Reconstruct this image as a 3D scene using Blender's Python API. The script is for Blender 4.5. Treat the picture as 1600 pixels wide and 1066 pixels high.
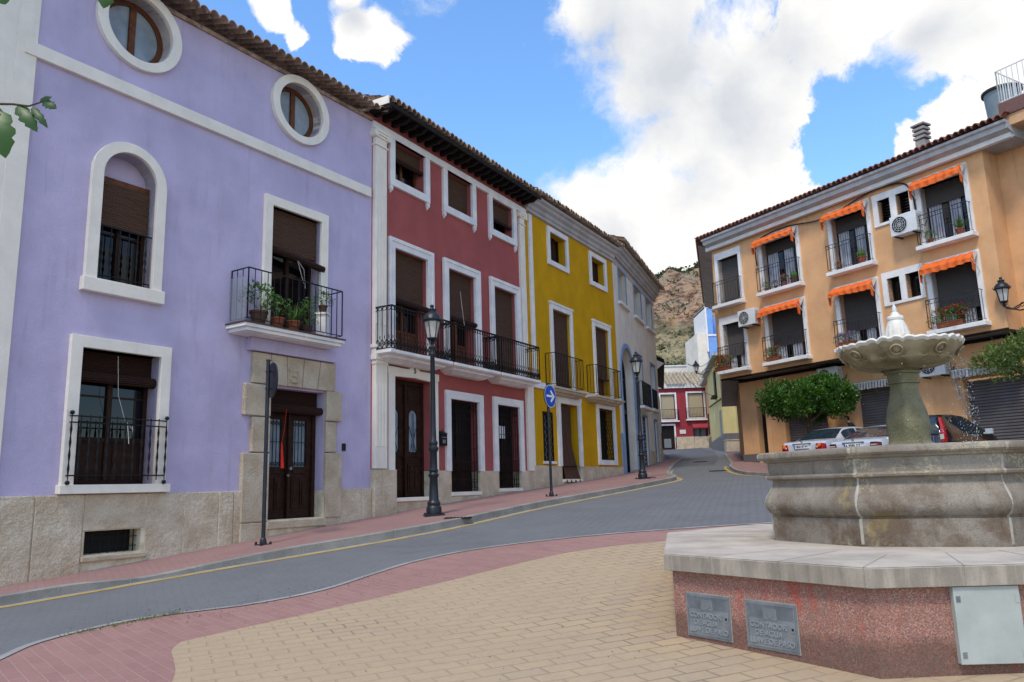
import bpy, bmesh, math, random
import numpy as np
from mathutils import Vector, Matrix
R_=math.radians
random.seed(7)
for o in list(bpy.data.objects): bpy.data.objects.remove(o)
S=bpy.context.scene
# ------------------------------------------------------------ camera
cam=bpy.data.cameras.new('camera'); co=bpy.data.objects.new('camera',cam); S.collection.objects.link(co)
cam.sensor_fit='HORIZONTAL'; cam.sensor_width=36; cam.lens=1225/1600*36; cam.clip_end=5000; cam.clip_start=.05
_up=Vector((-188,6533,-1225)).normalized(); _f=Vector((0,0,-1)); _h=(_f-_up*_f.dot(_up)).normalized(); _r=_h.cross(_up)
EYE=Vector((0,0,1.6))
co.matrix_world=Matrix.Translation(EYE)@Matrix((_r,_h,_up)).to_4x4()
S.camera=co
# ------------------------------------------------------------ light
S.view_settings.view_transform='Standard'; S.view_settings.look='None'; S.view_settings.exposure=0.20; S.view_settings.gamma=1
SUN_EL=58; SUN_AZ=205     # degrees, bearing clockwise from +Y
sd=Vector((math.sin(R_(SUN_AZ))*math.cos(R_(SUN_EL)),math.cos(R_(SUN_AZ))*math.cos(R_(SUN_EL)),math.sin(R_(SUN_EL))))
sl=bpy.data.lights.new('sun','SUN'); sl.energy=2.2; sl.angle=R_(11); sl.color=(1,.93,.82)
so=bpy.data.objects.new('sun',sl); S.collection.objects.link(so); so.rotation_euler=sd.to_track_quat('Z','Y').to_euler(); so.location=(0,0,60)
class NT:
    def __init__(s,nt): s.nt=nt; nt.nodes.clear()
    def n(s,t,**kw):
        nd=s.nt.nodes.new(t)
        for k,v in kw.items():
            if k[0]=='_': setattr(nd,k[1:],v)
            else:
                key=int(k[1:]) if k[0]=='i' and k[1:].isdigit() else k.replace('__',' ')
                if isinstance(v,bpy.types.NodeSocket): s.nt.links.new(v,nd.inputs[key])
                else: nd.inputs[key].default_value=v
        return nd
    def math(s,op,a,b=None,c=None,clamp=False):
        nd=s.nt.nodes.new('ShaderNodeMath'); nd.operation=op; nd.use_clamp=clamp
        for i,x in enumerate((a,b,c)):
            if x is None: continue
            if isinstance(x,bpy.types.NodeSocket): s.nt.links.new(x,nd.inputs[i])
            else: nd.inputs[i].default_value=x
        return nd.outputs[0]
    def mix(s,f,a,b,mode='MIX'):
        nd=s.nt.nodes.new('ShaderNodeMix'); nd.data_type='RGBA'; nd.blend_type=mode
        for i,x in ((0,f),(6,a),(7,b)):
            if isinstance(x,bpy.types.NodeSocket): s.nt.links.new(x,nd.inputs[i])
            else: nd.inputs[i].default_value=x if i==0 else tuple(x)[:3]+(1,)
        return nd.outputs[2]
    def noise(s,v,sc,det=4,rough=.5,dist=0):
        return s.n('ShaderNodeTexNoise',Vector=v,Scale=sc,Detail=det,Roughness=rough,Distortion=dist).outputs[0]
    def ramp(s,f,lo,hi): # smooth map
        nd=s.n('ShaderNodeMapRange',_interpolation_type='SMOOTHSTEP',i0=f,i1=lo,i2=hi); return nd.outputs[0]
    def link(s,a,b): s.nt.links.new(a,b)
def pixdir(px,py):
    c=Vector(((px-800)/1225,-(py-533)/1225,-1)); return (co.matrix_world.to_3x3()@c).normalized()
w=bpy.data.worlds.new('World'); S.world=w; w.use_nodes=True
t=NT(w.node_tree)
sky=t.n('ShaderNodeTexSky',_sky_type='NISHITA'); sky.sun_disc=False; sky.sun_elevation=R_(SUN_EL); sky.sun_rotation=R_(SUN_AZ); sky.ozone_density=2.5; sky.air_density=1.0; sky.dust_density=.4
tc=t.n('ShaderNodeTexCoord').outputs['Generated']
warp=t.n('ShaderNodeTexNoise',Vector=tc,Scale=4.0,Detail=5).outputs['Color']
wv=t.n('ShaderNodeVectorMath',_operation='MULTIPLY_ADD',i0=warp,i1=(.16,.16,.16),i2=tc); wv=wv.outputs[0]
off=t.n('ShaderNodeVectorMath',_operation='ADD',i0=wv,i1=(-.08,-.08,-.08)).outputs[0]
# cumulus masses of the sky, as directions on the sky sphere (centre bearing/elevation, angular size)
BL=[(1010,60,150),(920,30,90),(1120,90,170),(1200,150,100),(1000,150,110),(1050,240,110),(1160,270,110),(1010,330,150),(1150,350,150),(930,310,75),(1250,330,90),
    (1300,20,120),(1380,15,90),(1540,40,110),(1590,90,70),(1480,20,80),(600,75,62),(580,20,45),(630,60,40),(455,25,42),(490,70,26),(1100,265,110),(1080,180,110),(1520,205,60),(1450,225,50),(1600,180,60),(900,400,120),(640,-220,240),(1200,-260,260),(100,-300,160)]
fld=None
for px,py,r in BL:
    d=pixdir(px,py); k=r/1225/ (1+((px-800)**2+(py-533)**2)/1225**2)**.8
    dist=t.n('ShaderNodeVectorMath',_operation='DISTANCE',i0=off,i1=tuple(d)).outputs['Value']
    b=t.math('SUBTRACT',1.0,t.math('DIVIDE',dist,k))
    fld=b if fld is None else t.math('SMOOTH_MAX',fld,b,.25)
# clouds outside the view: rolling cumulus over the rest of the sky
away=t.n('ShaderNodeVectorMath',_operation='DISTANCE',i0=tc,i1=tuple(pixdir(850,150))).outputs['Value']
rest=t.math('SUBTRACT',t.math('MULTIPLY',t.noise(tc,2.2,3),3.2),1.45)
rest=t.math('ADD',rest,t.math('MULTIPLY',t.ramp(away,.65,1.0),1.0)); rest=t.math('SUBTRACT',rest,1.15)
fld=t.math('MAXIMUM',fld,rest)
n1=t.noise(off,7,13,.66); n2=t.noise(off,3.2,6,.5)
dens=t.math('ADD',fld,t.math('MULTIPLY',t.math('SUBTRACT',n1,.5),1.6)); dens=t.math('ADD',dens,t.math('MULTIPLY',t.math('SUBTRACT',t.noise(off,26,8,.65),.5),.75))
wisp=t.ramp(t.noise(tc,5,3),.45,.7)
mask=t.n('ShaderNodeMapRange',_interpolation_type='SMOOTHSTEP',i0=dens,i1=.0,i2=t.math('ADD',.14,t.math('MULTIPLY',wisp,.55))).outputs[0]
gf=None
for px,py,r in ((1040,110,150),(1150,150,120),(960,60,90),(1260,60,110),(1020,200,90),(1080,300,70),(960,350,60),(1490,60,80),(590,60,36),(1180,380,60)):
    d=pixdir(px,py); k=r/1225/(1+((px-800)**2+(py-533)**2)/1225**2)**.8
    b=t.math('SUBTRACT',1.0,t.math('DIVIDE',t.n('ShaderNodeVectorMath',_operation='DISTANCE',i0=off,i1=tuple(d)).outputs['Value'],k)); gf=b if gf is None else t.math('SMOOTH_MAX',gf,b,.3)
body=t.ramp(t.math('ADD',gf,t.math('MULTIPLY',t.math('SUBTRACT',t.noise(off,6,8,.6),.5),1.6)),-.25,1.05)
body=t.math('ADD',body,t.math('MULTIPLY',t.math('SUBTRACT',t.noise(off,11,8,.6),.5),.9),clamp=True)
away2=t.math('MULTIPLY',t.ramp(away,.5,.9),t.ramp(n2,.4,.65)); body=t.math('MAXIMUM',body,away2)
ccol=t.mix(body,(9.6,9.4,9.1),(6.0,6.3,6.8))
sat=t.n('ShaderNodeHueSaturation',Saturation=1.16,Value=2.75,Color=sky.outputs[0]).outputs[0]
col=t.mix(mask,sat,ccol)
bg=t.n('ShaderNodeBackground',Color=col,Strength=.1)
t.n('ShaderNodeOutputWorld',Surface=bg.outputs[0])
# ------------------------------------------------------------ materials
def srgb(r,g,b): return tuple(((x/255+.055)/1.055)**2.4 if x/255>.04045 else x/255/12.92 for x in (r,g,b))
MATS={}
def mat(name,c,rough=.8,c2=None,sc=1.5,amt=.5,bump=.0,bsc=40,metal=0,spec=.3,fine=.0,fsc=60,streak=0,alpha=None,coat=0,dist=.02):
    m=bpy.data.materials.new(name); m.use_nodes=True; t=NT(m.node_tree)
    tc=t.n('ShaderNodeTexCoord').outputs['Object']
    col=None
    if c2 is not None:
        f=t.ramp(t.noise(tc,sc,6,.6),.5-.25,.5+.25); f=t.math('MULTIPLY',f,amt*2 if amt<.5 else 1)
        col=t.mix(f,c,c2)
    if fine:
        f=t.ramp(t.noise(tc,fsc,3,.7),.3,.7)
        col=t.mix(f,col if col else c,tuple(x*(1-fine) for x in c)) if not col else t.mix(t.math('MULTIPLY',f,fine),col,(.02,.02,.02))
    if streak:
        mp=t.n('ShaderNodeMapping',Vector=tc,Scale=(3.2,3.2,.35)).outputs[0]
        f=t.ramp(t.noise(mp,1.6,5,.6),.52,.8)
        col=t.mix(t.math('MULTIPLY',f,streak),col if col else c,(.08,.075,.065))
    p=t.n('ShaderNodeBsdfPrincipled',Roughness=rough,Metallic=metal)
    p.inputs['Specular IOR Level'].default_value=spec
    if coat: p.inputs['Coat Weight'].default_value=coat; p.inputs['Coat Roughness'].default_value=.05
    if col: t.link(col,p.inputs['Base Color'])
    else: p.inputs['Base Color'].default_value=tuple(c)+(1,)
    if bump:
        b=t.n('ShaderNodeBump',Strength=bump,Distance=dist,Height=t.noise(tc,bsc,5,.6)); t.link(b.outputs[0],p.inputs['Normal'])
    t.n('ShaderNodeOutputMaterial',Surface=p.outputs[0]); MATS[name]=m; return m
def sh(c,k): return tuple(min(1,x*k) for x in c)
LAV=srgb(198,186,214); REDC=srgb(172,94,90); YEL=srgb(212,160,24); ORA=srgb(230,178,130); WHI=srgb(238,228,212)
for nm,c in (('lavender_plaster',LAV),('red_plaster',REDC),('yellow_plaster',YEL),('orange_plaster',ORA),('white_plaster',WHI),('blue_plaster',srgb(130,170,232)),('cream_plaster',srgb(216,198,140)),('peach_plaster',srgb(222,176,134)),('crimson_plaster',srgb(160,64,72)),('pale_blue_plaster',srgb(172,198,236))):
    mat(nm,c,.92,sh(c,.80),1.1,.5,.5,26,spec=.08,streak=.24,dist=.012,fine=.10,fsc=70)
TRIM=srgb(238,229,214)
mat('trim_stone',TRIM,.8,sh(TRIM,.88),2.5,.5,.2,30,spec=.2,streak=.10)
mat('trim_white',srgb(238,232,224),.8,srgb(212,210,210),2.5,.5,.1,30,spec=.2,streak=.08)
mat('blue_trim',srgb(140,160,188),.8,srgb(125,148,180),3,.5,.1,30)
mat('grey_moulding',srgb(186,184,184),.85,srgb(160,158,158),2,.5,.15,30,streak=.15)
mat('rough_limestone',srgb(232,217,192),.9,srgb(200,178,148),2.2,.5,.8,13,spec=.2,fine=.40,fsc=75,dist=.04)
mat('dressed_limestone',srgb(218,203,178),.9,srgb(188,168,140),2.4,.5,.7,24,spec=.2,fine=.4,fsc=80,dist=.03)
mat('mortar',srgb(232,220,194),.95,srgb(185,170,140),4,.5,.3,50)
mat('granite_cap',srgb(200,190,178),.75,srgb(160,150,140),1.8,.5,.35,60,spec=.3,fine=.4,fsc=110,streak=.35)
mat('basin_stone',srgb(176,162,145),.85,srgb(122,108,92),1.7,.5,.5,45,spec=.25,fine=.4,fsc=90,streak=.45)
mat('joint_mortar',srgb(176,169,156),.9,srgb(142,135,122),6,.5)
mat('algae_stone',srgb(150,142,108),.65,srgb(108,100,66),3.5,.5,.6,40,spec=.45,fine=.35,fsc=90,streak=.5)
mat('ochre_marble',srgb(176,160,128),.6,srgb(122,102,68),4,.5,.3,40,spec=.5,streak=.5)
mat('white_marble',srgb(222,216,204),.5,srgb(205,200,188),6,.5,.4,30,spec=.5)
mat('galvanised',srgb(140,145,148),.5,srgb(112,116,120),8,.5,.1,60,metal=.3,spec=.5)
mat('cabinet_grey',srgb(176,182,176),.5,srgb(160,166,160),5,.5,spec=.4,streak=.1)
mat('dark_wood',srgb(58,36,26),.5,srgb(34,20,14),9,.5,.25,50,spec=.15)
mat('brown_wood',srgb(112,68,42),.55,srgb(74,42,26),8,.5,.2,50,spec=.2)
mat('eave_wood',srgb(34,24,19),.8,srgb(20,15,12),6,.5,.2,40)
mat('black_iron',srgb(24,23,25),.55,srgb(16,16,17),12,.5,spec=.25)
mat('grey_iron',srgb(62,58,56),.6,srgb(44,41,40),12,.5,spec=.2)
mat('lamp_paint',srgb(34,40,48),.42,srgb(24,28,34),7,.5,spec=.4,bump=.1,bsc=60)
mat('frosted_glass',srgb(205,198,188),.3,srgb(185,178,168),3,.5,spec=.5)
mat('shutter_grey',srgb(112,108,108),.55,srgb(100,96,96),2,.5,spec=.3)
mat('garage_grey',srgb(112,106,107),.5,srgb(94,89,90),1.5,.5,spec=.4,streak=.12)
mat('curtain',srgb(190,190,196),.9,srgb(150,150,160),3,.5)
mat('orange_canvas',srgb(226,108,44),.85,srgb(204,92,36),5,.5,.1,40)
mat('white_canvas',srgb(222,216,206),.85,srgb(200,192,180),5,.5)
mat('white_enamel',srgb(222,222,220),.4,srgb(205,205,202),3,.5,spec=.5,streak=.08)
mat('black_plastic',srgb(30,30,32),.5); mat('rubber',srgb(28,28,28),.8)
mat('terracotta',srgb(150,86,58),.85,srgb(120,66,44),6,.5,.2,40)
mat('dark_pot',srgb(92,66,56),.8,srgb(70,50,42),6,.5)
mat('concrete',srgb(170,168,164),.9,srgb(135,133,130),2.2,.5,.3,50,fine=.2,fsc=80,streak=.1)
mat('kerb_stone',srgb(166,162,154),.9,srgb(128,126,120),1.8,.5,.3,50,fine=.3,fsc=80)
mat('yellow_paint',srgb(205,168,70),.85,srgb(165,140,80),3.5,.5,fine=.2,fsc=30)
mat('blue_sign',srgb(20,84,190),.4,srgb(18,74,170),4,.5,spec=.5); mat('white_paint',srgb(235,235,235),.5,srgb(220,220,220),5,.5)
mat('red_cloth',srgb(225,50,40),.8,srgb(200,40,32),5,.5)
mat('tank_grey',srgb(128,142,146),.6,srgb(112,126,132),2,.5)
mat('trunk_bark',srgb(92,78,62),.9,srgb(60,50,40),9,.5,.8,25)
mat('silver_paint',srgb(205,208,214),.28,srgb(200,203,210),2,.5,metal=.35,spec=.5,coat=.6)
mat('dark_paint',srgb(18,20,30),.25,srgb(14,15,22),2,.5,metal=.2,spec=.5,coat=.7)
mat('navy_reflection',srgb(44,64,100),.3,srgb(38,56,90),2,.5,metal=.2,spec=.5,coat=.7)  # navy reflection on the dark hatchback, put into a base colour
mat('red_lens',srgb(175,18,20),.2,srgb(140,10,14),8,.5,spec=.6); mat('amber_lens',srgb(240,130,40),.2,srgb(220,110,30),8,.5,spec=.6)
mat('barrel_red',srgb(120,20,24),.3)
mat('dark_lens',srgb(95,18,26),.2,srgb(75,14,20),8,.5,spec=.6)
mat('skin',srgb(150,108,84),.6); mat('dark_cloth',srgb(28,30,36),.9,srgb(20,21,26),6,.5); mat('jeans',srgb(48,58,80),.9,srgb(40,48,66),6,.5); mat('hair',srgb(22,18,16),.7)
mat('pink_flower',srgb(214,84,150),.7,srgb(190,60,120),9,.5); mat('red_flower',srgb(178,26,40),.7,srgb(150,18,30),9,.5); mat('violet_flower',srgb(180,110,205),.7)
def glass(name,c,rough=.06):
    m=mat(name,c,rough,sh(c,.6),2.3,.5,spec=.35); return m
glass('window_glass',srgb(14,15,17),.03); glass('door_glass',srgb(150,165,175),.15); glass('car_glass',srgb(40,52,62),.03); MATS['car_glass'].node_tree.nodes['Principled BSDF'].inputs['Specular IOR Level'].default_value=.9; glass('dark_interior',srgb(16,14,14),.6)
glass('pale_glass',srgb(150,160,168),.1)
def leafmat(name,a,b,trans=.25):
    m=bpy.data.materials.new(name); m.use_nodes=True; t=NT(m.node_tree)
    g=t.n('ShaderNodeNewGeometry'); tc=t.n('ShaderNodeTexCoord').outputs['Object']
    f=t.math('ADD',t.math('MULTIPLY',g.outputs['Random Per Island'],.7),t.math('MULTIPLY',t.noise(tc,2.2,3),.5),clamp=True)
    col=t.mix(f,a,b)
    p=t.n('ShaderNodeBsdfPrincipled',Roughness=.42,**{'Base Color':col}); p.inputs['Specular IOR Level'].default_value=.45
    tr=t.n('ShaderNodeBsdfTranslucent',Color=col)
    mx=t.n('ShaderNodeMixShader',i0=trans,i1=p.outputs[0],i2=tr.outputs[0])
    t.n('ShaderNodeOutputMaterial',Surface=mx.outputs[0]); MATS[name]=m
leafmat('orange_leaf',srgb(26,54,14),srgb(78,120,30)); leafmat('olive_leaf',srgb(46,64,24),srgb(112,132,58)); leafmat('pot_leaf',srgb(40,76,28),srgb(96,136,58)); leafmat('fig_leaf',srgb(24,56,14),srgb(58,98,28),.3)
leafmat('scrub_leaf',srgb(46,56,32),srgb(88,94,56),.1)
def slats(name,c,per,axis='z',c2=None):
    m=bpy.data.materials.new(name); m.use_nodes=True; t=NT(m.node_tree)
    tc=t.n('ShaderNodeTexCoord').outputs['Object']; sp=t.n('ShaderNodeSeparateXYZ',Vector=tc)
    z=sp.outputs[{'x':0,'z':2}[axis]]
    wv=t.math('SINE',t.math('MULTIPLY',z,2*math.pi/per))
    nz=t.noise(t.n('ShaderNodeMapping',Vector=tc,Scale=(2,2,60 if axis=='z' else 2)).outputs[0],1.5,3)
    col=t.mix(nz,c,c2 or sh(c,.5))
    p=t.n('ShaderNodeBsdfPrincipled',Roughness=.6,**{'Base Color':col}); p.inputs['Specular IOR Level'].default_value=.1
    b=t.n('ShaderNodeBump',Strength=.9,Distance=per*.35,Height=wv); t.link(b.outputs[0],p.inputs['Normal'])
    t.n('ShaderNodeOutputMaterial',Surface=p.outputs[0]); MATS[name]=m
slats('blind_slats',srgb(118,90,72),.035,c2=srgb(58,40,32)); slats('grey_shutter',srgb(100,95,93),.045,c2=srgb(84,80,78)); slats('garage_slats',srgb(128,122,124),.11,c2=srgb(108,103,106))
slats('beige_shutter',srgb(205,190,160),.05,c2=srgb(185,170,140)); slats('striped_canvas',srgb(215,208,198),.12,'x',c2=srgb(170,165,160)); slats('dark_blind',srgb(70,48,40),.03,c2=srgb(38,25,20))
def tiles_mat(name,a,b,c):
    m=bpy.data.materials.new(name); m.use_nodes=True; t=NT(m.node_tree)
    tc=t.n('ShaderNodeTexCoord').outputs['Object']
    vo=t.n('ShaderNodeTexVoronoi',Vector=tc,Scale=4.2); g=t.n('ShaderNodeSeparateColor',Color=vo.outputs['Color']).outputs[0]
    col=t.mix(g,a,b); col=t.mix(t.ramp(t.noise(tc,7,6,.7),.45,.7),col,c)
    p=t.n('ShaderNodeBsdfPrincipled',Roughness=.9,**{'Base Color':col}); bb=t.n('ShaderNodeBump',Strength=.5,Distance=.02,Height=t.noise(tc,30,5)); t.link(bb.outputs[0],p.inputs['Normal'])
    t.n('ShaderNodeOutputMaterial',Surface=p.outputs[0]); MATS[name]=m
tiles_mat('old_tiles',srgb(184,156,134),srgb(134,110,92),srgb(100,88,78)); tiles_mat('red_tiles',srgb(146,92,76),srgb(116,74,62),srgb(104,72,60)); tiles_mat('beige_tiles',srgb(182,168,144),srgb(150,134,112),srgb(112,102,90))
def paver(name,c1,c2,mort,bw,bh,rot,msize=.012,dirt=.35,bumps=.5,off=.5,patch=None,fk=.78):
    m=bpy.data.materials.new(name); m.use_nodes=True; t=NT(m.node_tree)
    tc=t.n('ShaderNodeTexCoord').outputs['Object']
    mp=t.n('ShaderNodeMapping',Vector=tc,Rotation=(0,0,R_(rot))).outputs[0]
    wob=t.n('ShaderNodeVectorMath',_operation='MULTIPLY_ADD',i0=t.n('ShaderNodeTexNoise',Vector=tc,Scale=1.3,Detail=2).outputs['Color'],i1=(.05,.05,0),i2=mp).outputs[0]
    br=t.n('ShaderNodeTexBrick',Vector=wob,Scale=1,Color1=c1+(1,),Color2=c2+(1,),Mortar=mort+(1,)); br.offset=off
    br.inputs['Mortar Size'].default_value=msize; br.inputs['Mortar Smooth'].default_value=.3; br.inputs['Brick Width'].default_value=bw; br.inputs['Row Height'].default_value=bh; br.inputs['Bias'].default_value=0
    fade=t.ramp(t.math('SUBTRACT',t.noise(tc,.55,4),t.math('MULTIPLY',t.n('ShaderNodeSeparateXYZ',Vector=tc).outputs[0],.05)),.30,.55)
    # worn areas where the joints are filled with dust
    flat=t.mix(.5,c1,c2)
    col=t.mix(t.math('MULTIPLY',fade,fk),br.outputs[0],flat); col=t.mix(t.math('MULTIPLY',t.ramp(t.noise(tc,3.4,6,.7),.52,.66),.20),col,sh(c2,.72))
    big=t.ramp(t.noise(tc,.9,6,.62),.35,.75); col=t.mix(t.math('MULTIPLY',big,dirt),col,patch or sh(c2,.6))
    fn=t.ramp(t.noise(tc,22,5,.7),.4,.75); col=t.mix(t.math('MULTIPLY',fn,.22),col,sh(c1,.5))
    p=t.n('ShaderNodeBsdfPrincipled',Roughness=.88,**{'Base Color':col}); p.inputs['Specular IOR Level'].default_value=.22
    h=t.math('ADD',t.math('MULTIPLY',br.outputs['Fac'],-1.0),t.math('MULTIPLY',t.noise(tc,45,4),.25))
    bb=t.n('ShaderNodeBump',Strength=bumps,Distance=.01,Height=h); t.link(bb.outputs[0],p.inputs['Normal'])
    t.n('ShaderNodeOutputMaterial',Surface=p.outputs[0]); MATS[name]=m
paver('grey_pavers',srgb(118,119,120),srgb(110,112,114),srgb(92,94,96),.22,.12,-26,.012,.45,.4,patch=srgb(96,96,98))
paver('red_pavers',srgb(158,126,119),srgb(144,113,108),srgb(122,97,94),.22,.11,58,.008,.35,.4,patch=srgb(128,98,98))
paver('red_band_pavers',srgb(162,125,116),srgb(148,112,104),srgb(166,142,136),.42,.115,50,.008,.3,.5,patch=srgb(136,100,96),fk=.35)
paver('yellow_pavers',srgb(184,160,126),srgb(168,149,126),srgb(124,111,94),.32,.185,-24,.009,.45,.8,patch=srgb(166,146,120))
def rubble(name,base,spots,sc,extra=None):
    m=bpy.data.materials.new(name); m.use_nodes=True; t=NT(m.node_tree)
    tc=t.n('ShaderNodeTexCoord').outputs['Object']
    v=t.n('ShaderNodeTexVoronoi',Vector=tc,Scale=sc).outputs['Color']; g=t.n('ShaderNodeSeparateColor',Color=v).outputs[0]
    col=t.mix(g,base,spots); col=t.mix(t.ramp(t.noise(tc,2.2,5,.6),.42,.68),col,extra or spots)
    p=t.n('ShaderNodeBsdfPrincipled',Roughness=.85,**{'Base Color':col}); b=t.n('ShaderNodeBump',Strength=.6,Distance=.01,Height=g); t.link(b.outputs[0],p.inputs['Normal'])
    t.n('ShaderNodeOutputMaterial',Surface=p.outputs[0]); MATS[name]=m
rubble('pink_aggregate',srgb(172,120,104),srgb(108,84,76),130,srgb(140,118,108))
rubble('brick_wall',srgb(120,84,76),srgb(98,68,62),16,srgb(110,78,72))
m=bpy.data.materials.new('screen_mesh'); m.use_nodes=True; t=NT(m.node_tree)
t.n('ShaderNodeOutputMaterial',Surface=t.n('ShaderNodeMixShader',i0=.30,i1=t.n('ShaderNodeBsdfTransparent').outputs[0],i2=t.n('ShaderNodeBsdfPrincipled',**{'Base Color':(.30,.33,.36,1)}).outputs[0]).outputs[0]); MATS['screen_mesh']=m
# hill: bare orange rock above, scrub soil below
m=bpy.data.materials.new('hill_rock'); m.use_nodes=True; t=NT(m.node_tree)
tc=t.n('ShaderNodeTexCoord').outputs['Object']; sp=t.n('ShaderNodeSeparateXYZ',Vector=tc)
geo=t.n('ShaderNodeNewGeometry'); nz=t.n('ShaderNodeSeparateXYZ',Vector=geo.outputs['Normal']).outputs[2]
rk=t.mix(t.ramp(t.noise(tc,.09,8,.7),.35,.65),srgb(196,152,116),srgb(158,146,126)); rk=t.mix(t.ramp(t.noise(t.n('ShaderNodeMapping',Vector=tc,Scale=(1,1,2.6)).outputs[0],.16,7,.75),.46,.60),rk,srgb(104,74,58))
so_=t.mix(t.ramp(t.noise(tc,.06,7,.7),.42,.6),srgb(116,110,80),srgb(178,164,124)); so_=t.mix(t.ramp(t.noise(tc,.30,5,.75),.47,.6),so_,srgb(76,80,52))
hh=t.math('ADD',sp.outputs[2],t.math('MULTIPLY',t.math('SUBTRACT',t.noise(tc,.03,5),.5),50))
col=t.mix(t.ramp(hh,66,80),so_,rk); col=t.mix(t.math('MULTIPLY',t.ramp(nz,.75,.95),.4),col,srgb(176,160,112))
p=t.n('ShaderNodeBsdfPrincipled',Roughness=.95,**{'Base Color':col}); b=t.n('ShaderNodeBump',Strength=1,Distance=3.0,Height=t.noise(tc,.35,9,.75)); t.link(b.outputs[0],p.inputs['Normal'])
t.n('ShaderNodeOutputMaterial',Surface=p.outputs[0]); MATS['hill_rock']=m
m=bpy.data.materials.new('water_surface'); m.use_nodes=True; t=NT(m.node_tree)
tc=t.n('ShaderNodeTexCoord').outputs['Object']
p=t.n('ShaderNodeBsdfPrincipled',Roughness=.05,IOR=1.33,**{'Base Color':srgb(70,90,80)+(1,)}); b=t.n('ShaderNodeBump',Strength=.5,Distance=.02,Height=t.noise(tc,14,4)); t.link(b.outputs[0],p.inputs['Normal'])
t.n('ShaderNodeOutputMaterial',Surface=p.outputs[0]); MATS['water_surface']=m
m=bpy.data.materials.new('water_drops'); m.use_nodes=True; t=NT(m.node_tree)
p=t.n('ShaderNodeBsdfPrincipled',Roughness=.08,IOR=1.33,**{'Base Color':(.85,.88,.9,1)}); p.inputs['Transmission Weight'].default_value=.35; p.inputs['Specular IOR Level'].default_value=.8
t.n('ShaderNodeOutputMaterial',Surface=p.outputs[0]); MATS['water_drops']=m
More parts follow.
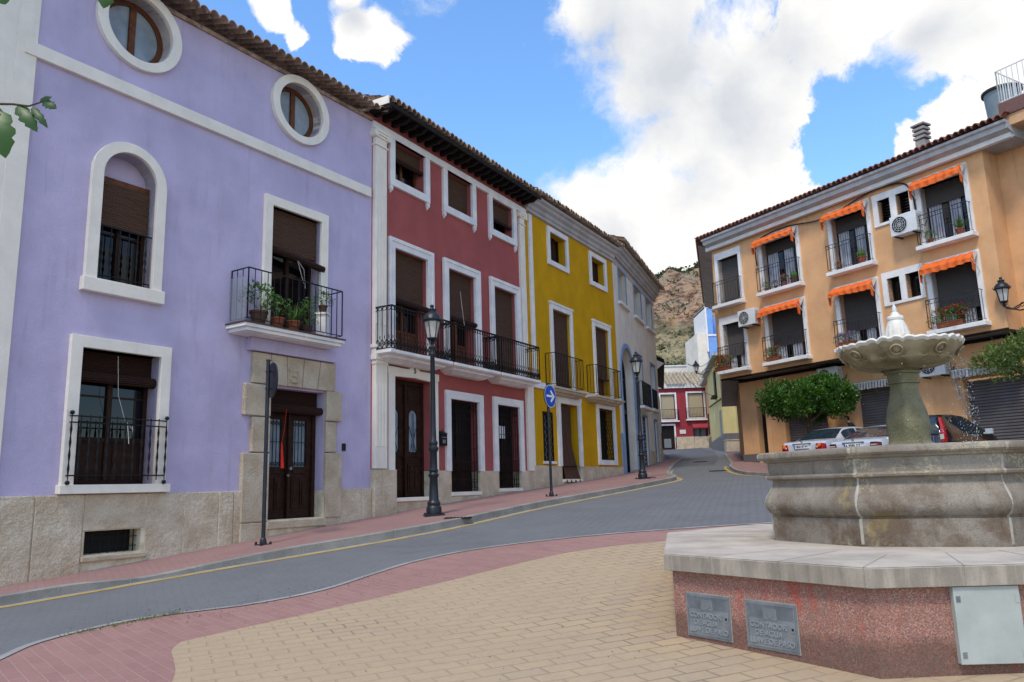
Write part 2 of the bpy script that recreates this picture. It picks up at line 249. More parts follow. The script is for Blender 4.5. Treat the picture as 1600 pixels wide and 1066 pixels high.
# ------------------------------------------------------------ mesh tools
class Fr:   # frame of a facade: u along it, w outward, z up (absolute)
    def __init__(s,o,d,zb=0,name=None):
        s.o=Vector((o[0],o[1],0)); s.d=Vector((d[0],d[1],0)).normalized(); s.nrm=Vector((s.d.y,-s.d.x,0)); s.zb=zb
    def empty(s,name): 
        e=bpy.data.objects.new(name,None); S.collection.objects.link(e); e.location=(s.o.x,s.o.y,s.zb); e.rotation_euler=(0,0,math.atan2(s.d.y,s.d.x)); return e
    def T(s,u,w,z): return (u,-w,z-s.zb)
    def W(s,u,w,z): return s.o+s.d*u+s.nrm*w+Vector((0,0,z))
class MB:
    def __init__(s,fr=None): s.v=[];s.f=[];s.m=[];s.fr=fr
    def add(s,vs,fs,mi=0):
        k=len(s.v)
        if s.fr: vs=[s.fr.T(*p) for p in vs]
        s.v+= [tuple(p) for p in vs]; s.f+=[tuple(i+k for i in f) for f in fs]; s.m+=[mi]*len(fs); return s
    def box(s,a0,a1,b0,b1,c0,c1,mi=0):
        vs=[(x,y,z) for x in (a0,a1) for y in (b0,b1) for z in (c0,c1)]
        return s.add(vs,[(0,1,3,2),(4,6,7,5),(0,4,5,1),(2,3,7,6),(0,2,6,4),(1,5,7,3)],mi)
    def quad(s,a,b,c,d,mi=0): return s.add([a,b,c,d],[(0,1,2,3)],mi)
    def tube(s,pts,r,n=6,mi=0,cap=True):
        pts=[Vector(p) for p in pts]; rs=r if isinstance(r,(list,tuple)) else [r]*len(pts); vs=[];fs=[]
        for i,p in enumerate(pts):
            tn=(pts[min(i+1,len(pts)-1)]-pts[max(i-1,0)]); tn=tn.normalized() if tn.length>1e-9 else Vector((0,0,1))
            a=tn.cross(Vector((0,0,1)) if abs(tn.z)<.9 else Vector((1,0,0))).normalized(); b=tn.cross(a)
            for k in range(n):
                an=2*math.pi*(k+.5)/n; vs.append(p+(a*math.cos(an)+b*math.sin(an))*rs[i])
        for i in range(len(pts)-1):
            for k in range(n): fs.append((i*n+k,i*n+(k+1)%n,(i+1)*n+(k+1)%n,(i+1)*n+k))
        if cap: fs.append(tuple(range(n))); fs.append(tuple((len(pts)-1)*n+k for k in range(n)))
        return s.add(vs,fs,mi)
    def lathe(s,prof,c=(0,0,0),n=20,mi=0,ph=0,rf=None):  # prof [(r,z)]
        vs=[];fs=[]
        for r,z in prof:
            for k in range(n):
                a=2*math.pi*k/n+ph; q=r*(rf(a,z) if rf else 1); vs.append((c[0]+q*math.cos(a),c[1]+q*math.sin(a),c[2]+z))
        for i in range(len(prof)-1):
            for k in range(n): fs.append((i*n+k,i*n+(k+1)%n,(i+1)*n+(k+1)%n,(i+1)*n+k))
        if prof[0][0]>1e-4: fs.append(tuple(range(n)))
        if prof[-1][0]>1e-4: fs.append(tuple((len(prof)-1)*n+k for k in range(n)))
        return s.add(vs,fs,mi)
    def ring(s,out,inn,w0,w1,lin=None,mi=0):  # facade ring: outer/inner polys of (u,z), from w0 out to w1; lin: lining depth
        n=len(out); wl=w0 if lin is None else -lin
        vs=[(u,w1,z) for u,z in out]+[(u,w1,z) for u,z in inn]+[(u,w0,z) for u,z in out]+[(u,wl,z) for u,z in inn]; fs=[]
        for k in range(n):
            j=(k+1)%n; fs+=[(k,j,n+j,n+k),(k,2*n+k,2*n+j,j),(n+k,n+j,3*n+j,3*n+k)]
        return s.add(vs,fs,mi)
    def build(s,name,mats,parent=None,smooth=False,bevel=0,loc=None):
        me=bpy.data.meshes.new(name); me.from_pydata(s.v,[],s.f)
        for mn in (mats if isinstance(mats,(list,tuple)) else [mats]): me.materials.append(MATS[mn])
        me.polygons.foreach_set('material_index',s.m)
        bm=bmesh.new(); bm.from_mesh(me); bmesh.ops.recalc_face_normals(bm,faces=bm.faces)
        if smooth:
            for f in bm.faces: f.smooth=True
            for e in bm.edges:
                if len(e.link_faces)==2 and e.calc_face_angle(0)>R_(38): e.smooth=False
        bm.to_mesh(me); bm.free()
        o=bpy.data.objects.new(name,me); S.collection.objects.link(o)
        if parent: o.parent=parent
        if loc: o.location=loc
        if bevel:
            b=o.modifiers.new('b','BEVEL'); b.width=bevel; b.segments=2; b.limit_method='ANGLE'; b.angle_limit=R_(40)
        return o
def tag(o,label,cat,group=None,kind=None):
    if label: o['label']=label
    if cat: o['category']=cat
    if group: o['group']=group
    if kind: o['kind']=kind
    return o
def empty(name,loc,rz=0):
    e=bpy.data.objects.new(name,None); S.collection.objects.link(e); e.location=loc; e.rotation_euler=(0,0,rz); return e
def copy_tree(o,parent=None):
    c=o.copy(); S.collection.objects.link(c); c.parent=parent
    for ch in [x for x in bpy.data.objects if x.parent==o]: copy_tree(ch,c)
    return c
def rect(u0,u1,z0,z1): return [(u0,z0),(u1,z0),(u1,z1),(u0,z1)]
def arch(u0,u1,z0,z1,n=20):
    r=(u1-u0)/2; c=(u0+u1)/2; zs=z1-r
    return [(u0,z0),(u1,z0)]+[(c+r*math.cos(math.pi*k/n),zs+r*math.sin(math.pi*k/n)) for k in range(n+1)]
def oval(cu,cz,ru,rz,n=40): return [(cu+ru*math.cos(2*math.pi*k/n),cz+rz*math.sin(2*math.pi*k/n)) for k in range(n)]
def wall_sheet(mb,u0,u1,z0,z1,ops,w=0,depth=.3,mi=0,zbot=None):
    bbs=[]
    for op in ops:
        us=[p[0] for p in op]; zs=[p[1] for p in op]; bbs.append((min(us),max(us),min(zs),max(zs)))
    U=sorted(set([u0,u1]+[x for b in bbs for x in b[:2] if u0<x<u1])); Z=sorted(set([z0,z1]+[x for b in bbs for x in b[2:] if z0<x<z1]))
    for i in range(len(U)-1):
        for j in range(len(Z)-1):
            cu=(U[i]+U[i+1])/2; cz=(Z[j]+Z[j+1])/2
            if any(b[0]<cu<b[1] and b[2]<cz<b[3] for b in bbs): continue
            mb.quad((U[i],w,Z[j]),(U[i+1],w,Z[j]),(U[i+1],w,Z[j+1]),(U[i],w,Z[j+1]),mi)
    for op,b in zip(ops,bbs):
        n=len(op)
        if n>4:
            cu=(b[0]+b[1])/2; cz=(b[2]+b[3])/2; out=[]
            def hit(a):
                dx,dz=math.cos(a),math.sin(a); tt=min((b[1]-cu)/abs(dx) if abs(dx)>1e-9 else 1e9,(b[3]-cz)/abs(dz) if abs(dz)>1e-9 else 1e9); return (cu+dx*tt,cz+dz*tt)
            angs=[math.atan2(p[1]-cz,p[0]-cu) for p in op]
            # insert the corners of the box as extra points along the curve
            pts=list(op)
            for cx_,cz_ in ((b[0],b[2]),(b[1],b[2]),(b[1],b[3]),(b[0],b[3])):
                a=math.atan2(cz_-cz,cx_-cu)
                for k in range(len(pts)):
                    p,q=pts[k],pts[(k+1)%len(pts)]; a0=math.atan2(p[1]-cz,p[0]-cu); a1=math.atan2(q[1]-cz,q[0]-cu)
                    if a1<a0-1e-9: a1+=2*math.pi
                    aa=a if a>=a0-1e-9 else a+2*math.pi
                    if a0+1e-6<aa<a1-1e-6:
                        # intersection of ray with segment
                        dx,dz=math.cos(a),math.sin(a); ex,ez=q[0]-p[0],q[1]-p[1]; det=dx*(-ez)+ex*dz
                        tt=((p[0]-cu)*(-ez)+ex*(p[1]-cz))/det; pts.insert(k+1,(cu+dx*tt,cz+dz*tt)); break
            outp=[hit(math.atan2(p[1]-cz,p[0]-cu)) for p in pts]
            for k in range(len(pts)):
                j=(k+1)%len(pts)
                mb.add([(pts[k][0],w,pts[k][1]),(pts[j][0],w,pts[j][1]),(outp[j][0],w,outp[j][1]),(outp[k][0],w,outp[k][1])],[(0,1,2,3)],mi)
        if depth:
            for k in range(n):
                p,q=op[k],op[(k+1)%n]
                if abs(p[1]-q[1])<1e-6 and (abs(p[1]-z0)<1e-6 or abs(p[1]-z1)<1e-6): continue
                mb.quad((p[0],w,p[1]),(q[0],w,q[1]),(q[0],w-depth,q[1]),(p[0],w-depth,p[1]),mi)
def tile_roof(fr,name,mat_,u0,u1,we,ze,depth,slope,parent,per=.24,amp=.055,rows=None,lip=.05,run=.4,under='eave_wood',label=None):
    mb=MB(fr); n=max(1,round((u1-u0)/per)); per=(u1-u0)/n; k=8; rows=rows or int(depth/run)
    prof=[(u0+per*(i/k),amp*(abs(math.cos(math.pi*i/k))**.7*2-1)) for i in range(n*k+1)]
    rnd=random.Random(3)
    for r in range(rows):
        t0=r*run; t1=(r+1)*run+.06; h=.035
        jit=[rnd.uniform(-.012,.012) for _ in range(n+2)]
        a=[];b=[];c=[]
        for i,(u,dz) in enumerate(prof):
            jj=jit[int((i+k/2)//k)]
            a.append((u,we-t0+jj*2.2,ze+t0*slope+dz+h)); b.append((u,we-t1,ze+t1*slope+dz)); c.append((u,we-t0+jj*2.2,ze+t0*slope+dz+h-lip*(.6 if dz>0 else 1)))
        m_=len(prof); mb.add(a+b+c,[(i,i+1,m_+i+1,m_+i) for i in range(m_-1)]+[(i,i+1,2*m_+i+1,2*m_+i) for i in range(m_-1)])
        if r==0:  # underside of the eave course
            d=[(p[0],p[1]-.5,p[2]+.5*slope) for p in c]; mb.add(c+d,[(i,i+1,m_+i+1,m_+i) for i in range(m_-1)])
    return mb.build(name,mat_,parent,smooth=True)

mat('cast_letters',srgb(138,142,145),.5,srgb(130,134,137),8,.5,spec=.5)
# weathered basin stone: pale lichen specks, yellow crust, brown damp foot and dark runs
m=bpy.data.materials.new('basin_stone'); m.use_nodes=True; t=NT(m.node_tree)
tc=t.n('ShaderNodeTexCoord').outputs['Object']
c=t.mix(t.ramp(t.noise(tc,1.6,7,.6),.34,.66),srgb(156,147,134),srgb(134,124,111))
c=t.mix(t.math('MULTIPLY',t.ramp(t.noise(tc,2.1,5,.6),.52,.60),.55),c,srgb(118,105,90))
c=t.mix(t.math('MULTIPLY',t.ramp(t.noise(tc,75,4,.85),.42,.70),.42),c,srgb(66,58,50)); c=t.mix(t.math('MULTIPLY',t.ramp(t.noise(tc,95,3,.8),.56,.72),.35),c,srgb(214,204,188))
lich=t.math('MULTIPLY',t.ramp(t.noise(tc,2.6,3,.5),.56,.66),t.ramp(t.noise(tc,34,4,.7),.48,.58)); c=t.mix(t.math('MULTIPLY',lich,.45),c,srgb(212,200,158))
crust=t.math('MULTIPLY',t.ramp(t.noise(tc,1.7,6,.6),.63,.67),1.0); c=t.mix(t.math('MULTIPLY',crust,.5),c,srgb(176,158,104))
z=t.n('ShaderNodeSeparateXYZ',Vector=tc).outputs[2]
foot=t.math('MULTIPLY',t.ramp(t.math('SUBTRACT',1.28,z),.0,.45),t.ramp(t.noise(tc,2.8,6,.7),.42,.62)); c=t.mix(t.math('MULTIPLY',foot,.6),c,srgb(92,66,44))
mp=t.n('ShaderNodeMapping',Vector=tc,Scale=(6,6,.5)).outputs[0]; run=t.ramp(t.noise(mp,2.2,5,.65),.54,.72); c=t.mix(t.math('MULTIPLY',run,.35),c,srgb(70,60,50))
p=t.n('ShaderNodeBsdfPrincipled',Roughness=.85,**{'Base Color':c}); p.inputs['Specular IOR Level'].default_value=.2
b=t.n('ShaderNodeBump',Strength=.6,Distance=.012,Height=t.noise(tc,70,5,.7)); t.link(b.outputs[0],p.inputs['Normal'])
t.n('ShaderNodeOutputMaterial',Surface=p.outputs[0]); MATS['basin_stone']=m

# plinth cap: rain-streaked edge, toned greyer than the top by face normal
m=bpy.data.materials.new('granite_cap'); m.use_nodes=True; t=NT(m.node_tree)
tc=t.n('ShaderNodeTexCoord').outputs['Object']; g=t.n('ShaderNodeNewGeometry'); nz=t.n('ShaderNodeSeparateXYZ',Vector=g.outputs['Normal']).outputs[2]
c=t.mix(t.ramp(t.noise(tc,1.7,6,.6),.35,.65),srgb(196,184,168),srgb(168,157,143))
c=t.mix(t.math('MULTIPLY',t.ramp(t.noise(tc,100,3,.8),.5,.75),.25),c,srgb(80,74,68))
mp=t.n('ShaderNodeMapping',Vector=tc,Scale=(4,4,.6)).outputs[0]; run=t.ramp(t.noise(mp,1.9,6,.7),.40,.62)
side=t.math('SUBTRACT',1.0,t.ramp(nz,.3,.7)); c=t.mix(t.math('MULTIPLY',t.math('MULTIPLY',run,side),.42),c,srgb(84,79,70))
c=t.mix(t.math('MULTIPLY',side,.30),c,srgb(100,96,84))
p=t.n('ShaderNodeBsdfPrincipled',Roughness=.8,**{'Base Color':c}); p.inputs['Specular IOR Level'].default_value=.25
b=t.n('ShaderNodeBump',Strength=.5,Distance=.008,Height=t.noise(tc,60,5,.7)); t.link(b.outputs[0],p.inputs['Normal'])
t.n('ShaderNodeOutputMaterial',Surface=p.outputs[0]); MATS['granite_cap']=m
# plinth: washed pink aggregate with grey weathering, red runs and a grimy foot
m=bpy.data.materials.new('pink_aggregate'); m.use_nodes=True; t=NT(m.node_tree)
tc=t.n('ShaderNodeTexCoord').outputs['Object']; v=t.n('ShaderNodeSeparateColor',Color=t.n('ShaderNodeTexVoronoi',Vector=tc,Scale=140).outputs['Color'])
c=t.mix(v.outputs[0],srgb(182,130,114),srgb(124,92,84)); c=t.mix(t.math('MULTIPLY',t.ramp(v.outputs[1],.80,.98),.6),c,srgb(196,178,164))
c=t.mix(t.math('MULTIPLY',t.ramp(t.noise(tc,1.9,6,.65),.45,.68),.6),c,srgb(128,112,102))
mp=t.n('ShaderNodeMapping',Vector=tc,Scale=(3,3,.7)).outputs[0]; c=t.mix(t.math('MULTIPLY',t.ramp(t.noise(mp,1.6,5,.6),.58,.72),.55),c,srgb(178,76,60))
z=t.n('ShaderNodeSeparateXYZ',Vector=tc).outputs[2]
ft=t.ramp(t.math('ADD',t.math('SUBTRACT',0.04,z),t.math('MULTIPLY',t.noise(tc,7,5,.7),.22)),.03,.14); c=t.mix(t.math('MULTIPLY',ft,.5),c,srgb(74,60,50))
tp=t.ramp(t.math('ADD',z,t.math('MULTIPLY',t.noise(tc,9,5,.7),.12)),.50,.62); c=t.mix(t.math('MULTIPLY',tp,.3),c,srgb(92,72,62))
p=t.n('ShaderNodeBsdfPrincipled',Roughness=.88,**{'Base Color':c}); p.inputs['Specular IOR Level'].default_value=.2
b=t.n('ShaderNodeBump',Strength=.9,Distance=.006,Height=v.outputs[0]); t.link(b.outputs[0],p.inputs['Normal'])
t.n('ShaderNodeOutputMaterial',Surface=p.outputs[0]); MATS['pink_aggregate']=m
# ------------------------------------------------------------ ground
_q=np.arange(-400,601,1.0)
_kq=[-400,-40,-10,0,7.6,15,17.6,22.5,30,37.5,50,90,140,160,600]; _kz=[-1.3,-1.1,-.30,0,.30,.93,1.13,1.42,1.88,2.5,3.3,5.6,7,7.5,9]
_gz=np.array([np.mean(np.interp(x+np.linspace(-1.5,1.5,13),_kq,_kz)) for x in _q])
def G(x,y): return float(np.interp(x*.4226+y*.9063,_q,_gz))
def surf(name,poly,off,mn,step=1.0,qr=None,hole=None):
    bm=bmesh.new(); vs=[bm.verts.new((x,y,0)) for x,y in poly]; f=bm.faces.new(vs); bmesh.ops.triangulate(bm,faces=[f],ngon_method='EAR_CLIP')
    qs=[x*.4226+y*.9063 for x,y in poly]; q=math.ceil(min(qs)/step)*step
    if qr: q=max(q,qr[0])
    top=max(qs) if not qr else min(max(qs),qr[1])
    while q<top:
        bmesh.ops.bisect_plane(bm,geom=bm.verts[:]+bm.edges[:]+bm.faces[:],plane_co=(q*.4226,q*.9063,0),plane_no=(.4226,.9063,0)); q+=step
    for v in bm.verts: v.co.z=G(v.co.x,v.co.y)+off
    bmesh.ops.recalc_face_normals(bm,faces=bm.faces)
    for fc in bm.faces:
        if fc.normal.z<0: fc.normal_flip()
    me=bpy.data.meshes.new(name); bm.to_mesh(me); bm.free(); me.materials.append(MATS[mn]); o=bpy.data.objects.new(name,me); S.collection.objects.link(o); o['kind']='structure'; return o
def smooth_line(P,n=6,closed=False):
    out=[]
    for i in range(len(P)-1):
        p0=P[max(i-1,0)];p1=P[i];p2=P[i+1];p3=P[min(i+2,len(P)-1)]
        for k in range(n):
            t_=k/n; out.append(tuple(.5*((2*p1[j])+(-p0[j]+p2[j])*t_+(2*p0[j]-5*p1[j]+4*p2[j]-p3[j])*t_*t_+(-p0[j]+3*p1[j]-3*p2[j]+p3[j])*t_**3) for j in range(len(p1))))
    out.append(tuple(P[-1])); return out
def offset_line(P,d):
    out=[]
    for i,p in enumerate(P):
        a=Vector(P[max(i-1,0)][:2]); b=Vector(P[min(i+1,len(P)-1)][:2]); t_=(b-a).normalized(); out.append((p[0]+t_.y*d,p[1]-t_.x*d))
    return out
surf('ground',[(-900,-300),(900,-300),(900,900),(-900,900)],-.08,'concrete',step=5.0,qr=(-60,200))
surf('road',[(-16,-9),(26,-9),(26,26),(17,36),(26,78),(26,100),(8,100),(5,40),(-1,24),(-8,12),(-16,-2)],0,'grey_pavers')
# raised plaza: brick band and sandy slabs
PK=smooth_line([(-3.2,-6),(-3.9,0),(-4.35,4.5),(-4.65,6.6),(-4.78,7.5),(-4.82,8.1),(-4.62,8.7),(-4.3,9.15),(-3.85,9.45),(-3.2,9.75),(-2.55,10.4),(-2.1,11.3),(-1.55,12.25),(-.62,13.05),(.98,13.62),(2.64,13.8),(4.4,13.75),(6.6,13.3),(8.6,12),(9.8,10),(10.3,7),(10.3,-6)])
YK=[(-1.2,-5),(-2.0,2),(-2.45,5.4),(-2.72,6.49),(-2.97,7.08),(-3.17,7.5),(-3.23,7.84)]; YK2=[(-3.23,7.84),(-2.75,8.44),(-1.86,9.43),(-.85,10.5),(.45,11.8),(1.25,12.28),(2.27,12.5),(4,12.5),(6,12.1),(7.8,11),(8.8,9.3),(9.1,7),(9.1,-5)]
surf('plaza_brick_band',PK,.022,'red_band_pavers')
surf('plaza_paving',smooth_line(YK)[:-1]+smooth_line(YK2),.026,'yellow_pavers')
def strip(name,P,wd,off0,off1,mn,kerb=None):
    Q=offset_line(P,-wd); mb=MB(); n=len(P); vs=[]
    for i in range(n):
        hgt=off1 if kerb is None else kerb[i]
        vs+= [(P[i][0],P[i][1],G(*P[i][:2])+off0),(P[i][0],P[i][1],G(*P[i][:2])+hgt-.008),(P[i][0]+(Q[i][0]-P[i][0])*.1,P[i][1]+(Q[i][1]-P[i][1])*.1,G(*P[i][:2])+hgt),(Q[i][0],Q[i][1],G(*Q[i])+hgt)]
    fs=[]
    for i in range(n-1):
        for k in range(3): fs.append((i*4+k,i*4+k+1,i*4+5+k,i*4+4+k))
    mb.add(vs,fs); o=mb.build(name,mn); o['kind']='structure'; return o
strip('plaza_kerb',PK,-.10,-.02,.031,'concrete')
# left pavement, kerb and yellow line
WL=[(-16,-1.8),(-7.3047,11.718),(-3.2925,17.9551),(.5259,24.5493),(4.1714,30.9605),(7.3209,39.3914),(9.2,45)]
KK=smooth_line([(-11.5,3.2,.13),(-8.6,8.0,.13),(-7.3,9.9,.13),(-6.76,10.66,.13),(-6.2,11.4,.125),(-5.54,12.15,.06),(-4.72,12.95,.10),(-3.95,13.6,.14),(-2.81,14.6,.15),(-2.3,15.1,.15),(-1.24,16.3,.15),(.8,19.5,.14),(3.12,23.2,.13),(4.7,25.8,.13),(5.35,27.0,.13),(5.62,27.9,.13),(5.75,29.5,.12),(6.1,31.5,.09),(6.6,33.8,.05),(7.9,39,.03),(9.4,44.5,.03)],8)
strip('kerb',KK,.13,-.02,.13,'kerb_stone',[k[2] for k in KK])
def closest(p):
    best=None
    for a,b in zip(WL,WL[1:]):
        a=Vector(a);b=Vector(b);t_=max(0,min(1,(Vector(p)-a).dot(b-a)/(b-a).length_squared)); c=a+(b-a)*t_; d=(c-Vector(p)).length
        if best is None or d<best[0]: best=(d,c)
    return best[1]
Q=offset_line(KK,-.13); mb=MB(); nn=6; vs=[]
for i,q in enumerate(Q):
    c=closest(q); 
    for k in range(nn+1):
        x=q[0]+(c.x-q[0])*k/nn; y=q[1]+(c.y-q[1])*k/nn; f=min(1,k/nn*1.5); vs.append((x,y,G(x,y)+KK[i][2]*(1-f)+.13*f-.004*(k==0)))
mb.add(vs,[(i*(nn+1)+k,i*(nn+1)+k+1,(i+1)*(nn+1)+k+1,(i+1)*(nn+1)+k) for i in range(len(Q)-1) for k in range(nn)])
o=mb.build('pavement','red_pavers'); o['kind']='structure'
def ribbon(name,P,wd,off,mn):
    A=offset_line(P,wd/2);B=offset_line(P,-wd/2); mb=MB(); vs=[]
    for a,b in zip(A,B): vs+=[(a[0],a[1],G(*a)+off),(b[0],b[1],G(*b)+off)]
    mb.add(vs,[(2*i,2*i+1,2*i+3,2*i+2) for i in range(len(P)-1)]); o=mb.build(name,mn); o['kind']='structure'; return o
YL=[k[:2] for k in KK if k[1]<31]
ribbon('road_marking',offset_line(YL,.16),.11,.005,'yellow_paint')
# concrete gutter line beside the kerb
ribbon('gutter',offset_line([k[:2] for k in KK if k[1]<34],.05),.10,.003,'concrete')
# kerb joints: thin mortar gaps across the kerb stones
mb=MB(); d=0; last=KK[0]
for i in range(1,len(KK)-1):
    d+=math.hypot(KK[i][0]-last[0],KK[i][1]-last[1]); last=KK[i]
    if d>.85:
        d=0; a=Vector(KK[i-1][:2]);b=Vector(KK[i+1][:2]);t_=(b-a).normalized(); n_=Vector((t_.y,-t_.x)); c=Vector(KK[i][:2]); z=G(c.x,c.y); h=KK[i][2]
        p=[c+n_*.004,c+n_*.004+t_*.012,c-n_*.13+t_*.012,c-n_*.13]
        mb.add([(p[0].x,p[0].y,z-.01),(p[1].x,p[1].y,z-.01),(p[1].x,p[1].y,z+h+.003),(p[0].x,p[0].y,z+h+.003),(p[2].x,p[2].y,z+h+.003),(p[3].x,p[3].y,z+h+.003)],[(0,1,2,3),(3,2,4,5)])
o=mb.build('kerb_joints','joint_mortar'); o['kind']='structure'
# right-hand pavement before the lane
RK=smooth_line([(9.6,24),(8.35,27.2),(8.25,29.5),(8.75,32.5),(9.6,35.5),(11.2,42),(13.2,50)],8)
rp=MB(); vs=[]
RW=[(13.6,24.5),(12.6,26.5),(11.6,29.2),(10.9,31.5),(10.3,35.2),(12.1,42.5),(14.3,52)]; RW=smooth_line(RW,8)
for a,b in zip(RK,RW):
    for k in range(5):
        x=a[0]+(b[0]-a[0])*k/4;y=a[1]+(b[1]-a[1])*k/4; vs.append((x,y,G(x,y)+.10*(1 if a[1]<33 else max(.3,1-(a[1]-33)/6))))
rp.add(vs,[(i*5+k,i*5+k+1,i*5+6+k,i*5+5+k) for i in range(len(RK)-1) for k in range(4)]); o=rp.build('lane_pavement','red_pavers'); o['kind']='structure'
strip('lane_kerb',list(reversed([r for r in RK])),.1,-.02,.105,'kerb_stone',[.107*(1 if r[1]<33 else max(.3,1-(r[1]-33)/6)) for r in reversed(RK)])
ribbon('lane_marking',offset_line(list(reversed([r for r in RK if r[1]<34])),.17),.11,.005,'yellow_paint')
# darker asphalt of the lane
surf('lane_asphalt',[(6.6,34.2),(9.3,34.2),(11.0,42),(14.2,58),(17.6,78),(15.0,78),(11.3,58),(8.4,44)],.005,'asphalt' if 'asphalt' in MATS else 'lane_dark') if 0 else None
mat('lane_dark',srgb(104,104,110),.85,srgb(84,84,90),1.2,.5,.3,40,fine=.3,fsc=60)
surf('lane_asphalt',[(7.0,35.5),(8.9,35.5),(11.0,43),(14.6,58),(18.5,79.3),(14.5,79.3),(11.3,60),(8.6,44)],.006,'lane_dark')
mat('crossing_red',srgb(130,112,118),.9,srgb(112,106,114),2.5,.5,.2,30,fine=.2,fsc=40)
pass
def manhole(px,py,off,r,square=False,lab=''):
    mb=MB(); z=G(px,py)+off
    if square:
        mb.box(px-r,px+r,py-r*.6,py+r*.6,z-.02,z+.006)
        for k in range(7): x=px-r*.8+k*r*1.6/6; mb.box(x-.02,x+.02,py-r*.5,py+r*.5,z+.006,z+.012,0)
    else:
        mb.lathe([(r,-.02),(r,.008),(r*.9,.01),(r*.9,.006),(0.0,.006)],(px,py,z),28)
        for k in range(5): mb.lathe([(r*.16*(k+.6),.006),(r*.16*(k+.6),.011),(r*.16*(k+.6)+.02,.011),(r*.16*(k+.6)+.02,.006)],(px,py,z),24)
    o=mb.build('manhole_cover','black_iron'); tag(o,lab,'manhole cover'); return o
manhole(-1.22,16.62,.14,.28,True,'dark square drain cover set in the pink pavement right of the nearer lamp post')
manhole(8.0,31.5,.004,.36,False,'round iron cover in the grey roadway before the narrow lane')
manhole(9.0,38.6,.012,.36,False,'dark iron cover in the asphalt of the narrow lane beyond')
manhole(4.6,27.35,.137,.2,True,'small iron cover in the pavement beside the farther lamp post')
# ------------------------------------------------------------ windows and doors
def casement(fr,parent,u0,u1,z0,z1,w,fm='brown_wood',gm='window_glass',panel=0,bars=0,t=.06,mull=True,gname='pane'):
    mb=MB(fr); mb.box(u0,u0+t,w,w+.06,z0,z1); mb.box(u1-t,u1,w,w+.06,z0,z1); mb.box(u0+t,u1-t,w,w+.06,z1-t,z1); mb.box(u0+t,u1-t,w,w+.06,z0,z0+t)
    cu=(u0+u1)/2
    if mull: mb.box(cu-t*.7,cu+t*.7,w,w+.07,z0+t,z1-t)
    leaves=[(u0+t,cu-t*.7),(cu+t*.7,u1-t)] if mull else [(u0+t,u1-t)]
    if panel:
        for a,b in leaves: mb.box(a,b,w,w+.035,z0+t,z0+panel); mb.box(a+.07,b-.07,w+.035,w+.055,z0+t+.08,z0+panel-.08); mb.box(a,b,w+.035,w+.058,z0+panel-.03,z0+panel+.04)
    for k in range(bars):
        z=z0+panel+(z1-z0-panel)*(k+1)/(bars+1)
        for a,b in leaves: mb.box(a,b,w+.005,w+.04,z-.015,z+.015)
    c=mb.build('casement',fm,parent,bevel=.004)
    g=MB(fr); g.quad((u0+.01,w+.02,z0+.01),(u1-.01,w+.02,z0+.01),(u1-.01,w+.02,z1-.01),(u0+.01,w+.02,z1-.01)); g.build(gname,gm,parent)
    return c
def blind(fr,parent,u0,u1,zt,zb,w,mn='blind_slats',roll=.05,sag=0,name='blind'):
    mb=MB(fr); mb.box(u0+.02,u1-.02,w,w+.015,zb,zt)
    if roll: mb.tube([(u0+.01,w+.03,zb),((u0+u1)/2,w+.03,zb-.005),(u1-.01,w+.03,zb)],roll,12)
    return mb.build(name,mn,parent)
def surround(fr,parent,op_out,op_in,w1,mn,lin=None,name='window',w0=-.02,label=None):
    o=MB(fr).ring(op_out,op_in,w0,w1,lin).build(name,mn,parent,bevel=.006)
    if label: o['label']=label
    return o
def rsurround(fr,parent,u0,u1,z0,z1,b,w1,mn,lin=None,name='window',bb=None):
    bb=b if bb is None else bb
    return surround(fr,parent,rect(u0-b,u1+b,z0-bb,z1+b),rect(u0,u1,z0,z1),w1,mn,lin,name)
def railing(fr,parent,path,z0,z1,gap=.11,r=.008,top=.016,mn='black_iron',name='railing',extra=None,topn=4):
    mb=MB(fr); mb.tube([(u,w_,z1) for u,w_ in path],top,topn); mb.tube([(u,w_,z0) for u,w_ in path],top*.7,4)
    for (a,b) in zip(path,path[1:]):
        L_=math.hypot(b[0]-a[0],b[1]-a[1]); n=max(1,round(L_/gap))
        for k in range(n+1):
            u=a[0]+(b[0]-a[0])*k/n; w_=a[1]+(b[1]-a[1])*k/n; rr=r*1.7 if k in(0,n) else r
            mb.tube([(u,w_,z0),(u,w_,z1)],rr,4)
            if extra: extra(mb,a,b,k,n,u,w_,z0,z1,r)
    return mb.build(name,mn,parent)
def moulding(fr,mb,u0,u1,prof,mi=0,ends=True,w_in=0):  # prof [(w,z)] swept along u with returns at the ends
    n=len(prof)
    vs=[(u0-(p[0]-prof[0][0]) if ends else u0,p[0],p[1]) for p in prof]+[(u1+(p[0]-prof[0][0]) if ends else u1,p[0],p[1]) for p in prof]
    vs+=[(u0-(p[0]-prof[0][0]) if ends else u0,w_in,p[1]) for p in prof]+[(u1+(p[0]-prof[0][0]) if ends else u1,w_in,p[1]) for p in prof]
    fs=[]
    for k in range(n-1): fs+=[(k,k+1,n+k+1,n+k),(k,2*n+k,2*n+k+1,k+1),(n+k,n+k+1,3*n+k+1,3*n+k)]
    fs+=[(0,n,3*n,2*n),(n-1,2*n+n-1,3*n+n-1,2*n-1)]
    mb.add(vs,fs,mi)
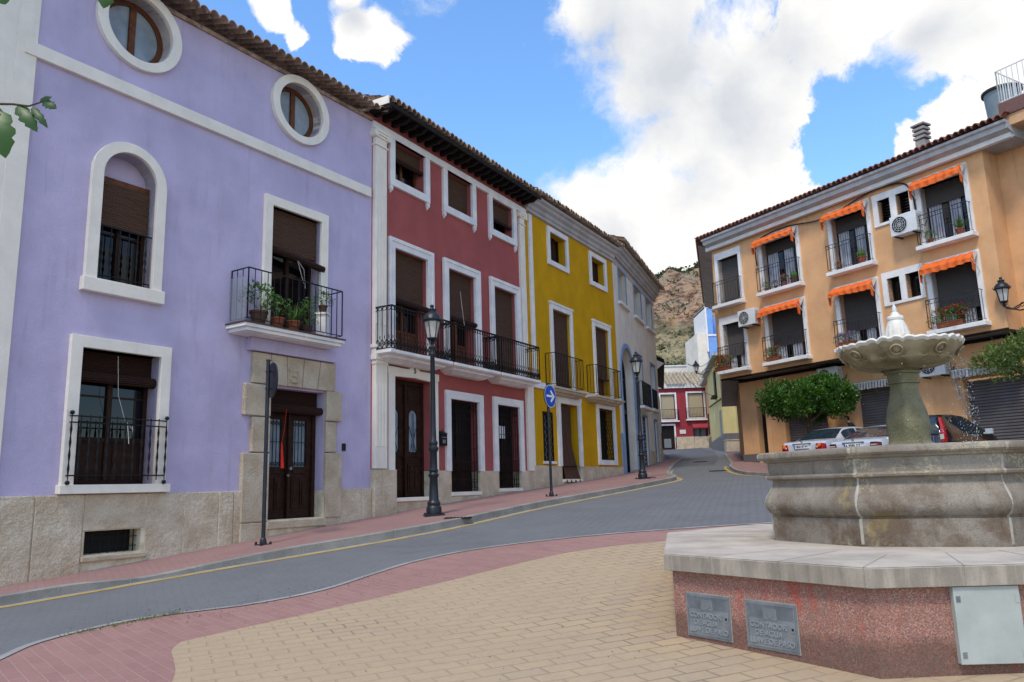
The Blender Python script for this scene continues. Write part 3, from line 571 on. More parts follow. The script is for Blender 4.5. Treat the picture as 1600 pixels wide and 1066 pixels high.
def text_part(s,fr,parent,u,w_,z,size,mn,name='lettering',depth=.004,rot=None,center=True,kindloc=None,bold=False):
    c=bpy.data.curves.new('t','FONT'); c.body=s; c.size=size; c.extrude=depth; c.align_x='CENTER' if center else 'LEFT'; c.align_y='CENTER'
    if bold: c.offset=size*.02
    to=bpy.data.objects.new('t',c); S.collection.objects.link(to); dg=bpy.context.evaluated_depsgraph_get(); me=bpy.data.meshes.new_from_object(to.evaluated_get(dg)); bpy.data.objects.remove(to)
    me.materials.clear(); me.materials.append(MATS[mn]); M=Matrix.Rotation(R_(90),4,'X')
    me.transform(M); 
    if kindloc is not None: me.transform(kindloc)
    else: me.transform(Matrix.Translation((u,-w_,z-fr.zb)))
    o=bpy.data.objects.new(name,me); S.collection.objects.link(o); o.parent=parent; return o
def pilaster(fr,parent,u0,u1,z0,z1,w1,mn='trim_stone',cap=True,name='pilaster'):
    mb=MB(fr); mb.box(u0,u1,-.02,w1,z0,z1)
    nfl=4; 
    for k in range(nfl):
        a=u0+(u1-u0)*(k+.5)/nfl; mb.box(a-(u1-u0)*.07,a+(u1-u0)*.07,w1,w1+.012,z0+.5,z1-.55)
    if cap:
        mb.box(u0-.03,u1+.03,-.02,w1+.03,z1-.42,z1-.38); mb.box(u0-.03,u1+.03,-.02,w1+.03,z1-.2,z1-.14); mb.box(u0-.07,u1+.07,-.02,w1+.08,z1-.08,z1)
        for s_ in (u0-.03,u1+.03): mb.tube([(s_,-.01,z1-.14),(s_,w1+.07,z1-.14)],.075,12); mb.tube([(s_,w1+.07,z1-.14),(s_,w1+.085,z1-.14)],.03,10)
        mb.box(u0-.02,u1+.02,-.02,w1+.06,z1-.14,z1-.08)
    return mb.build(name,mn,parent,bevel=.005)
def stone_blocks(fr,mb,edges,z0f,z1,w1,gap=.012,rnd=random.Random(5)):
    for a,b in zip(edges,edges[1:]):
        mb.box(a+gap,b-gap,-.03,w1+rnd.uniform(-.006,.008),z0f,z1)
def shell(fr,parent,u0,u1,z0,z1,depth,mn,front=False,name='side_walls',skip=()):
    mb=MB(fr)
    if 'l' not in skip: mb.quad((u0,0,z0),(u0,0,z1),(u0,-depth,z1),(u0,-depth,z0))
    if 'r' not in skip: mb.quad((u1,0,z0),(u1,0,z1),(u1,-depth,z1),(u1,-depth,z0))
    mb.quad((u0,-depth,z0),(u1,-depth,z0),(u1,-depth,z1),(u0,-depth,z1)); return mb.build(name,mn,parent)
def pot(name,lab,loc,kind,size=.3,group='potted plants on the balconies',seed=1,pm='dark_pot',fl=None,w_=.0,trough=0,rz=0):
    rnd=random.Random(seed); e=empty(name,loc,rz); tag(e,lab,'potted plant',group); mb=MB(); h=size*.75
    if trough:
        mb.box(-trough,trough,-.09,.09,0,.16); mb.box(-trough-.01,trough+.01,-.10,.10,.15,.18); h=.18
    else: mb.lathe([(size*.3,0),(size*.42,h*.85),(size*.47,h*.86),(size*.47,h),(size*.38,h),(size*.36,h*.8),(0,h*.8)],n=14)
    mb.build('pot',pm,e,smooth=True)
    lf=MB(); flw=MB(); ext=trough or size*.4
    if kind=='cactus':
        lf.lathe([(size*.25,h*.8),(size*.42,h+size*.25),(size*.38,h+size*.55),(size*.15,h+size*.75),(0,h+size*.78)],n=16,rf=lambda a,z:1+.1*math.cos(8*a))
    elif kind=='spiky':
        for k in range(46):
            a=rnd.uniform(0,6.28); tl=rnd.uniform(.25,1.1); L_=size*rnd.uniform(1.1,1.9); d=Vector((math.cos(a)*math.sin(tl),math.sin(a)*math.sin(tl),math.cos(tl))); p=Vector((0,0,h*.9)); q=p+d*L_*.6; r_=p+d*L_+Vector((0,0,-L_*.12*tl)); s_=d.cross(Vector((0,0,1))).normalized()*size*.05
            lf.add([p-s_,p+s_,q+s_*.8,q-s_*.8,r_],[(0,1,2,3),(3,2,4)])
    else:
        n=int(190*(1+4*trough)); 
        for k in range(n):
            th=rnd.uniform(0,6.28); ph=rnd.uniform(-.35 if kind=='trail' else -.1,1.5); rr=rnd.uniform(.5,1)**.5*size*(1.1 if kind!='tall' else .9)
            p=Vector((rnd.uniform(-ext,ext) if trough else 0,0,h+size*.35))+Vector((math.cos(th)*math.cos(ph)*rr,math.sin(th)*math.cos(ph)*rr*(.6 if trough else 1),math.sin(ph)*rr*(2.2 if kind=='tall' else 1.0)))
            leafq(lf,p,rnd,size*.26)
            if fl and rnd.random()<.28:
                for j in range(3): leafq(flw,p+Vector((rnd.uniform(-.02,.02),rnd.uniform(-.02,.02),rnd.uniform(0,.03))),rnd,size*.19)
    if kind not in('cactus','spiky'):
        for k in range(5): lf.tube([(rnd.uniform(-ext,ext)*.5,0,h*.8),(rnd.uniform(-ext,ext),rnd.uniform(-.3,.3)*size,h+size*.6)],.006,4)
    lf.build('foliage','pot_leaf',e)
    if flw.v: flw.build('flowers',fl,e)
    return e
def leafq(mb,p,rnd,L_,wd=.42,d=None):
    d=d or Vector((rnd.gauss(0,1),rnd.gauss(0,1),rnd.gauss(0,.8))).normalized(); s_=d.cross(Vector((rnd.gauss(0,1),rnd.gauss(0,1),rnd.gauss(0,1)))).normalized(); up=d.cross(s_)*L_*.12
    a=p; b=p+d*L_; m_=p+d*L_*.5
    mb.add([a,m_+s_*L_*wd*.5+up,b,m_-s_*L_*wd*.5+up],[(0,1,2),(0,2,3)])
# ================= LAVENDER HOUSE
FL=Fr((-7.3047,11.718),(.5410,.8410),.42); LB=FL.empty('lavender_house'); tag(LB,'three-storey lavender house with oval attic windows and a pale stone base, nearest on the left','house','coloured houses along the left side')
ov=[(1.36,9.93,.62,.62),(5.13,9.90,.62,.60)]
A_in=arch(.87,1.85,5.17,7.52); UR=rect(4.43,5.78,4.82,7.50); LL=rect(.73,2.10,1.84,4.01)
DOOR=rect(4.50,5.98,1.12,3.72); CEL=rect(.98,1.92,.76,1.12)
mb=MB(FL); wall_sheet(mb,-.33,7.42,1.66,10.62,[oval(*ov[0]),oval(*ov[1]),A_in,UR,LL,rect(4.50,5.98,1.66,3.72)],0,.32); mb.build('wall','lavender_plaster',LB)
shell(FL,LB,-.6,7.42,-.5,10.6,9,'lavender_plaster',skip=('r',))
mb=MB(FL); wall_sheet(mb,-.7,7.42,-.4,1.67,[CEL,rect(4.50,5.98,1.12,1.67)],.038,.4); mb.build('base_backing','mortar',LB)
mb=MB(FL); rn=random.Random(2)
E_=[-.33,.19,.93,1.98,2.69,3.40,3.72,4.18]
for a,b in zip(E_,E_[1:]):
    if abs(a-.93)<.01:
        mb.box(a+.012,b-.012,-.03,.055,1.13,1.685); mb.box(a+.012,.97,-.03,.055,-.4,1.12)
    else: mb.box(a+.009,b-.009,-.03,.055+rn.uniform(-.006,.008),-.4,1.685)
for a,b in ((6.33,7.08),(7.09,7.42)): mb.box(a+.012,b-.006,-.03,.058,-.4,1.685)
mb.box(6.0,6.33,-.03,.055,-.4,1.10)
mb.build('stone_base','rough_limestone',LB,bevel=.012)
mb=MB(FL); mb.box(.93,2.02,.0,.10,.66,.735); mb.build('cellar_sill','dressed_limestone',LB,bevel=.01)
cw=MB(FL); cw.quad((.95,-.28,.7),(1.95,-.28,.7),(1.95,-.28,1.2),(.95,-.28,1.2)); cwo=cw.build('cellar_window','dark_interior',LB)
g=MB(FL)
for k in range(7): g.tube([(1.02+k*.14,-.08,.74),(1.02+k*.14,-.08,1.14)],.009,4)
for z in (.85,1.0): g.tube([(.97,-.08,z),(1.93,-.08,z)],.009,4)
g.build('grille','black_iron',cwo)
# corner strip and neighbour
mb=MB(FL); mb.box(-.64,-.33,-.03,.05,-.4,10.62)
for z in (2.1,3.9,5.75,7.6,9.4): pass
mb.build('corner_strip','trim_stone',LB,bevel=.008)
mb=MB(FL); mb.box(-.52,7.34,-.01,.075,8.56,8.79); mb.build('string_course','trim_stone',LB,bevel=.01)
# ovals
for cu,cz,ru,rz in ov:
    o=surround(FL,LB,oval(cu,cz,ru+.19,rz+.17),oval(cu,cz,ru,rz),.085,'trim_stone',.30,'window')
    mb=MB(FL); mb.ring(oval(cu,cz,ru+.01,rz+.01),oval(cu,cz,ru-.10,rz-.10),-.30,-.24); mb.box(cu-.06,cu+.06,-.30,-.225,cz-rz+.06,cz+rz-.06); mb.build('casement','brown_wood',o)
    p_=oval(cu,cz,ru,rz); g=MB(FL); g.add([(u,-.27,z) for u,z in p_],[tuple(range(len(p_)))]); g.build('pane','pale_glass',o)
# arched window
o=surround(FL,LB,arch(.67,2.03,5.17,7.70),A_in,.075,'trim_stone',.30,'window')
MB(FL).box(.63,2.07,-.02,.12,4.94,5.17).build('sill','trim_stone',o,bevel=.01)
MB(FL).quad((.86,-.29,7.0),(1.86,-.29,7.0),(1.86,-.29,7.54),(.86,-.29,7.54)).build('tympanum','lavender_plaster',o)
MB(FL).box(.87,1.85,-.29,-.17,6.95,7.06).build('lintel','brown_wood',o)
casement(FL,o,.88,1.84,5.18,6.96,-.29,'dark_wood','window_glass',0,1)
blind(FL,o,.88,1.84,6.95,6.17,-.15,'blind_slats',.0)
mb=MB(FL); 
for z,r in ((6.13,.016),(5.27,.012)): mb.tube([(.87,-.03,z),(1.85,-.03,z)],r,6)
for k in range(6):
    u=.96+k*.158; mb.tube([(u,-.03,5.20),(u,-.03,5.45),(u,-.03,5.52),(u,-.03,5.58),(u,-.03,5.66),(u,-.03,5.73),(u,-.03,5.80),(u,-.03,5.87),(u,-.03,6.13)],[.009,.009,.022,.009,.024,.009,.022,.009,.009],8)
mb.build('railing','black_iron',o,smooth=True)
# upper right balcony window
o=rsurround(FL,LB,4.43,5.78,4.82,7.50,.20,.07,'trim_stone',.32)
casement(FL,o,4.44,5.77,4.83,7.49,-.31,'dark_wood','window_glass',.7,0)
blind(FL,o,4.44,5.77,7.49,6.62,-.10,'blind_slats',0); 
mb=MB(FL); mb.tube([(4.42,-.06,6.60),(5.1,.02,6.52),(5.85,.05,6.42)],.075,12); mb.build('blind_roll','dark_blind',o,smooth=True)
mb=MB(FL); mb.tube([(5.1,.06,6.5),(5.2,.07,6.2),(5.35,.05,5.9),(5.3,.05,6.3),(5.15,.05,6.45)],.005,4); mb.build('cord','white_canvas',o)
BW=.56
mb=MB(FL); mb.box(3.50,5.96,-.02,BW-.04,4.66,4.73); mb.box(3.44,6.02,-.02,BW,4.73,4.80); mb.box(3.56,5.90,-.02,BW-.1,4.645,4.66)
bal=mb.build('balcony','trim_white',LB,bevel=.012)
MB(FL).box(3.42,6.04,0,BW+.02,4.80,4.825).build('balcony_floor','dark_pot',bal)
railing(FL,bal,[(3.52,.02),(3.52,BW-.05),(5.98,BW-.05),(5.98,.02)],4.90,5.88,.155,.008,.016)
mb=MB(FL); mb.box(3.48,3.495,.05,BW-.06,4.86,5.72); mb.build('side_screen','screen_mesh',bal)
MB(FL).box(3.93,6.20,-.02,.15,4.385,4.64).build('panel','lavender_plaster',bal,bevel=.008)
# lower left window with its cage railing
o=rsurround(FL,LB,.73,2.10,1.84,4.01,.19,.08,'trim_stone',.34,bb=0)
MB(FL).box(.50,2.36,-.02,.13,1.70,1.84).build('sill','trim_stone',o,bevel=.01)
casement(FL,o,.74,2.09,1.85,4.0,-.33,'dark_wood','window_glass',.72,1)
mb=MB(FL); mb.box(.74,2.09,-.26,-.20,3.62,4.0); mb.tube([(.72,-.14,3.58),(2.16,-.12,3.56)],.09,14); mb.build('blind','dark_blind',o,smooth=True)
mb=MB(FL); mb.tube([(1.38,-.04,3.95),(1.42,-.03,3.3),(1.55,-.02,2.9),(1.68,0,2.75)],.0035,4); mb.tube([(1.6,0,2.8),(1.63,.01,2.5)],.008,5); mb.tube([(1.68,0,2.8),(1.72,.01,2.52)],.006,5); mb.build('cord','white_canvas',o)
mb=MB(FL); rwz=.14; U0,U1=.60,2.22
for z in (2.90,2.80,1.98): mb.tube([(U0,0,z),(U0,rwz,z),(U1,rwz,z),(U1,0,z)],.011,6)
for k in range(12):
    u=U0+(U1-U0)*k/11; pts=[(u,rwz,1.90)]; rs=[.008]
    for j in range(9): pts.append((u,rwz,1.98+j*.102)); rs.append(.022 if j%2 else .010)
    pts.append((u,rwz,2.93)); rs.append(.008); mb.tube(pts,rs,6)
for u in (U0,U1):
    for z in (1.87,2.95): mb.lathe([(.0,-.035),(.028,-.02),(.036,0),(.028,.02),(0,.035)],(0,0,0),8) if 0 else mb.tube([(u,rwz-.03,z),(u,rwz-.015,z),(u,rwz+.015,z),(u,rwz+.03,z)],[.012,.034,.034,.012],8)
mb.build('railing','black_iron',o)
# doorway
mb=MB(FL)
for a,b,z0,z1 in ((3.86,4.50,3.12,3.74),(4.06,4.50,2.42,3.10),(3.86,4.50,1.10,2.40),(3.86,4.50,-.4,1.09),(5.98,6.44,3.12,3.76),(5.98,6.30,2.46,3.10),(5.98,6.46,1.10,2.44)):
    mb.box(a+.006,b,-.34,.085+rn.uniform(-.008,.008),z0,z1)
le=[4.04,4.55,4.92,5.30,5.72,6.24]; lt=[4.04,4.48,4.88,5.34,5.80,6.24]
for k in range(5):
    a,b=le[k]+.006,le[k+1]-.006; at,bt=lt[k]+.006,lt[k+1]-.006
    vs=[(a,-.34,3.76),(b,-.34,3.76),(bt,-.34,4.37),(at,-.34,4.37),(a,.085,3.76),(b,.085,3.76),(bt,.085,4.37),(at,.085,4.37)]
    mb.add(vs,[(0,1,2,3),(4,7,6,5),(0,4,5,1),(1,5,6,2),(2,6,7,3),(3,7,4,0)])
ds=mb.build('door_surround','dressed_limestone',LB,bevel=.02)
mb=MB(FL); mb.box(4.95,5.12,.08,.115,3.88,4.12); mb.box(4.91,5.16,.08,.13,4.06,4.12); mb.box(4.98,5.13,.08,.13,3.84,3.90); mb.tube([(4.98,.12,4.0),(5.1,.12,3.97)],.035,8); mb.build('keystone_carving','dressed_limestone',ds,bevel=.01)
MB(FL).box(4.48,6.02,-.36,.10,.95,1.10).build('doorstep','dressed_limestone',ds,bevel=.012)
mb=MB(FL); W0=-.34
mb.box(4.52,4.60,W0,W0+.12,1.12,3.7); mb.box(5.88,5.96,W0,W0+.12,1.12,3.7); mb.box(4.6,5.88,W0,W0+.12,3.3,3.7); mb.box(5.21,5.27,W0,W0+.14,1.12,3.3)
for a,b in ((4.6,5.21),(5.27,5.88)):
    mb.box(a,b,W0,W0+.05,1.12,2.10); mb.box(a,a+.13,W0,W0+.075,2.1,3.3); mb.box(b-.13,b,W0,W0+.075,2.1,3.3); mb.box(a+.13,b-.13,W0,W0+.075,3.12,3.3); mb.box(a+.13,b-.13,W0,W0+.075,2.02,2.16)
    for c,d in ((a+.10,(a+b)/2-.03),((a+b)/2+.03,b-.10)): mb.box(c,d,W0+.05,W0+.075,1.32,1.94); mb.box(c+.04,d-.04,W0+.075,W0+.095,1.38,1.88)
    mb.box(a+.04,b-.04,W0+.05,W0+.085,1.14,1.24)
dr=mb.build('door','dark_wood',LB,bevel=.006)
for a,b in ((4.6,5.21),(5.27,5.88)):
    MB(FL).quad((a+.13,W0+.03,2.16),(b-.13,W0+.03,2.16),(b-.13,W0+.03,3.12),(a+.13,W0+.03,3.12)).build('door_pane','door_glass',dr)
    g=MB(FL)
    for k in range(4):
        u=a+.17+k*.09; g.tube([(u,W0+.07,2.17),(u,W0+.07,3.11)],.009,4)
        for z in (2.22,3.04): g.tube([(u+.04*math.cos(q_/8*6.28),W0+.07,z+.035*math.sin(q_/8*6.28)) for q_ in range(9)],.007,4)
    g.tube([(a+.13,W0+.07,2.66),(b-.13,W0+.07,2.66)],.009,4); g.build('door_grille','black_iron',dr)
mb=MB(FL); mb.tube([(5.24,W0+.14,2.12),(5.24,W0+.20,2.12)],[.02,.035],10); mb.tube([(5.20,W0+.14,1.98),(5.20,W0+.17,1.98)],.025,8); mb.build('door_knob','galvanised',dr)
mb=MB(FL); mb.box(4.52,5.96,-.24,-.20,3.36,3.72); mb.tube([(4.5,-.12,3.32),(6.02,-.10,3.32)],.085,14); mb.build('door_blind','dark_blind',dr,smooth=True)
mb=MB(FL); mb.tube([(4.98,-.02,3.3),(4.92,0,2.9),(4.86,.0,2.6)],.004,4); mb.tube([(4.86,.0,2.62),(4.86,.01,2.45),(4.88,.01,2.12)],[.012,.024,.034],7); mb.build('pull_cord','red_cloth',dr)
MB(FL).box(6.52,6.62,0,.03,2.50,2.66).build('doorbell','black_plastic',LB,bevel=.005)
tile_roof(FL,'roof','old_tiles',-.75,7.55,.46,10.72,5,.32,LB,.21,.046,11,lip=.03)
mb=MB(FL); mb.box(-.7,7.42,-.3,.05,10.56,10.64); mb.build('eave','old_tiles',LB)
# potted plants on that balcony
for i,(u,w_,kd,sz,pm,lab) in enumerate(((3.95,.30,'bush',.30,'dark_pot','bushy green plant in a dark pot, leftmost on the lavender house balcony'),(4.40,.32,'bush',.24,'terracotta','low pale-leaved plant in a terracotta pot, second from the left on the lavender balcony'),(4.80,.32,'spiky',.24,'terracotta','upright strappy plant in the middle of the lavender balcony'),(5.15,.34,'tall',.20,'dark_pot','small shrub in a dark pot right of the strappy plant on the lavender balcony'))):
    p=FL.W(u,w_,4.826); pot('potted_plant',lab,p,kd,sz*1.3,seed=10+i,pm=pm,group='potted plants on the lavender house balcony')
p=FL.W(5.62,.3,4.826); mb=MB(); mb.box(-.11,.11,-.11,.11,0,.5); mb.box(-.14,.14,-.14,.14,.5,.54); o=mb.build('plant_stand','trim_white',None,loc=p); tag(o,'white plant stand at the right end of the lavender balcony','plant stand')
pot('potted_plant','trailing plant in a dark bowl on the white stand of the lavender balcony',FL.W(5.62,.3,5.367),'trail',.22,seed=15,group='potted plants on the lavender house balcony')
# neighbour on the far left
FN=Fr((-7.3047-.5410*9.6,11.718-.8410*9.6),(.5410,.8410),-.2); NB=FN.empty('pale_house'); tag(NB,'pale bluish-white house at the left edge before the lavender one','house','coloured houses along the left side')
mb=MB(FN); mb.box(0,8.962,-8,.0,-1.5,10.4); mb.build('wall','pale_blue_plaster',NB); mb=MB(FN); mb.box(8.66,8.958,-.02,.045,-1,10.4); mb.build('corner_strip','trim_stone',NB)
wi=rsurround(FN,NB,5.0,6.2,1.7,3.9,.16,.06,'trim_stone',0); casement(FN,wi,5.0,6.2,1.7,3.9,.0,'brown_wood')
wi=rsurround(FN,NB,5.0,6.2,5.0,7.2,.16,.06,'trim_stone',0); casement(FN,wi,5.0,6.2,5.0,7.2,.0,'brown_wood')
tile_roof(FN,'roof','old_tiles',-.1,8.9,.4,10.6,5,.32,NB,.25,.06,6)
# ================= RED HOUSE
FR_=Fr((-3.2925,17.9551),(.50110,.86539),1.05); RB=FR_.empty('red_house'); tag(RB,'red three-storey house with white window frames, dark wooden eaves and iron balconies','house','coloured houses along the left side')
T=[(.83,2.11,9.33,10.38),(3.14,4.40,9.33,10.38),(5.52,6.78,9.33,10.33)]; Mw=[(.82,2.18,4.82,7.53),(3.13,4.47,4.82,7.55),(5.50,6.81,4.82,7.55)]
Dw=(.80,2.34,1.45,4.32); Gw=[(3.16,4.55,1.54,3.97),(5.54,6.83,1.60,4.0)]
ops=[rect(*x) for x in T+Mw]+[rect(Dw[0],Dw[1],2.08,Dw[3])]+[rect(a,b,2.08,d) for a,b,c,d in Gw]
mb=MB(FR_); wall_sheet(mb,0,7.62,2.08,11.0,ops,0,.34); mb.build('wall','red_plaster',RB); shell(FR_,RB,0,7.62,0,11.1,9,'red_plaster',skip=('r',))
mb=MB(FR_); wall_sheet(mb,0,7.62,0,2.08,[rect(Dw[0],Dw[1],1.45,2.08)]+[rect(a,b,c,2.08) for a,b,c,d in Gw],.038,.38); mb.build('base_backing','mortar',RB)
mb=MB(FR_); rn=random.Random(4)
def blocks(mb,edges,z0,z1,w1):
    for a,b in zip(edges,edges[1:]): mb.box(a+.005,b-.005,-.03,w1+rn.uniform(-.005,.006),z0,z1)
blocks(mb,[.0,.26,.80],0,2.1,.14); blocks(mb,[2.34,2.62,3.16],0,2.09,.055); blocks(mb,[4.55,5.05,5.54],0,2.09,.055); blocks(mb,[6.83,7.2,7.62],0,2.1,.06)
mb.box(.80,2.34,-.03,.05,0,1.36); mb.box(3.16,4.55,-.03,.05,0,1.44); mb.box(5.54,6.83,-.03,.05,0,1.50); mb.build('stone_base','rough_limestone',RB,bevel=.01)
mb=MB(FR_); mb.box(.78,2.36,-.34,.10,1.36,1.45); mb.box(3.14,4.57,-.34,.08,1.44,1.54); mb.box(5.52,6.85,-.34,.08,1.50,1.60); mb.build('door_sills','trim_stone',RB,bevel=.008)
pilaster(FR_,RB,.04,.46,4.98,10.37,.10); pilaster(FR_,RB,.05,.46,2.12,4.62,.12,cap=False)
mb=MB(FR_); mb.box(.0,.52,-.02,.16,4.62,4.74); mb.box(.02,.48,-.02,.13,4.74,4.90); mb.box(-.01,.53,-.02,.17,4.90,4.98); mb.box(.03,.48,-.02,.14,4.52,4.62); mb.build('pilaster_base','trim_stone',RB,bevel=.01)
pilaster(FR_,RB,7.14,7.46,4.9,10.37,.08); pilaster(FR_,RB,7.28,7.60,2.1,4.75,.09,cap=False)
MB(FR_).box(-.02,7.60,-.02,.085,10.38,10.57).build('frieze_band','trim_white',RB,bevel=.01)
for i,(a,b,c,d) in enumerate(T):
    o=rsurround(FR_,RB,a,b,c,d,.20,.075,'trim_white')
    mb=MB(FR_)
    for u in (a-.13,b+.13): mb.add([(u-.06,-.01,c-.2),(u+.06,-.01,c-.2),(u+.06,.06,c-.2),(u-.06,.06,c-.2),(u-.06,-.01,c-.30),(u+.06,-.01,c-.30),(u+.06,.06,c-.30),(u-.06,.06,c-.30),(u,0,c-.40)],[(0,1,5,4),(1,2,6,5),(2,3,7,6),(3,0,4,7),(4,5,8),(5,6,8),(6,7,8),(7,4,8)])
    mb.build('corbel','trim_white',o)
    casement(FR_,o,a+.01,b-.01,c+.01,d-.01,-.32,'brown_wood' if i==0 else 'dark_wood','window_glass',0,0)
    zb=[c+.62,c+.02,c+.40][i]; blind(FR_,o,a,b,d-.01,zb,-.14,'blind_slats',.0)
    if i!=1:
        mb=MB(FR_); mb.tube([(a,-.10,zb),(b+.02,-.06,zb-.03)],.06,10); mb.build('blind_roll','dark_blind',o,smooth=True)
for i,(a,b,c,d) in enumerate(Mw):
    o=rsurround(FR_,RB,a,b,c,d,.21,.08,'trim_white',bb=0); MB(FR_).ring([(a-.21-.03,c),(b+.24,c),(b+.24,d+.24),(a-.24,d+.24)],[(a-.15,c),(b+.15,c),(b+.15,d+.15),(a-.15,d+.15)],.02,.10).build('architrave','trim_white',o)
    casement(FR_,o,a+.01,b-.01,c+.01,d-.01,-.33,'brown_wood','window_glass',.7,1)
    zb=[6.25,6.22,4.9][i]; blind(FR_,o,a,b,d-.01,zb,-.12,'blind_slats',0)
    if i<2: mb=MB(FR_); mb.tube([(a,-.06,zb),(b+.02,.02,zb-.06)],.075,12); mb.build('blind_roll','dark_blind',o,smooth=True)
    if i==1: MB(FR_).box(a+.28,a+.42,-.25,.02,4.84,6.1).build('open_leaf','brown_wood',o); mb=MB(FR_); mb.tube([(3.7,.05,7.0),(3.75,.06,6.6),(3.88,.05,6.05)],.006,5); mb.build('cord','white_canvas',o)
def scroll(mb,a,b,k,n,u,w_,z0,z1,r):
    if k==n: return
    L_=math.hypot(b[0]-a[0],b[1]-a[1]); du=(b[0]-a[0])/n; dw=(b[1]-a[1])/n
    z_a=z0; z_b=z0+.22
    mb.tube([(u,w_,z_a),(u+du,w_+dw,z_b)],r*.9,4); mb.tube([(u+du,w_+dw,z_a),(u,w_,z_b)],r*.9,4)
    for zc in (z0+.11,):
        mb.tube([(u+du/2+du*.32*math.cos(q/6*6.28),w_+dw/2+dw*.32*math.cos(q/6*6.28),zc+.035*math.sin(q/6*6.28)) for q in range(7)],r,4,cap=False)
    mb.tube([(u+du/2+du*.45*math.cos(q/6*6.28),w_+dw/2+dw*.45*math.cos(q/6*6.28),z1-.06+.045*math.sin(q/6*6.28)) for q in range(7)],r,4,cap=False)
    mb.tube([(u+du/2,w_+dw/2,z_b),(u+du/2,w_+dw/2,z_b+.08)],r,4)
PROF=[(.0,-.15),(.22,-.15),(.36,-.09),(.42,-.07),(.44,-.02),(.52,-.01),(.57,.02),(.57,.09),(.0,.09)]
for i,(a,b) in enumerate(((.06,2.52),(2.64,4.88),(5.00,7.28))):
    mb=MB(FR_); moulding(FR_,mb,a+.55,b-.55,[(w_,4.74+z) for w_,z in PROF]); bo=mb.build('balcony','trim_white',RB)
    railing(FR_,bo,[(a,.02),(a,.56),(b-.02,.56),(b-.02,.02)],4.86,5.86,.125,.009,.02,extra=scroll)
# main door
a,b,c,d=Dw
prof=[(a-.22,c+.6),(a,c+.6)]
out=[(a-.24,2.08),(b+.22,2.08),(b+.22,d+.05),(b+.26,d+.05),(b+.26,d+.22),(a+.98,d+.22),(a+.90,d+.35),(a+.66,d+.35),(a+.58,d+.22),(a-.27,d+.22),(a-.27,d+.05),(a-.24,d+.05)]
inn=[(a,2.08),(b,2.08),(b,d-.1),(b,d),(b-.01,d),(a+.98,d+.02),(a+.90,d+.03),(a+.66,d+.03),(a+.58,d+.02),(a+.01,d),(a,d),(a,d-.1)]
o=MB(FR_).ring(out,inn,-.02,.08).build('door_surround','trim_stone',RB)
text_part('5',FR_,o,a+.78,.085,d+.20,.19,'black_iron','house_number',bold=True)
W0=-.33; mb=MB(FR_); mb.box(a,a+.07,W0,W0+.1,c,d); mb.box(b-.07,b,W0,W0+.1,c,d); mb.box(a+.07,b-.07,W0,W0+.1,d-.12,d); mb.box((a+b)/2-.035,(a+b)/2+.035,W0,W0+.13,c,d-.12)
for x0,x1 in ((a+.07,(a+b)/2-.035),((a+b)/2+.035,b-.07)):
    mb.box(x0,x1,W0,W0+.05,c,c+.98); mb.box(x0,x1,W0,W0+.06,d-.62,d-.12); mb.box(x0+.08,x1-.08,W0+.06,W0+.085,d-.54,d-.22); mb.box(x0+.14,x1-.14,W0+.085,W0+.1,d-.48,d-.28)
    mb.box(x0,x0+.15,W0,W0+.07,c+.98,d-.62); mb.box(x1-.15,x1,W0,W0+.07,c+.98,d-.62); mb.box(x0+.15,x1-.15,W0,W0+.07,c+.98,c+1.10)
    mb.box(x0+.1,x1-.1,W0+.05,W0+.08,c+.14,c+.84); mb.box(x0+.16,(x0+x1)/2-.03,W0+.08,W0+.1,c+.2,c+.78); mb.box((x0+x1)/2+.03,x1-.16,W0+.08,W0+.1,c+.2,c+.78)
dr=mb.build('door','dark_wood',RB,bevel=.006)
for x0,x1 in ((a+.07,(a+b)/2-.035),((a+b)/2+.035,b-.07)):
    ar=arch(x0+.16,x1-.16,c+1.10,d-.72,10); g=MB(FR_); g.ring([(x0+.15,c+1.08),(x1-.15,c+1.08)]+[(x1-.15,d-.62)]*3+[((x0+x1)/2,d-.62)]*5+[(x0+.15,d-.62)]*3,ar[:2]+ar[2:13],W0,W0+.07) if len(ar)==13 else None; g.build('door_frame','dark_wood',dr)
    MB(FR_).quad((x0+.15,W0+.03,c+1.1),(x1-.15,W0+.03,c+1.1),(x1-.15,W0+.03,d-.62),(x0+.15,W0+.03,d-.62)).build('door_pane','door_glass',dr)
    g=MB(FR_); cu=(x0+x1)/2
    for s_ in (-1,1):
        g.tube([(cu+s_*(.13-.1*math.sin(k/10*math.pi*2)),W0+.06,c+1.1+k*.115) for k in range(11)],.008,4); g.tube([(cu+s_*.03,W0+.06,c+1.12),(cu+s_*.03,W0+.06,d-.8)],.006,4)
    g.build('door_grille','black_iron',dr)
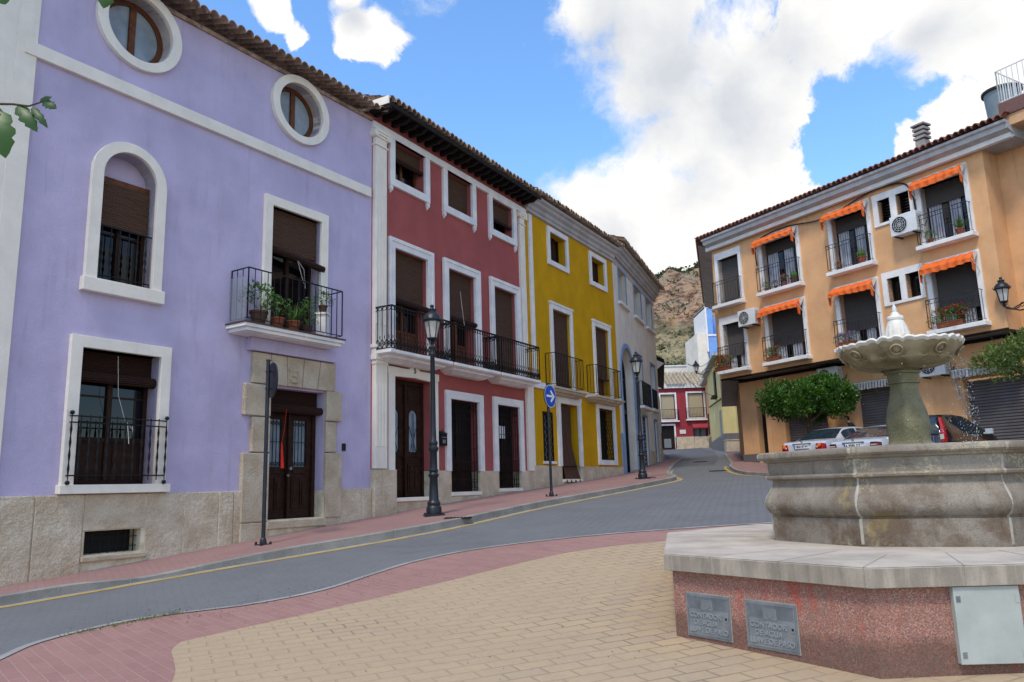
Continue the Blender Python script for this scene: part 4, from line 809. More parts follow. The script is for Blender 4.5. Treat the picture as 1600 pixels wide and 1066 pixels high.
# two grilled doors
for i,(a,b,c,d) in enumerate(Gw):
    o=rsurround(FR_,RB,a,b,2.08,d,.22,.07,'trim_white',bb=0)
    mb=MB(FR_); mb.quad((a,-.33,c),(b,-.33,c),(b,-.33,d),(a,-.33,d)); mb.build('pane','dark_interior',o)
    casement(FR_,o,a,b,c,d,-.30,'dark_wood','dark_interior',.9,1)
    g=MB(FR_); n=9
    for k in range(n+1):
        u=a+.04+(b-a-.08)*k/n; g.tube([(u,-.03,c+.03),(u,-.03,d-.02)],.012,4)
    for z in (c+.04,c+.32,c+.8,c+1.15,c+1.55,c+1.95,d-.28,d-.04): g.tube([(a+.02,-.03,z),(b-.02,-.03,z)],.010,4)
    for k in range(n):
        u=a+.04+(b-a-.08)*(k+.5)/n
        g.tube([(u+.05*math.cos(q/8*6.28),-.025,d-.16+.09*math.sin(q/8*6.28)) for q in range(9)],.008,4,cap=False)
        g.tube([(u+.05*math.cos(q/8*6.28),-.025,c+.18+.10*math.sin(q/8*6.28)) for q in range(9)],.008,4,cap=False)
        for z in (c+.55,): g.tube([(u,-.03,c+.34),(u,-.03,c+.8)],.006,4)
    g.build('grille','black_iron',o)
    if i==1: MB(FR_).box(a+.30,a+.78,-.20,-.19,3.05,3.42).build('notice','white_paint',o)
# eaves of dark timber
mb=MB(FR_); mb.add([(-.05,0,10.95),(7.65,0,10.95),(7.65,.62,10.84),(-.05,.62,10.84)],[(0,1,2,3)])
for k in range(22):
    u=.10+k*.352; mb.add([(u-.05,0,10.72),(u+.05,0,10.72),(u+.05,0,10.94),(u-.05,0,10.94),(u-.05,.56,10.80),(u+.05,.56,10.80),(u+.05,.58,10.85),(u-.05,.58,10.85),(u-.05,.42,10.72),(u+.05,.42,10.72)],[(0,1,9,8),(8,9,5,4),(4,5,6,7),(0,8,4,7,3),(1,2,6,5,9)])
mb.box(-.05,7.65,.58,.63,10.80,10.90); mb.box(-.08,-.0,.0,.62,10.74,11.0); mb.build('eaves','eave_wood',RB)
tile_roof(FR_,'roof','old_tiles',-.02,7.66,.70,10.97,5,.32,RB,.21,.046,11)
MB(FR_).box(-.11,-.03,-.5,.62,10.84,11.04).build('verge','trim_stone',RB)
p=FR_.W(2.74,.0,2.72); e=empty('mailbox',p,math.atan2(FR_.d.y,FR_.d.x)); tag(e,'small black iron mailbox on the red wall behind the nearer lamp post','mailbox')
mb=MB(); mb.box(-.14,.14,-.12,0,0,.30); mb.add([(-.16,-.14,.30),(.16,-.14,.30),(.16,.0,.30),(-.16,0,.30),(-.1,-.05,.37),(.1,-.05,.37),(.1,0,.37),(-.1,0,.37)],[(0,1,5,4),(1,2,6,5),(3,0,4,7),(4,5,6,7)]); mb.tube([(-.05,-.07,.37),(0,-.07,.43),(.05,-.07,.37)],.008,4); mb.build('box','black_iron',e,bevel=.01)
MB().box(-.09,.09,-.13,-.12,.2,.22).build('slot','galvanised',e); MB().box(-.06,.06,-.128,-.12,.06,.15).build('name_plate','galvanised',e)
# ================= YELLOW HOUSE
FY=Fr((.5259,24.5493),(.49430,.86929),1.5); YB=FY.empty('yellow_house'); tag(YB,'yellow three-storey house with white frames and beaded curtain in the doorway','house','coloured houses along the left side')
T=[(1.70,2.98,9.28,10.30),(5.20,6.46,9.30,10.28)]; Mw=[(1.70,3.08,4.92,7.56),(5.22,6.54,4.92,7.54)]
D=(1.98,3.42,1.84,4.36); W2=(5.22,6.60,2.52,4.43); LG=(.80,1.42,2.42,3.98)
ops=[rect(*x) for x in T+Mw+[W2,LG]]+[rect(D[0],D[1],2.26,D[3])]
mb=MB(FY); wall_sheet(mb,0,7.38,2.26,10.9,ops,0,.34); mb.build('wall','yellow_plaster',YB); shell(FY,YB,0,7.38,0,11,9,'yellow_plaster',skip=('r','l'))
mb=MB(FY); wall_sheet(mb,0,7.38,0,2.26,[rect(D[0],D[1],1.84,2.26)],.036,.38); mb.build('base_backing','mortar',YB)
mb=MB(FY); blocks(mb,[0,.45,.9,1.35,1.98],0,2.27,.05); blocks(mb,[3.42,3.9,4.5,5.1,5.7,6.3,6.9,7.38],0,2.27,.05); mb.box(1.98,3.42,-.03,.05,0,1.74); mb.build('stone_base','rough_limestone',YB,bevel=.008)
MB(FY).box(1.96,3.44,-.34,.10,1.74,1.84).build('door_sill','trim_stone',YB,bevel=.008)
mb=MB(FY); mb.box(.18,.40,-.02,.06,5.0,10.5); mb.box(.0,.14,-.02,.05,2.27,4.74); mb.build('corner_strip','trim_white',YB)
mb=MB(FY); mb.box(-.1,7.38,-.02,.06,4.72,4.92); mb.build('string_course','trim_white',YB,bevel=.008)
CP=[(.03,10.56),(.08,10.58),(.08,10.66),(.14,10.71),(.16,10.80),(.25,10.87),(.28,10.95),(.36,11.0),(.37,11.08)]
mb=MB(FY); moulding(FY,mb,.0,7.38,CP,ends=False,w_in=-.02); mb.build('cornice','grey_moulding',YB)
for i,(a,b,c,d) in enumerate(T):
    o=rsurround(FY,YB,a,b,c,d,.18,.07,'trim_white'); casement(FY,o,a,b,c,d,-.32,'dark_wood','window_glass',0,0)
    blind(FY,o,a,b-.3*(1-i),d,c+(.25 if i else .05),-.25,'dark_blind',0)
for i,(a,b,c,d) in enumerate(Mw):
    o=rsurround(FY,YB,a,b,c,d,.17,.07,'trim_white',bb=0); MB(FY).box(a-.22,b+.22,.0,.09,d+.16,d+.24).build('cap','trim_white',o,bevel=.008)
    casement(FY,o,a,b,c,d,-.33,'brown_wood','window_glass',.7,1); blind(FY,o,a,b,d,[5.0,5.6][i],-.10,'blind_slats',.04)
for i,(a,b) in enumerate(((.92,3.45),(4.20,6.90))):
    mb=MB(FY); moulding(FY,mb,a+.40,b-.40,[(.0,4.56),(.22,4.58),(.27,4.64),(.36,4.66),(.38,4.73),(.43,4.74),(.43,4.79),(0,4.79)]); bo=mb.build('balcony','dressed_limestone',YB)
    railing(FY,bo,[(a+.18,.02),(a+.18,.38),(b-.2,.38),(b-.2,.02)],4.90,5.93,.12,.008,.018)
    if i==1 or 1:
        pass
o=MB(FY).ring([(D[0]-.20,2.26),(D[1]+.2,2.26),(D[1]+.2,D[3]+.12),(D[1]+.25,D[3]+.14),(D[1]+.25,D[3]+.26),(D[0]-.25,D[3]+.26),(D[0]-.25,D[3]+.14),(D[0]-.2,D[3]+.12)],[(D[0],2.26),(D[1],2.26),(D[1],D[3]-.02),(D[1],D[3]-.01),(D[1],D[3]),(D[0],D[3]),(D[0],D[3]-.01),(D[0],D[3]-.02)],-.02,.08).build('door_surround','trim_white',YB)
casement(FY,YB,D[0],D[1],D[2],D[3],-.33,'dark_wood','dark_interior',1.1,0,gname='door_pane')
mb=MB(FY); vs=[]; 
for j in range(14):
    z=4.3-j*.2; fl=0 if j<6 else (j-6)/11
    for k in range(13): u=D[0]+.02+(k/12)*(.95)+fl**1.4*.55*(k/12+.4); vs.append((u,-.05+.012*math.sin(k*1.9)+fl*.24,z if z>1.9 else max(z,1.72)))
mb.add(vs,[(j*13+k,j*13+k+1,(j+1)*13+k+1,(j+1)*13+k) for j in range(13) for k in range(12)]); mb.build('door_curtain','blind_slats',YB,smooth=True)
o=rsurround(FY,YB,*W2,.18,.07,'trim_white'); casement(FY,o,*W2,-.33,'dark_wood','dark_interior',0,0)
def lattice(fr,parent,a,b,c,d,w_,st,mn='black_iron'):
    g=MB(fr); r=.010
    for s_ in (1,-1):
        k=-(d-c)
        while k<(b-a)+(d-c):
            # line u = a+k + s*(z-c)*.6
            pts=[]
            for z in np.linspace(c,d,60):
                u=a+k+s_*(z-c)*.55
                if a<=u<=b: pts.append((u,w_+.008*s_,z))
            if len(pts)>1: g.tube([pts[0],pts[-1]],r,4)
            k+=st
    g.tube([(a,w_,c),(a,w_,d),(b,w_,d),(b,w_,c),(a,w_,c)],.016,4); return g.build('grille',mn,parent)
lattice(FY,o,W2[0]+.03,W2[1]-.03,W2[2]+.03,W2[3]-.03,-.02,.17)
o=rsurround(FY,YB,*LG,.02,.03,'black_iron'); casement(FY,o,*LG,-.2,'dark_wood','pale_glass',0,2); lattice(FY,o,LG[0],LG[1],LG[2],LG[3],.03,.13); MB(FY).box(.72,1.5,-.02,.10,2.33,2.41).build('sill','trim_white',o)
tile_roof(FY,'roof','old_tiles',-.02,7.5,.55,11.16,5,.32,YB,.21,.046,11)
# ================= WHITE HOUSE
FW=Fr((4.1714,30.9605),(.34995,.93677),1.9); WB=FW.empty('white_house'); tag(WB,'white house with a tall blue-edged arch, at the far end of the left row','house','coloured houses along the left side')
T=[(.98,2.42,9.12,10.62),(4.05,5.70,9.12,10.58),(6.85,8.30,9.12,10.62)]; AR=arch(.62,2.95,2.0,7.25)
M=[(3.75,5.05,4.98,7.35),(7.05,8.25,5.15,7.35)]; GR=[(4.35,5.50,2.3,4.62),(7.15,7.95,2.62,4.62)]
mb=MB(FW); wall_sheet(mb,0,9,1.4,11.0,[rect(*x) for x in T+M+GR]+[AR],0,.42); mb.build('wall','white_plaster',WB); shell(FW,WB,0,9,0,11,9,'white_plaster',skip=('l',))
for i,(a,b,c,d) in enumerate(T):
    o=rsurround(FW,WB,a,b,c,d,.07,.03,'blue_trim',bb=0); MB(FW).box(a-.2,b+.2,-.02,.14,c-.13,c).build('sill','trim_white',o,bevel=.01)
    casement(FW,o,a,b,c,d,-.40,'dark_wood','window_glass',0,0); blind(FW,o,a+.35,b-.35,d,c+.1,-.38,'grey_shutter',0) if i!=1 else None
o=surround(FW,WB,arch(.42,3.15,1.9,7.45),AR,.05,'blue_trim',None,'archway'); 
mb=MB(FW); mb.ring(arch(.62,2.95,2.0,7.25),arch(.75,2.82,2.1,7.10),-.42,-.34); mb.box(.75,2.82,-.42,-.32,4.55,4.75); mb.box(1.72,1.86,-.42,-.33,2.1,4.55); mb.box(1.72,1.86,-.42,-.33,4.75,7.1); mb.box(.75,2.82,-.42,-.34,6.0,6.08); mb.build('casement','black_iron',o)
MB(FW).quad((.6,-.39,2),(2.98,-.39,2),(2.98,-.39,7.3),(.6,-.39,7.3)).build('pane','window_glass',o)
mb=MB(FW); mb.box(3.12,3.30,-.02,.05,1.9,6.2); mb.box(-.02,.22,-.02,.05,1.7,3.6); mb.build('corner_strip','blue_trim',WB)
for i,(a,b,c,d) in enumerate(M):
    o=rsurround(FW,WB,a,b,c,d,.07,.03,'blue_trim',bb=0); casement(FW,o,a,b,c,d,-.40,'dark_wood','window_glass',0,1)
    if i==0:
        MB(FW).box(3.35,5.45,-.02,.34,4.86,4.98).build('slab','trim_white',o,bevel=.01); railing(FW,o,[(3.45,.02),(3.45,.28),(5.35,.28),(5.35,.02)],5.02,6.05,.11,.012,.02)
    else: railing(FW,o,[(a,.05),(b,.05)],5.2,6.1,.11,.012,.02); MB(FW).box(a-.1,b+.1,-.02,.12,5.03,5.15).build('sill','trim_white',o)
for i,(a,b,c,d) in enumerate(GR):
    o=rsurround(FW,WB,a,b,c,d,.07,.03,'blue_trim',bb=0); blind(FW,o,a,b,d,c,-.2,'garage_slats',0); lattice(FW,o,a,b,c,d,-.1,.2)
mb=MB(FW); blocks(mb,[3.32,3.8,4.2],1,2.9,.05); blocks(mb,[5.65,6.1,6.6,7.0],1,3.1,.05); blocks(mb,[8.1,8.6,9.0],1,3.3,.05); mb.build('stone_base','rough_limestone',WB)
mb=MB(FW); moulding(FW,mb,0,9.05,[(w_+.04,z+.30) for w_,z in CP],ends=False,w_in=-.02); mb.box(-.02,9.03,-.02,.02,10.6,10.8); mb.build('cornice','grey_moulding',WB)
tile_roof(FW,'roof','old_tiles',-.1,9.3,.62,11.45,5,.32,WB,.21,.046,11)
mb=MB(FW); mb.box(3.35,3.75,-.0,.06,3.1,3.6); mb.build('meter_box','galvanised',WB)
# small house behind it
FS=Fr((7.75,41.8),(.18,.984),2.6); SB=FS.empty('low_house'); tag(SB,'low ochre house with a dark projecting eave, just behind the white house','house')
mb=MB(FS); mb.box(0,12,-8,0,-1,8.0); mb.build('wall','cream_plaster',SB); mb=MB(FS); mb.add([(-.4,.42,7.95),(12,.42,7.95),(12,-3,9.6),(-.4,-3,9.6),(-.4,.42,8.12),(12,.42,8.12),(12,-3,9.8),(-.4,-3,9.8)],[(0,1,2,3),(4,5,6,7),(0,4,7,3),(0,1,5,4)]); mb.build('eaves','eave_wood',SB); mb=MB(FS); mb.box(-.42,-.36,-3,.8,7.6,9.9); 
MB(FS).add([(-.45,.4,7.9),(-.45,-3,9.6),(-.45,-3,9.0),(-.45,0,7.6),(-.30,.4,7.9),(-.30,-3,9.6),(-.30,-3,9.0),(-.30,0,7.6)],[(0,1,2,3),(4,5,6,7),(0,3,7,4),(0,1,5,4)]).build('gable_end','white_plaster',SB)
wi=rsurround(FS,SB,3,4.2,4.6,6.4,.1,.05,'trim_white'); casement(FS,wi,3,4.2,4.6,6.4,0,'dark_wood')
# ================= far crimson house
FC=Fr((13.2,79),(1,0),4.6); CB=FC.empty('crimson_house'); tag(CB,'two-storey crimson house with a barrel-tiled roof closing the end of the lane','house')
def fx(px): return (px-806)/1231*79-13.2
ws=[(1.62,3.05,7.95,10.45),(4.35,5.95,8.05,10.52)]
mb=MB(FC); wall_sheet(mb,0,8.5,4.0,11.2,[rect(*x) for x in ws]+[rect(1.45,2.80,5.0,7.3),rect(4.75,6.05,5.5,7.0)],0,.25); mb.build('wall','crimson_plaster',CB); shell(FC,CB,0,8.5,4,11.2,8,'crimson_plaster')
for i,(a,b,c,d) in enumerate(ws):
    o=rsurround(FC,CB,a,b,c,d,.17,.06,'trim_white'); casement(FC,o,a,b,c,d,-.2,'brown_wood','curtain',0,0,gname='curtain_pane'); blind(FC,o,a+.08,b-.08,d-.08,c+.1,-.12,'beige_shutter',0); MB(FC).box(a-.3,b+.3,-.02,.3,c-.3,c-.17).build('slab','trim_white',o); railing(FC,o,[(a-.25,.02),(a-.25,.25),(b+.25,.25),(b+.25,.02)],c-.12,c+.95,.14,.012,.02)
mb=MB(FC); mb.box(2.85,8.5,-.02,.06,4.4,6.15); mb.box(0,1.4,-.02,.06,4.4,6.1); mb.build('stone_base','rough_limestone',CB)
o=rsurround(FC,CB,1.45,2.80,5.0,7.3,.16,.06,'trim_white',bb=0,name='doorway'); casement(FC,o,1.45,2.80,5.0,7.3,-.2,'dark_wood','dark_interior',.9,0); MB(FC).box(1.75,2.45,-.12,-.1,5.1,6.0).build('panel','galvanised',o)
o=rsurround(FC,CB,4.75,6.05,5.5,7.0,.06,.05,'black_iron'); casement(FC,o,4.75,6.05,5.5,7.0,-.2,'dark_wood','pale_glass',0,0); railing(FC,o,[(4.75,.05),(6.05,.05)],5.55,6.95,.14,.012,.02)
mb=MB(FC); mb.add([(4.6,.05,7.45),(6.2,.05,7.45),(6.2,.5,7.05),(4.6,.5,7.05),(4.6,.5,6.92),(6.2,.5,6.92)],[(0,1,2,3),(3,2,5,4)]); mb.build('awning','crimson_plaster',CB)
MB(FC).box(3.35,3.95,0,.05,6.45,6.85).build('plaque','white_enamel',CB)
mb=MB(FC); mb.box(0,8.5,-.02,.28,11.05,11.2); mb.build('eave','trim_white',CB)
tile_roof(FC,'roof','beige_tiles',-.3,8.8,.45,11.35,3.3,.52,CB,.40,.14,8)
# pale buildings behind it
FP=Fr((15.5,93),(1,0),6); PB=FP.empty('long_white_building'); tag(PB,'long low white building seen above the tiled roof of the crimson house','building'); MB(FP).box(-1,8,-8,0,4,15.35).build('wall','white_plaster',PB); wi=rsurround(FP,PB,2.9,4.9,12.9,14.1,.05,.04,'galvanised'); casement(FP,wi,2.9,4.9,12.9,14.1,0,'galvanised','pale_glass',0,3,mull=False); MB(FP).box(-1.1,8.1,-8,.1,15.35,15.5).build('coping','trim_white',PB)
FB=Fr((20.4,84),(1,0),6); BB=FB.empty('blue_tower_house'); tag(BB,'tall white and sky-blue house with a roof terrace above the lane','building')
mb=MB(FB); mb.box(-.25,.9,-6,0,4,17.6); mb.build('wall','white_plaster',BB)
mb=MB(FB); mb.box(.95,8,-5,.3,4,17.2); mb.box(.85,1.5,-5,.3,17.2,20.3); mb.box(1.5,8,-5,-1.2,17.2,19.6); mb.box(2.5,8,-5,.3,23.0,23.6) if 0 else None; mb.build('blue_wall','blue_plaster',BB)
mb=MB(FB); mb.box(.72,.9,-5,.35,15.5,20.5); mb.box(.9,8.1,-.0,.38,17.2,17.4); mb.box(.72,1.6,-5,.36,20.3,20.55); mb.build('edging','trim_white',BB)
# lane houses on the right
FO2=Fr((14.75,55.5),(.985,-.17),3.4); OB2=FO2.empty('ochre_lane_house'); tag(OB2,'narrow ochre lane house with a grey painted base','house')
mb=MB(FO2); mb.box(-.02,6,-12,0,3,10.5) ; mb.build('wall','cream_plaster',OB2); mb=MB(FO2); mb.box(-.04,6,-12,.04,3,4.95); mb.build('base','garage_grey',OB2)
mb=MB(FO2); mb.box(-.45,6,-12,.3,10.5,10.68) ; mb.build('eaves','grey_moulding',OB2)
mb=MB(FO2); mb.box(-.07,-.02,-2.2,-1.0,4.7,6.7); w1=mb.build('window','galvanised',OB2)
mb=MB(FO2); mb.box(-.12,-.02,-4.5,-3.2,8.0,9.9); mb.box(-.4,-.02,-4.8,-3.0,7.85,8.0); mb.build('balcony_window','dark_wood',OB2)
mb=MB(FO2); mb.tube([(-.06,.02,7.4),(-.06,-11.5,7.9)],.05,6); mb.tube([(-.06,.06,7.4),(1.8,.06,7.5)],.05,6); mb.build('cable','black_plastic',OB2)
FO3=Fr((17.45,67.6),(.985,-.17),4.2); OB3=FO3.empty('peach_lane_house'); tag(OB3,'peach lane house with drainpipe, right before the crimson house','house')
mb=MB(FO3); mb.box(-.02,8,-13,0,3,11.2); mb.build('wall','peach_plaster',OB3); mb=MB(FO3); mb.box(-.5,8,-13,.3,11.2,11.45); mb.build('eaves','grey_moulding',OB3); MB(FO3).box(-.05,6,-13,.04,3,5.9).build('base','garage_grey',OB3)
mb=MB(FO3); mb.tube([(-.1,-.3,4.3),(-.1,-.3,11.2)],.06,8); mb.build('drainpipe','terracotta',OB3)
for k in range(3): MB(FO3).box(-.08,-.02,-3.2-3.5*k,-2.0-3.5*k,6.2,8.2).build('window','dark_wood',OB3)
mb=MB(); mb.box(-.55,.55,-.3,.3,0,.75); mb.box(-.58,.58,-.33,.33,.75,.82); o=mb.build('stone_trough','dressed_limestone',None,bevel=.02,loc=(14.7,53.2,G(14.7,53.2))); tag(o,'block-like stone planter at the foot of the ochre lane house','planter')
# ================= ORANGE APARTMENTS
FO=Fr((10.9314,31.5),(.5069,-.8620),2.2); OB=FO.empty('orange_apartment_building'); tag(OB,'orange apartment block with white window surrounds and grey shutters, across the square','apartment building')
Z=[(9.36,11.40),(6.42,8.42)]; UC=[(-3.05,-1.83),(-.50,1.28),(2.98,4.50),(6.62,8.12)]
ops=[]; wins=[]
for r,(z0,z1) in enumerate(Z):
    for k,(a,b) in enumerate(UC): ops.append(rect(a,b,z0,z1)); wins.append((a,b,z0,z1,k,r))
PR=[(4.98,5.46,10.62,11.48),(5.70,6.20,10.62,11.48),(5.00,5.48,7.68,8.55),(5.70,6.20,7.68,8.55)]
ops+=[rect(*x) for x in PR]
mb=MB(FO); wall_sheet(mb,-3.4,8.80,6.03,12.0,ops,0,.32)
mb.quad((8.80,0,6.03),(8.80,0,12.0),(8.80,-.85,12.0),(8.80,-.85,6.03)); mb.quad((8.80,-.85,2.5),(11.3,-.85,2.5),(11.3,-.85,12.0),(8.80,-.85,12.0))
mb.build('wall','orange_plaster',OB)
LD=(-.30-.0,-.954) # lane wall direction in world is handled through local coords below
def lw(d,w_): # point d metres back along the lane side from the left corner; w_ outward (left)
    return (-3.4-.02,-d,0)
mb=MB(FO); mb.add([(-3.4,0,6.03),(-3.4,0,12.0),(-12.6,-9.2,12.0),(-12.6,-9.2,6.03)],[(0,1,2,3)]); mb.add([(-12.6,-9.2,6.03),(11,-15,6.03),(11,-15,12),(-12.6,-9.2,12)],[(0,1,2,3)]); mb.add([(-12.1,-9.9,2),(11,-15.2,2),(11,-15.2,6.03),(-12.1,-9.9,6.03)],[(0,1,2,3)]); mb.build('side_walls','orange_plaster',OB)
# ground floor, set back under the overhang
GWw=-1.0
DG=[(-2.45,-1.98,2.4,4.78),(-.98,1.12,2.4,4.2),(2.50,4.9,2.3,4.90),(6.62,9.9,1.6,4.78)]
mb=MB(FO); wall_sheet(mb,-3.35,11.3,1.0,6.03,[rect(*x) for x in DG],GWw,.35); mb.add([(-3.35,GWw,1),(-3.35,GWw,6.03),(-12.1,-9.9,6.03),(-12.1,-9.9,1)],[(0,1,2,3)]); mb.build('ground_floor_wall','orange_plaster',OB)
mb=MB(FO); mb.add([(-3.4,0,6.03),(8.8,0,6.03),(8.8,-1.1,6.03),(-3.4,-1.1,6.03)],[(0,1,2,3)]); mb.add([(-3.4,0,6.03),(-12.6,-9.2,6.03),(-11.5,-10.4,6.03),(-2.6,-1.05,6.03)],[(0,1,2,3)]); mb.build('soffit','garage_grey',OB)
mb=MB(FO); mb.box(-3.3,11.3,GWw,GWw+.06,5.91,6.02); mb.box(-3.42,8.82,-.02,.02,5.98,6.06); mb.build('dark_band','eave_wood',OB)
mb=MB(FO); mb.box(-3.38,-2.5,GWw-.02,GWw+.06,2.0,2.75) ; mb.build('plinth','garage_grey',OB)
o=MB(FO).quad((-2.45,GWw-.3,2.3),(-1.98,GWw-.3,2.3),(-1.98,GWw-.3,4.8),(-2.45,GWw-.3,4.8)).build('doorway','dark_interior',OB)
for a,b,c,d in DG[1:]:
    mb=MB(FO); n=int((d-c)/.1); 
    for k in range(n): z=c+k*.1; mb.add([(a,GWw-.26,z),(b,GWw-.26,z),(b,GWw-.225,z+.03),(a,GWw-.225,z+.03),(b,GWw-.225,z+.08),(a,GWw-.225,z+.08),(b,GWw-.26,z+.1),(a,GWw-.26,z+.1)],[(0,1,2,3),(3,2,4,5),(5,4,6,7)])
    sh_=mb.build('garage_door','garage_grey',OB); MB(FO).box(a,b,GWw-.27,GWw-.2,c,c+.12).build('bottom_rail','galvanised',sh_)
for k in range(2):
    pass
# roof, cornice, fascia
OCP=[(.02,11.93),(.16,11.93),(.16,12.02),(.50,12.14),(.52,12.28),(.60,12.32),(.62,12.40)]
mb=MB(FO); moulding(FO,mb,-3.4,9.9,OCP,ends=False,w_in=-.9); mb.build('cornice','grey_moulding',OB)
mb=MB(FO); mb.box(-3.50,9.85,.10,.27,11.91,12.12); mb.box(-3.58,-3.5,-9,.27,11.91,12.12) if 0 else None; mb.build('fascia','trim_white',OB)
mb=MB(FO); mb.add([(-3.4,.0,12.02),(-12.6,-9.2,12.02),(-13.0,-8.8,12.22),(-3.62,.60,12.22),(-13.0,-8.8,12.44),(-3.62,.60,12.44)],[(0,1,2,3),(3,2,4,5)]); mb.build('side_eave','grey_moulding',OB); mb=MB(FO); mb.add([(-3.66,.70,12.46),(-13.1,-8.8,12.46),(-9,-11,13.9),(-2.5,-3.5,13.75),(-3.62,.66,12.38),(-13.08,-8.78,12.38)],[(0,1,2,3),(0,1,5,4)]); mb.build('side_roof','red_tiles',OB); mb=MB(FO)
for k in range(3):
    q=1.0+k*2.6; mb.add([(-3.35-.707*q-.05,GWw-.707*q+.05,2.3),(-3.35-.707*(q+.5)-.05,GWw-.707*(q+.5)+.05,2.3),(-3.35-.707*(q+.5)-.05,GWw-.707*(q+.5)+.05,5.9),(-3.35-.707*q-.05,GWw-.707*q+.05,5.9)],[(0,1,2,3)])
mb.build('side_curtains','brown_wood',OB)
tile_roof(FO,'roof','red_tiles',-3.75,9.95,.70,12.50,6,.30,OB,.22,.055,13)
mb=MB(FO); mb.box(5.85,6.22,-1.7,-1.35,12.6,13.7); 
for k in range(3): mb.box(5.81,6.26,-1.74,-1.31,13.76+k*.17,13.86+k*.17); mb.box(5.9,6.17,-1.65,-1.40,13.70+k*.17,13.76+k*.17)
mb.box(5.78,6.29,-1.77,-1.28,14.27,14.34); mb.build('chimney','concrete',OB,bevel=.01)
# windows
AWN=[(1,0),(2,0),(3,0),(1,1),(2,1),(3,1)]
shz={(0,0):9.42,(1,0):10.95,(2,0):10.85,(3,0):10.70,(0,1):7.0,(1,1):7.0,(2,1):6.98,(3,1):6.95}
for a,b,z0,z1,k,r in wins:
    o=MB(FO).ring(rect(a-.17,b+.16,z0-.10,z1+.32),rect(a,b,z0,z1),-.02,.07,.30).build('window','trim_white',OB,bevel=.006)
    MB(FO).box(a-.22,b+.22,-.02,.36,z0-.20,z0-.06).build('sill_slab','trim_white',o,bevel=.012)
    casement(FO,o,a,b,z0,z1,-.30,'black_iron','window_glass',0,0,t=.05)
    zb=shz[(k,r)]; blind(FO,o,a,b,z1,zb,-.22,'grey_shutter',0,name='shutter')
    if zb>z0+.3:
        mb=MB(FO); n=14; vs=[]
        for i in range(n*4+1):
            u=a+.05+(b-a-.1)*i/(n*4); dw=.02*math.sin(i*1.57); vs+=[(u,-.265+dw,z0+.05),(u,-.265+dw,z1)]
        mb.add(vs,[(2*i,2*i+1,2*i+3,2*i+2) for i in range(n*4) if (i//9)%3!=2]); mb.build('curtain','curtain',o,smooth=True)
    railing(FO,o,[(a-.14,.0),(a-.14,.31),(b+.12,.31),(b+.12,.0)],z0+.03,z0+.98,.145,.008,.015,'grey_iron'); mb=MB(FO); mb.tube([(a-.14,.31,z0+.84),(b+.12,.31,z0+.84)],.012,4); mb.build('upper_rail','grey_iron',o)
for j in (0,2):
    x0=PR[j][0]-.20; x1=PR[j+1][1]+.16; z0=PR[j][2]; z1=PR[j][3]
    mb=MB(FO); wall_sheet(mb,x0,x1,z0-.10,z1+.24,[rect(*PR[j]),rect(*PR[j+1])],.05,.30); mb.quad((x0,0,z0-.1),(x0,.05,z0-.1),(x0,.05,z1+.24),(x0,0,z1+.24)); mb.quad((x1,0,z0-.1),(x1,.05,z0-.1),(x1,.05,z1+.24),(x1,0,z1+.24)); mb.quad((x0,0,z0-.1),(x1,0,z0-.1),(x1,.05,z0-.1),(x0,.05,z0-.1)); o=mb.build('double_window','trim_white',OB)
    for q in (j,j+1):
        casement(FO,o,*PR[q],-.28,'black_iron','window_glass',0,0,mull=False,t=.04)
        if j==0:
            g=MB(FO)
            for k in range(8): z=PR[q][2]+.06+k*.105; g.add([(PR[q][0],-.2,z),(PR[q][1],-.2,z),(PR[q][1],-.13,z-.04),(PR[q][0],-.13,z-.04)],[(0,1,2,3)])
            g.build('louvres','black_iron',o)
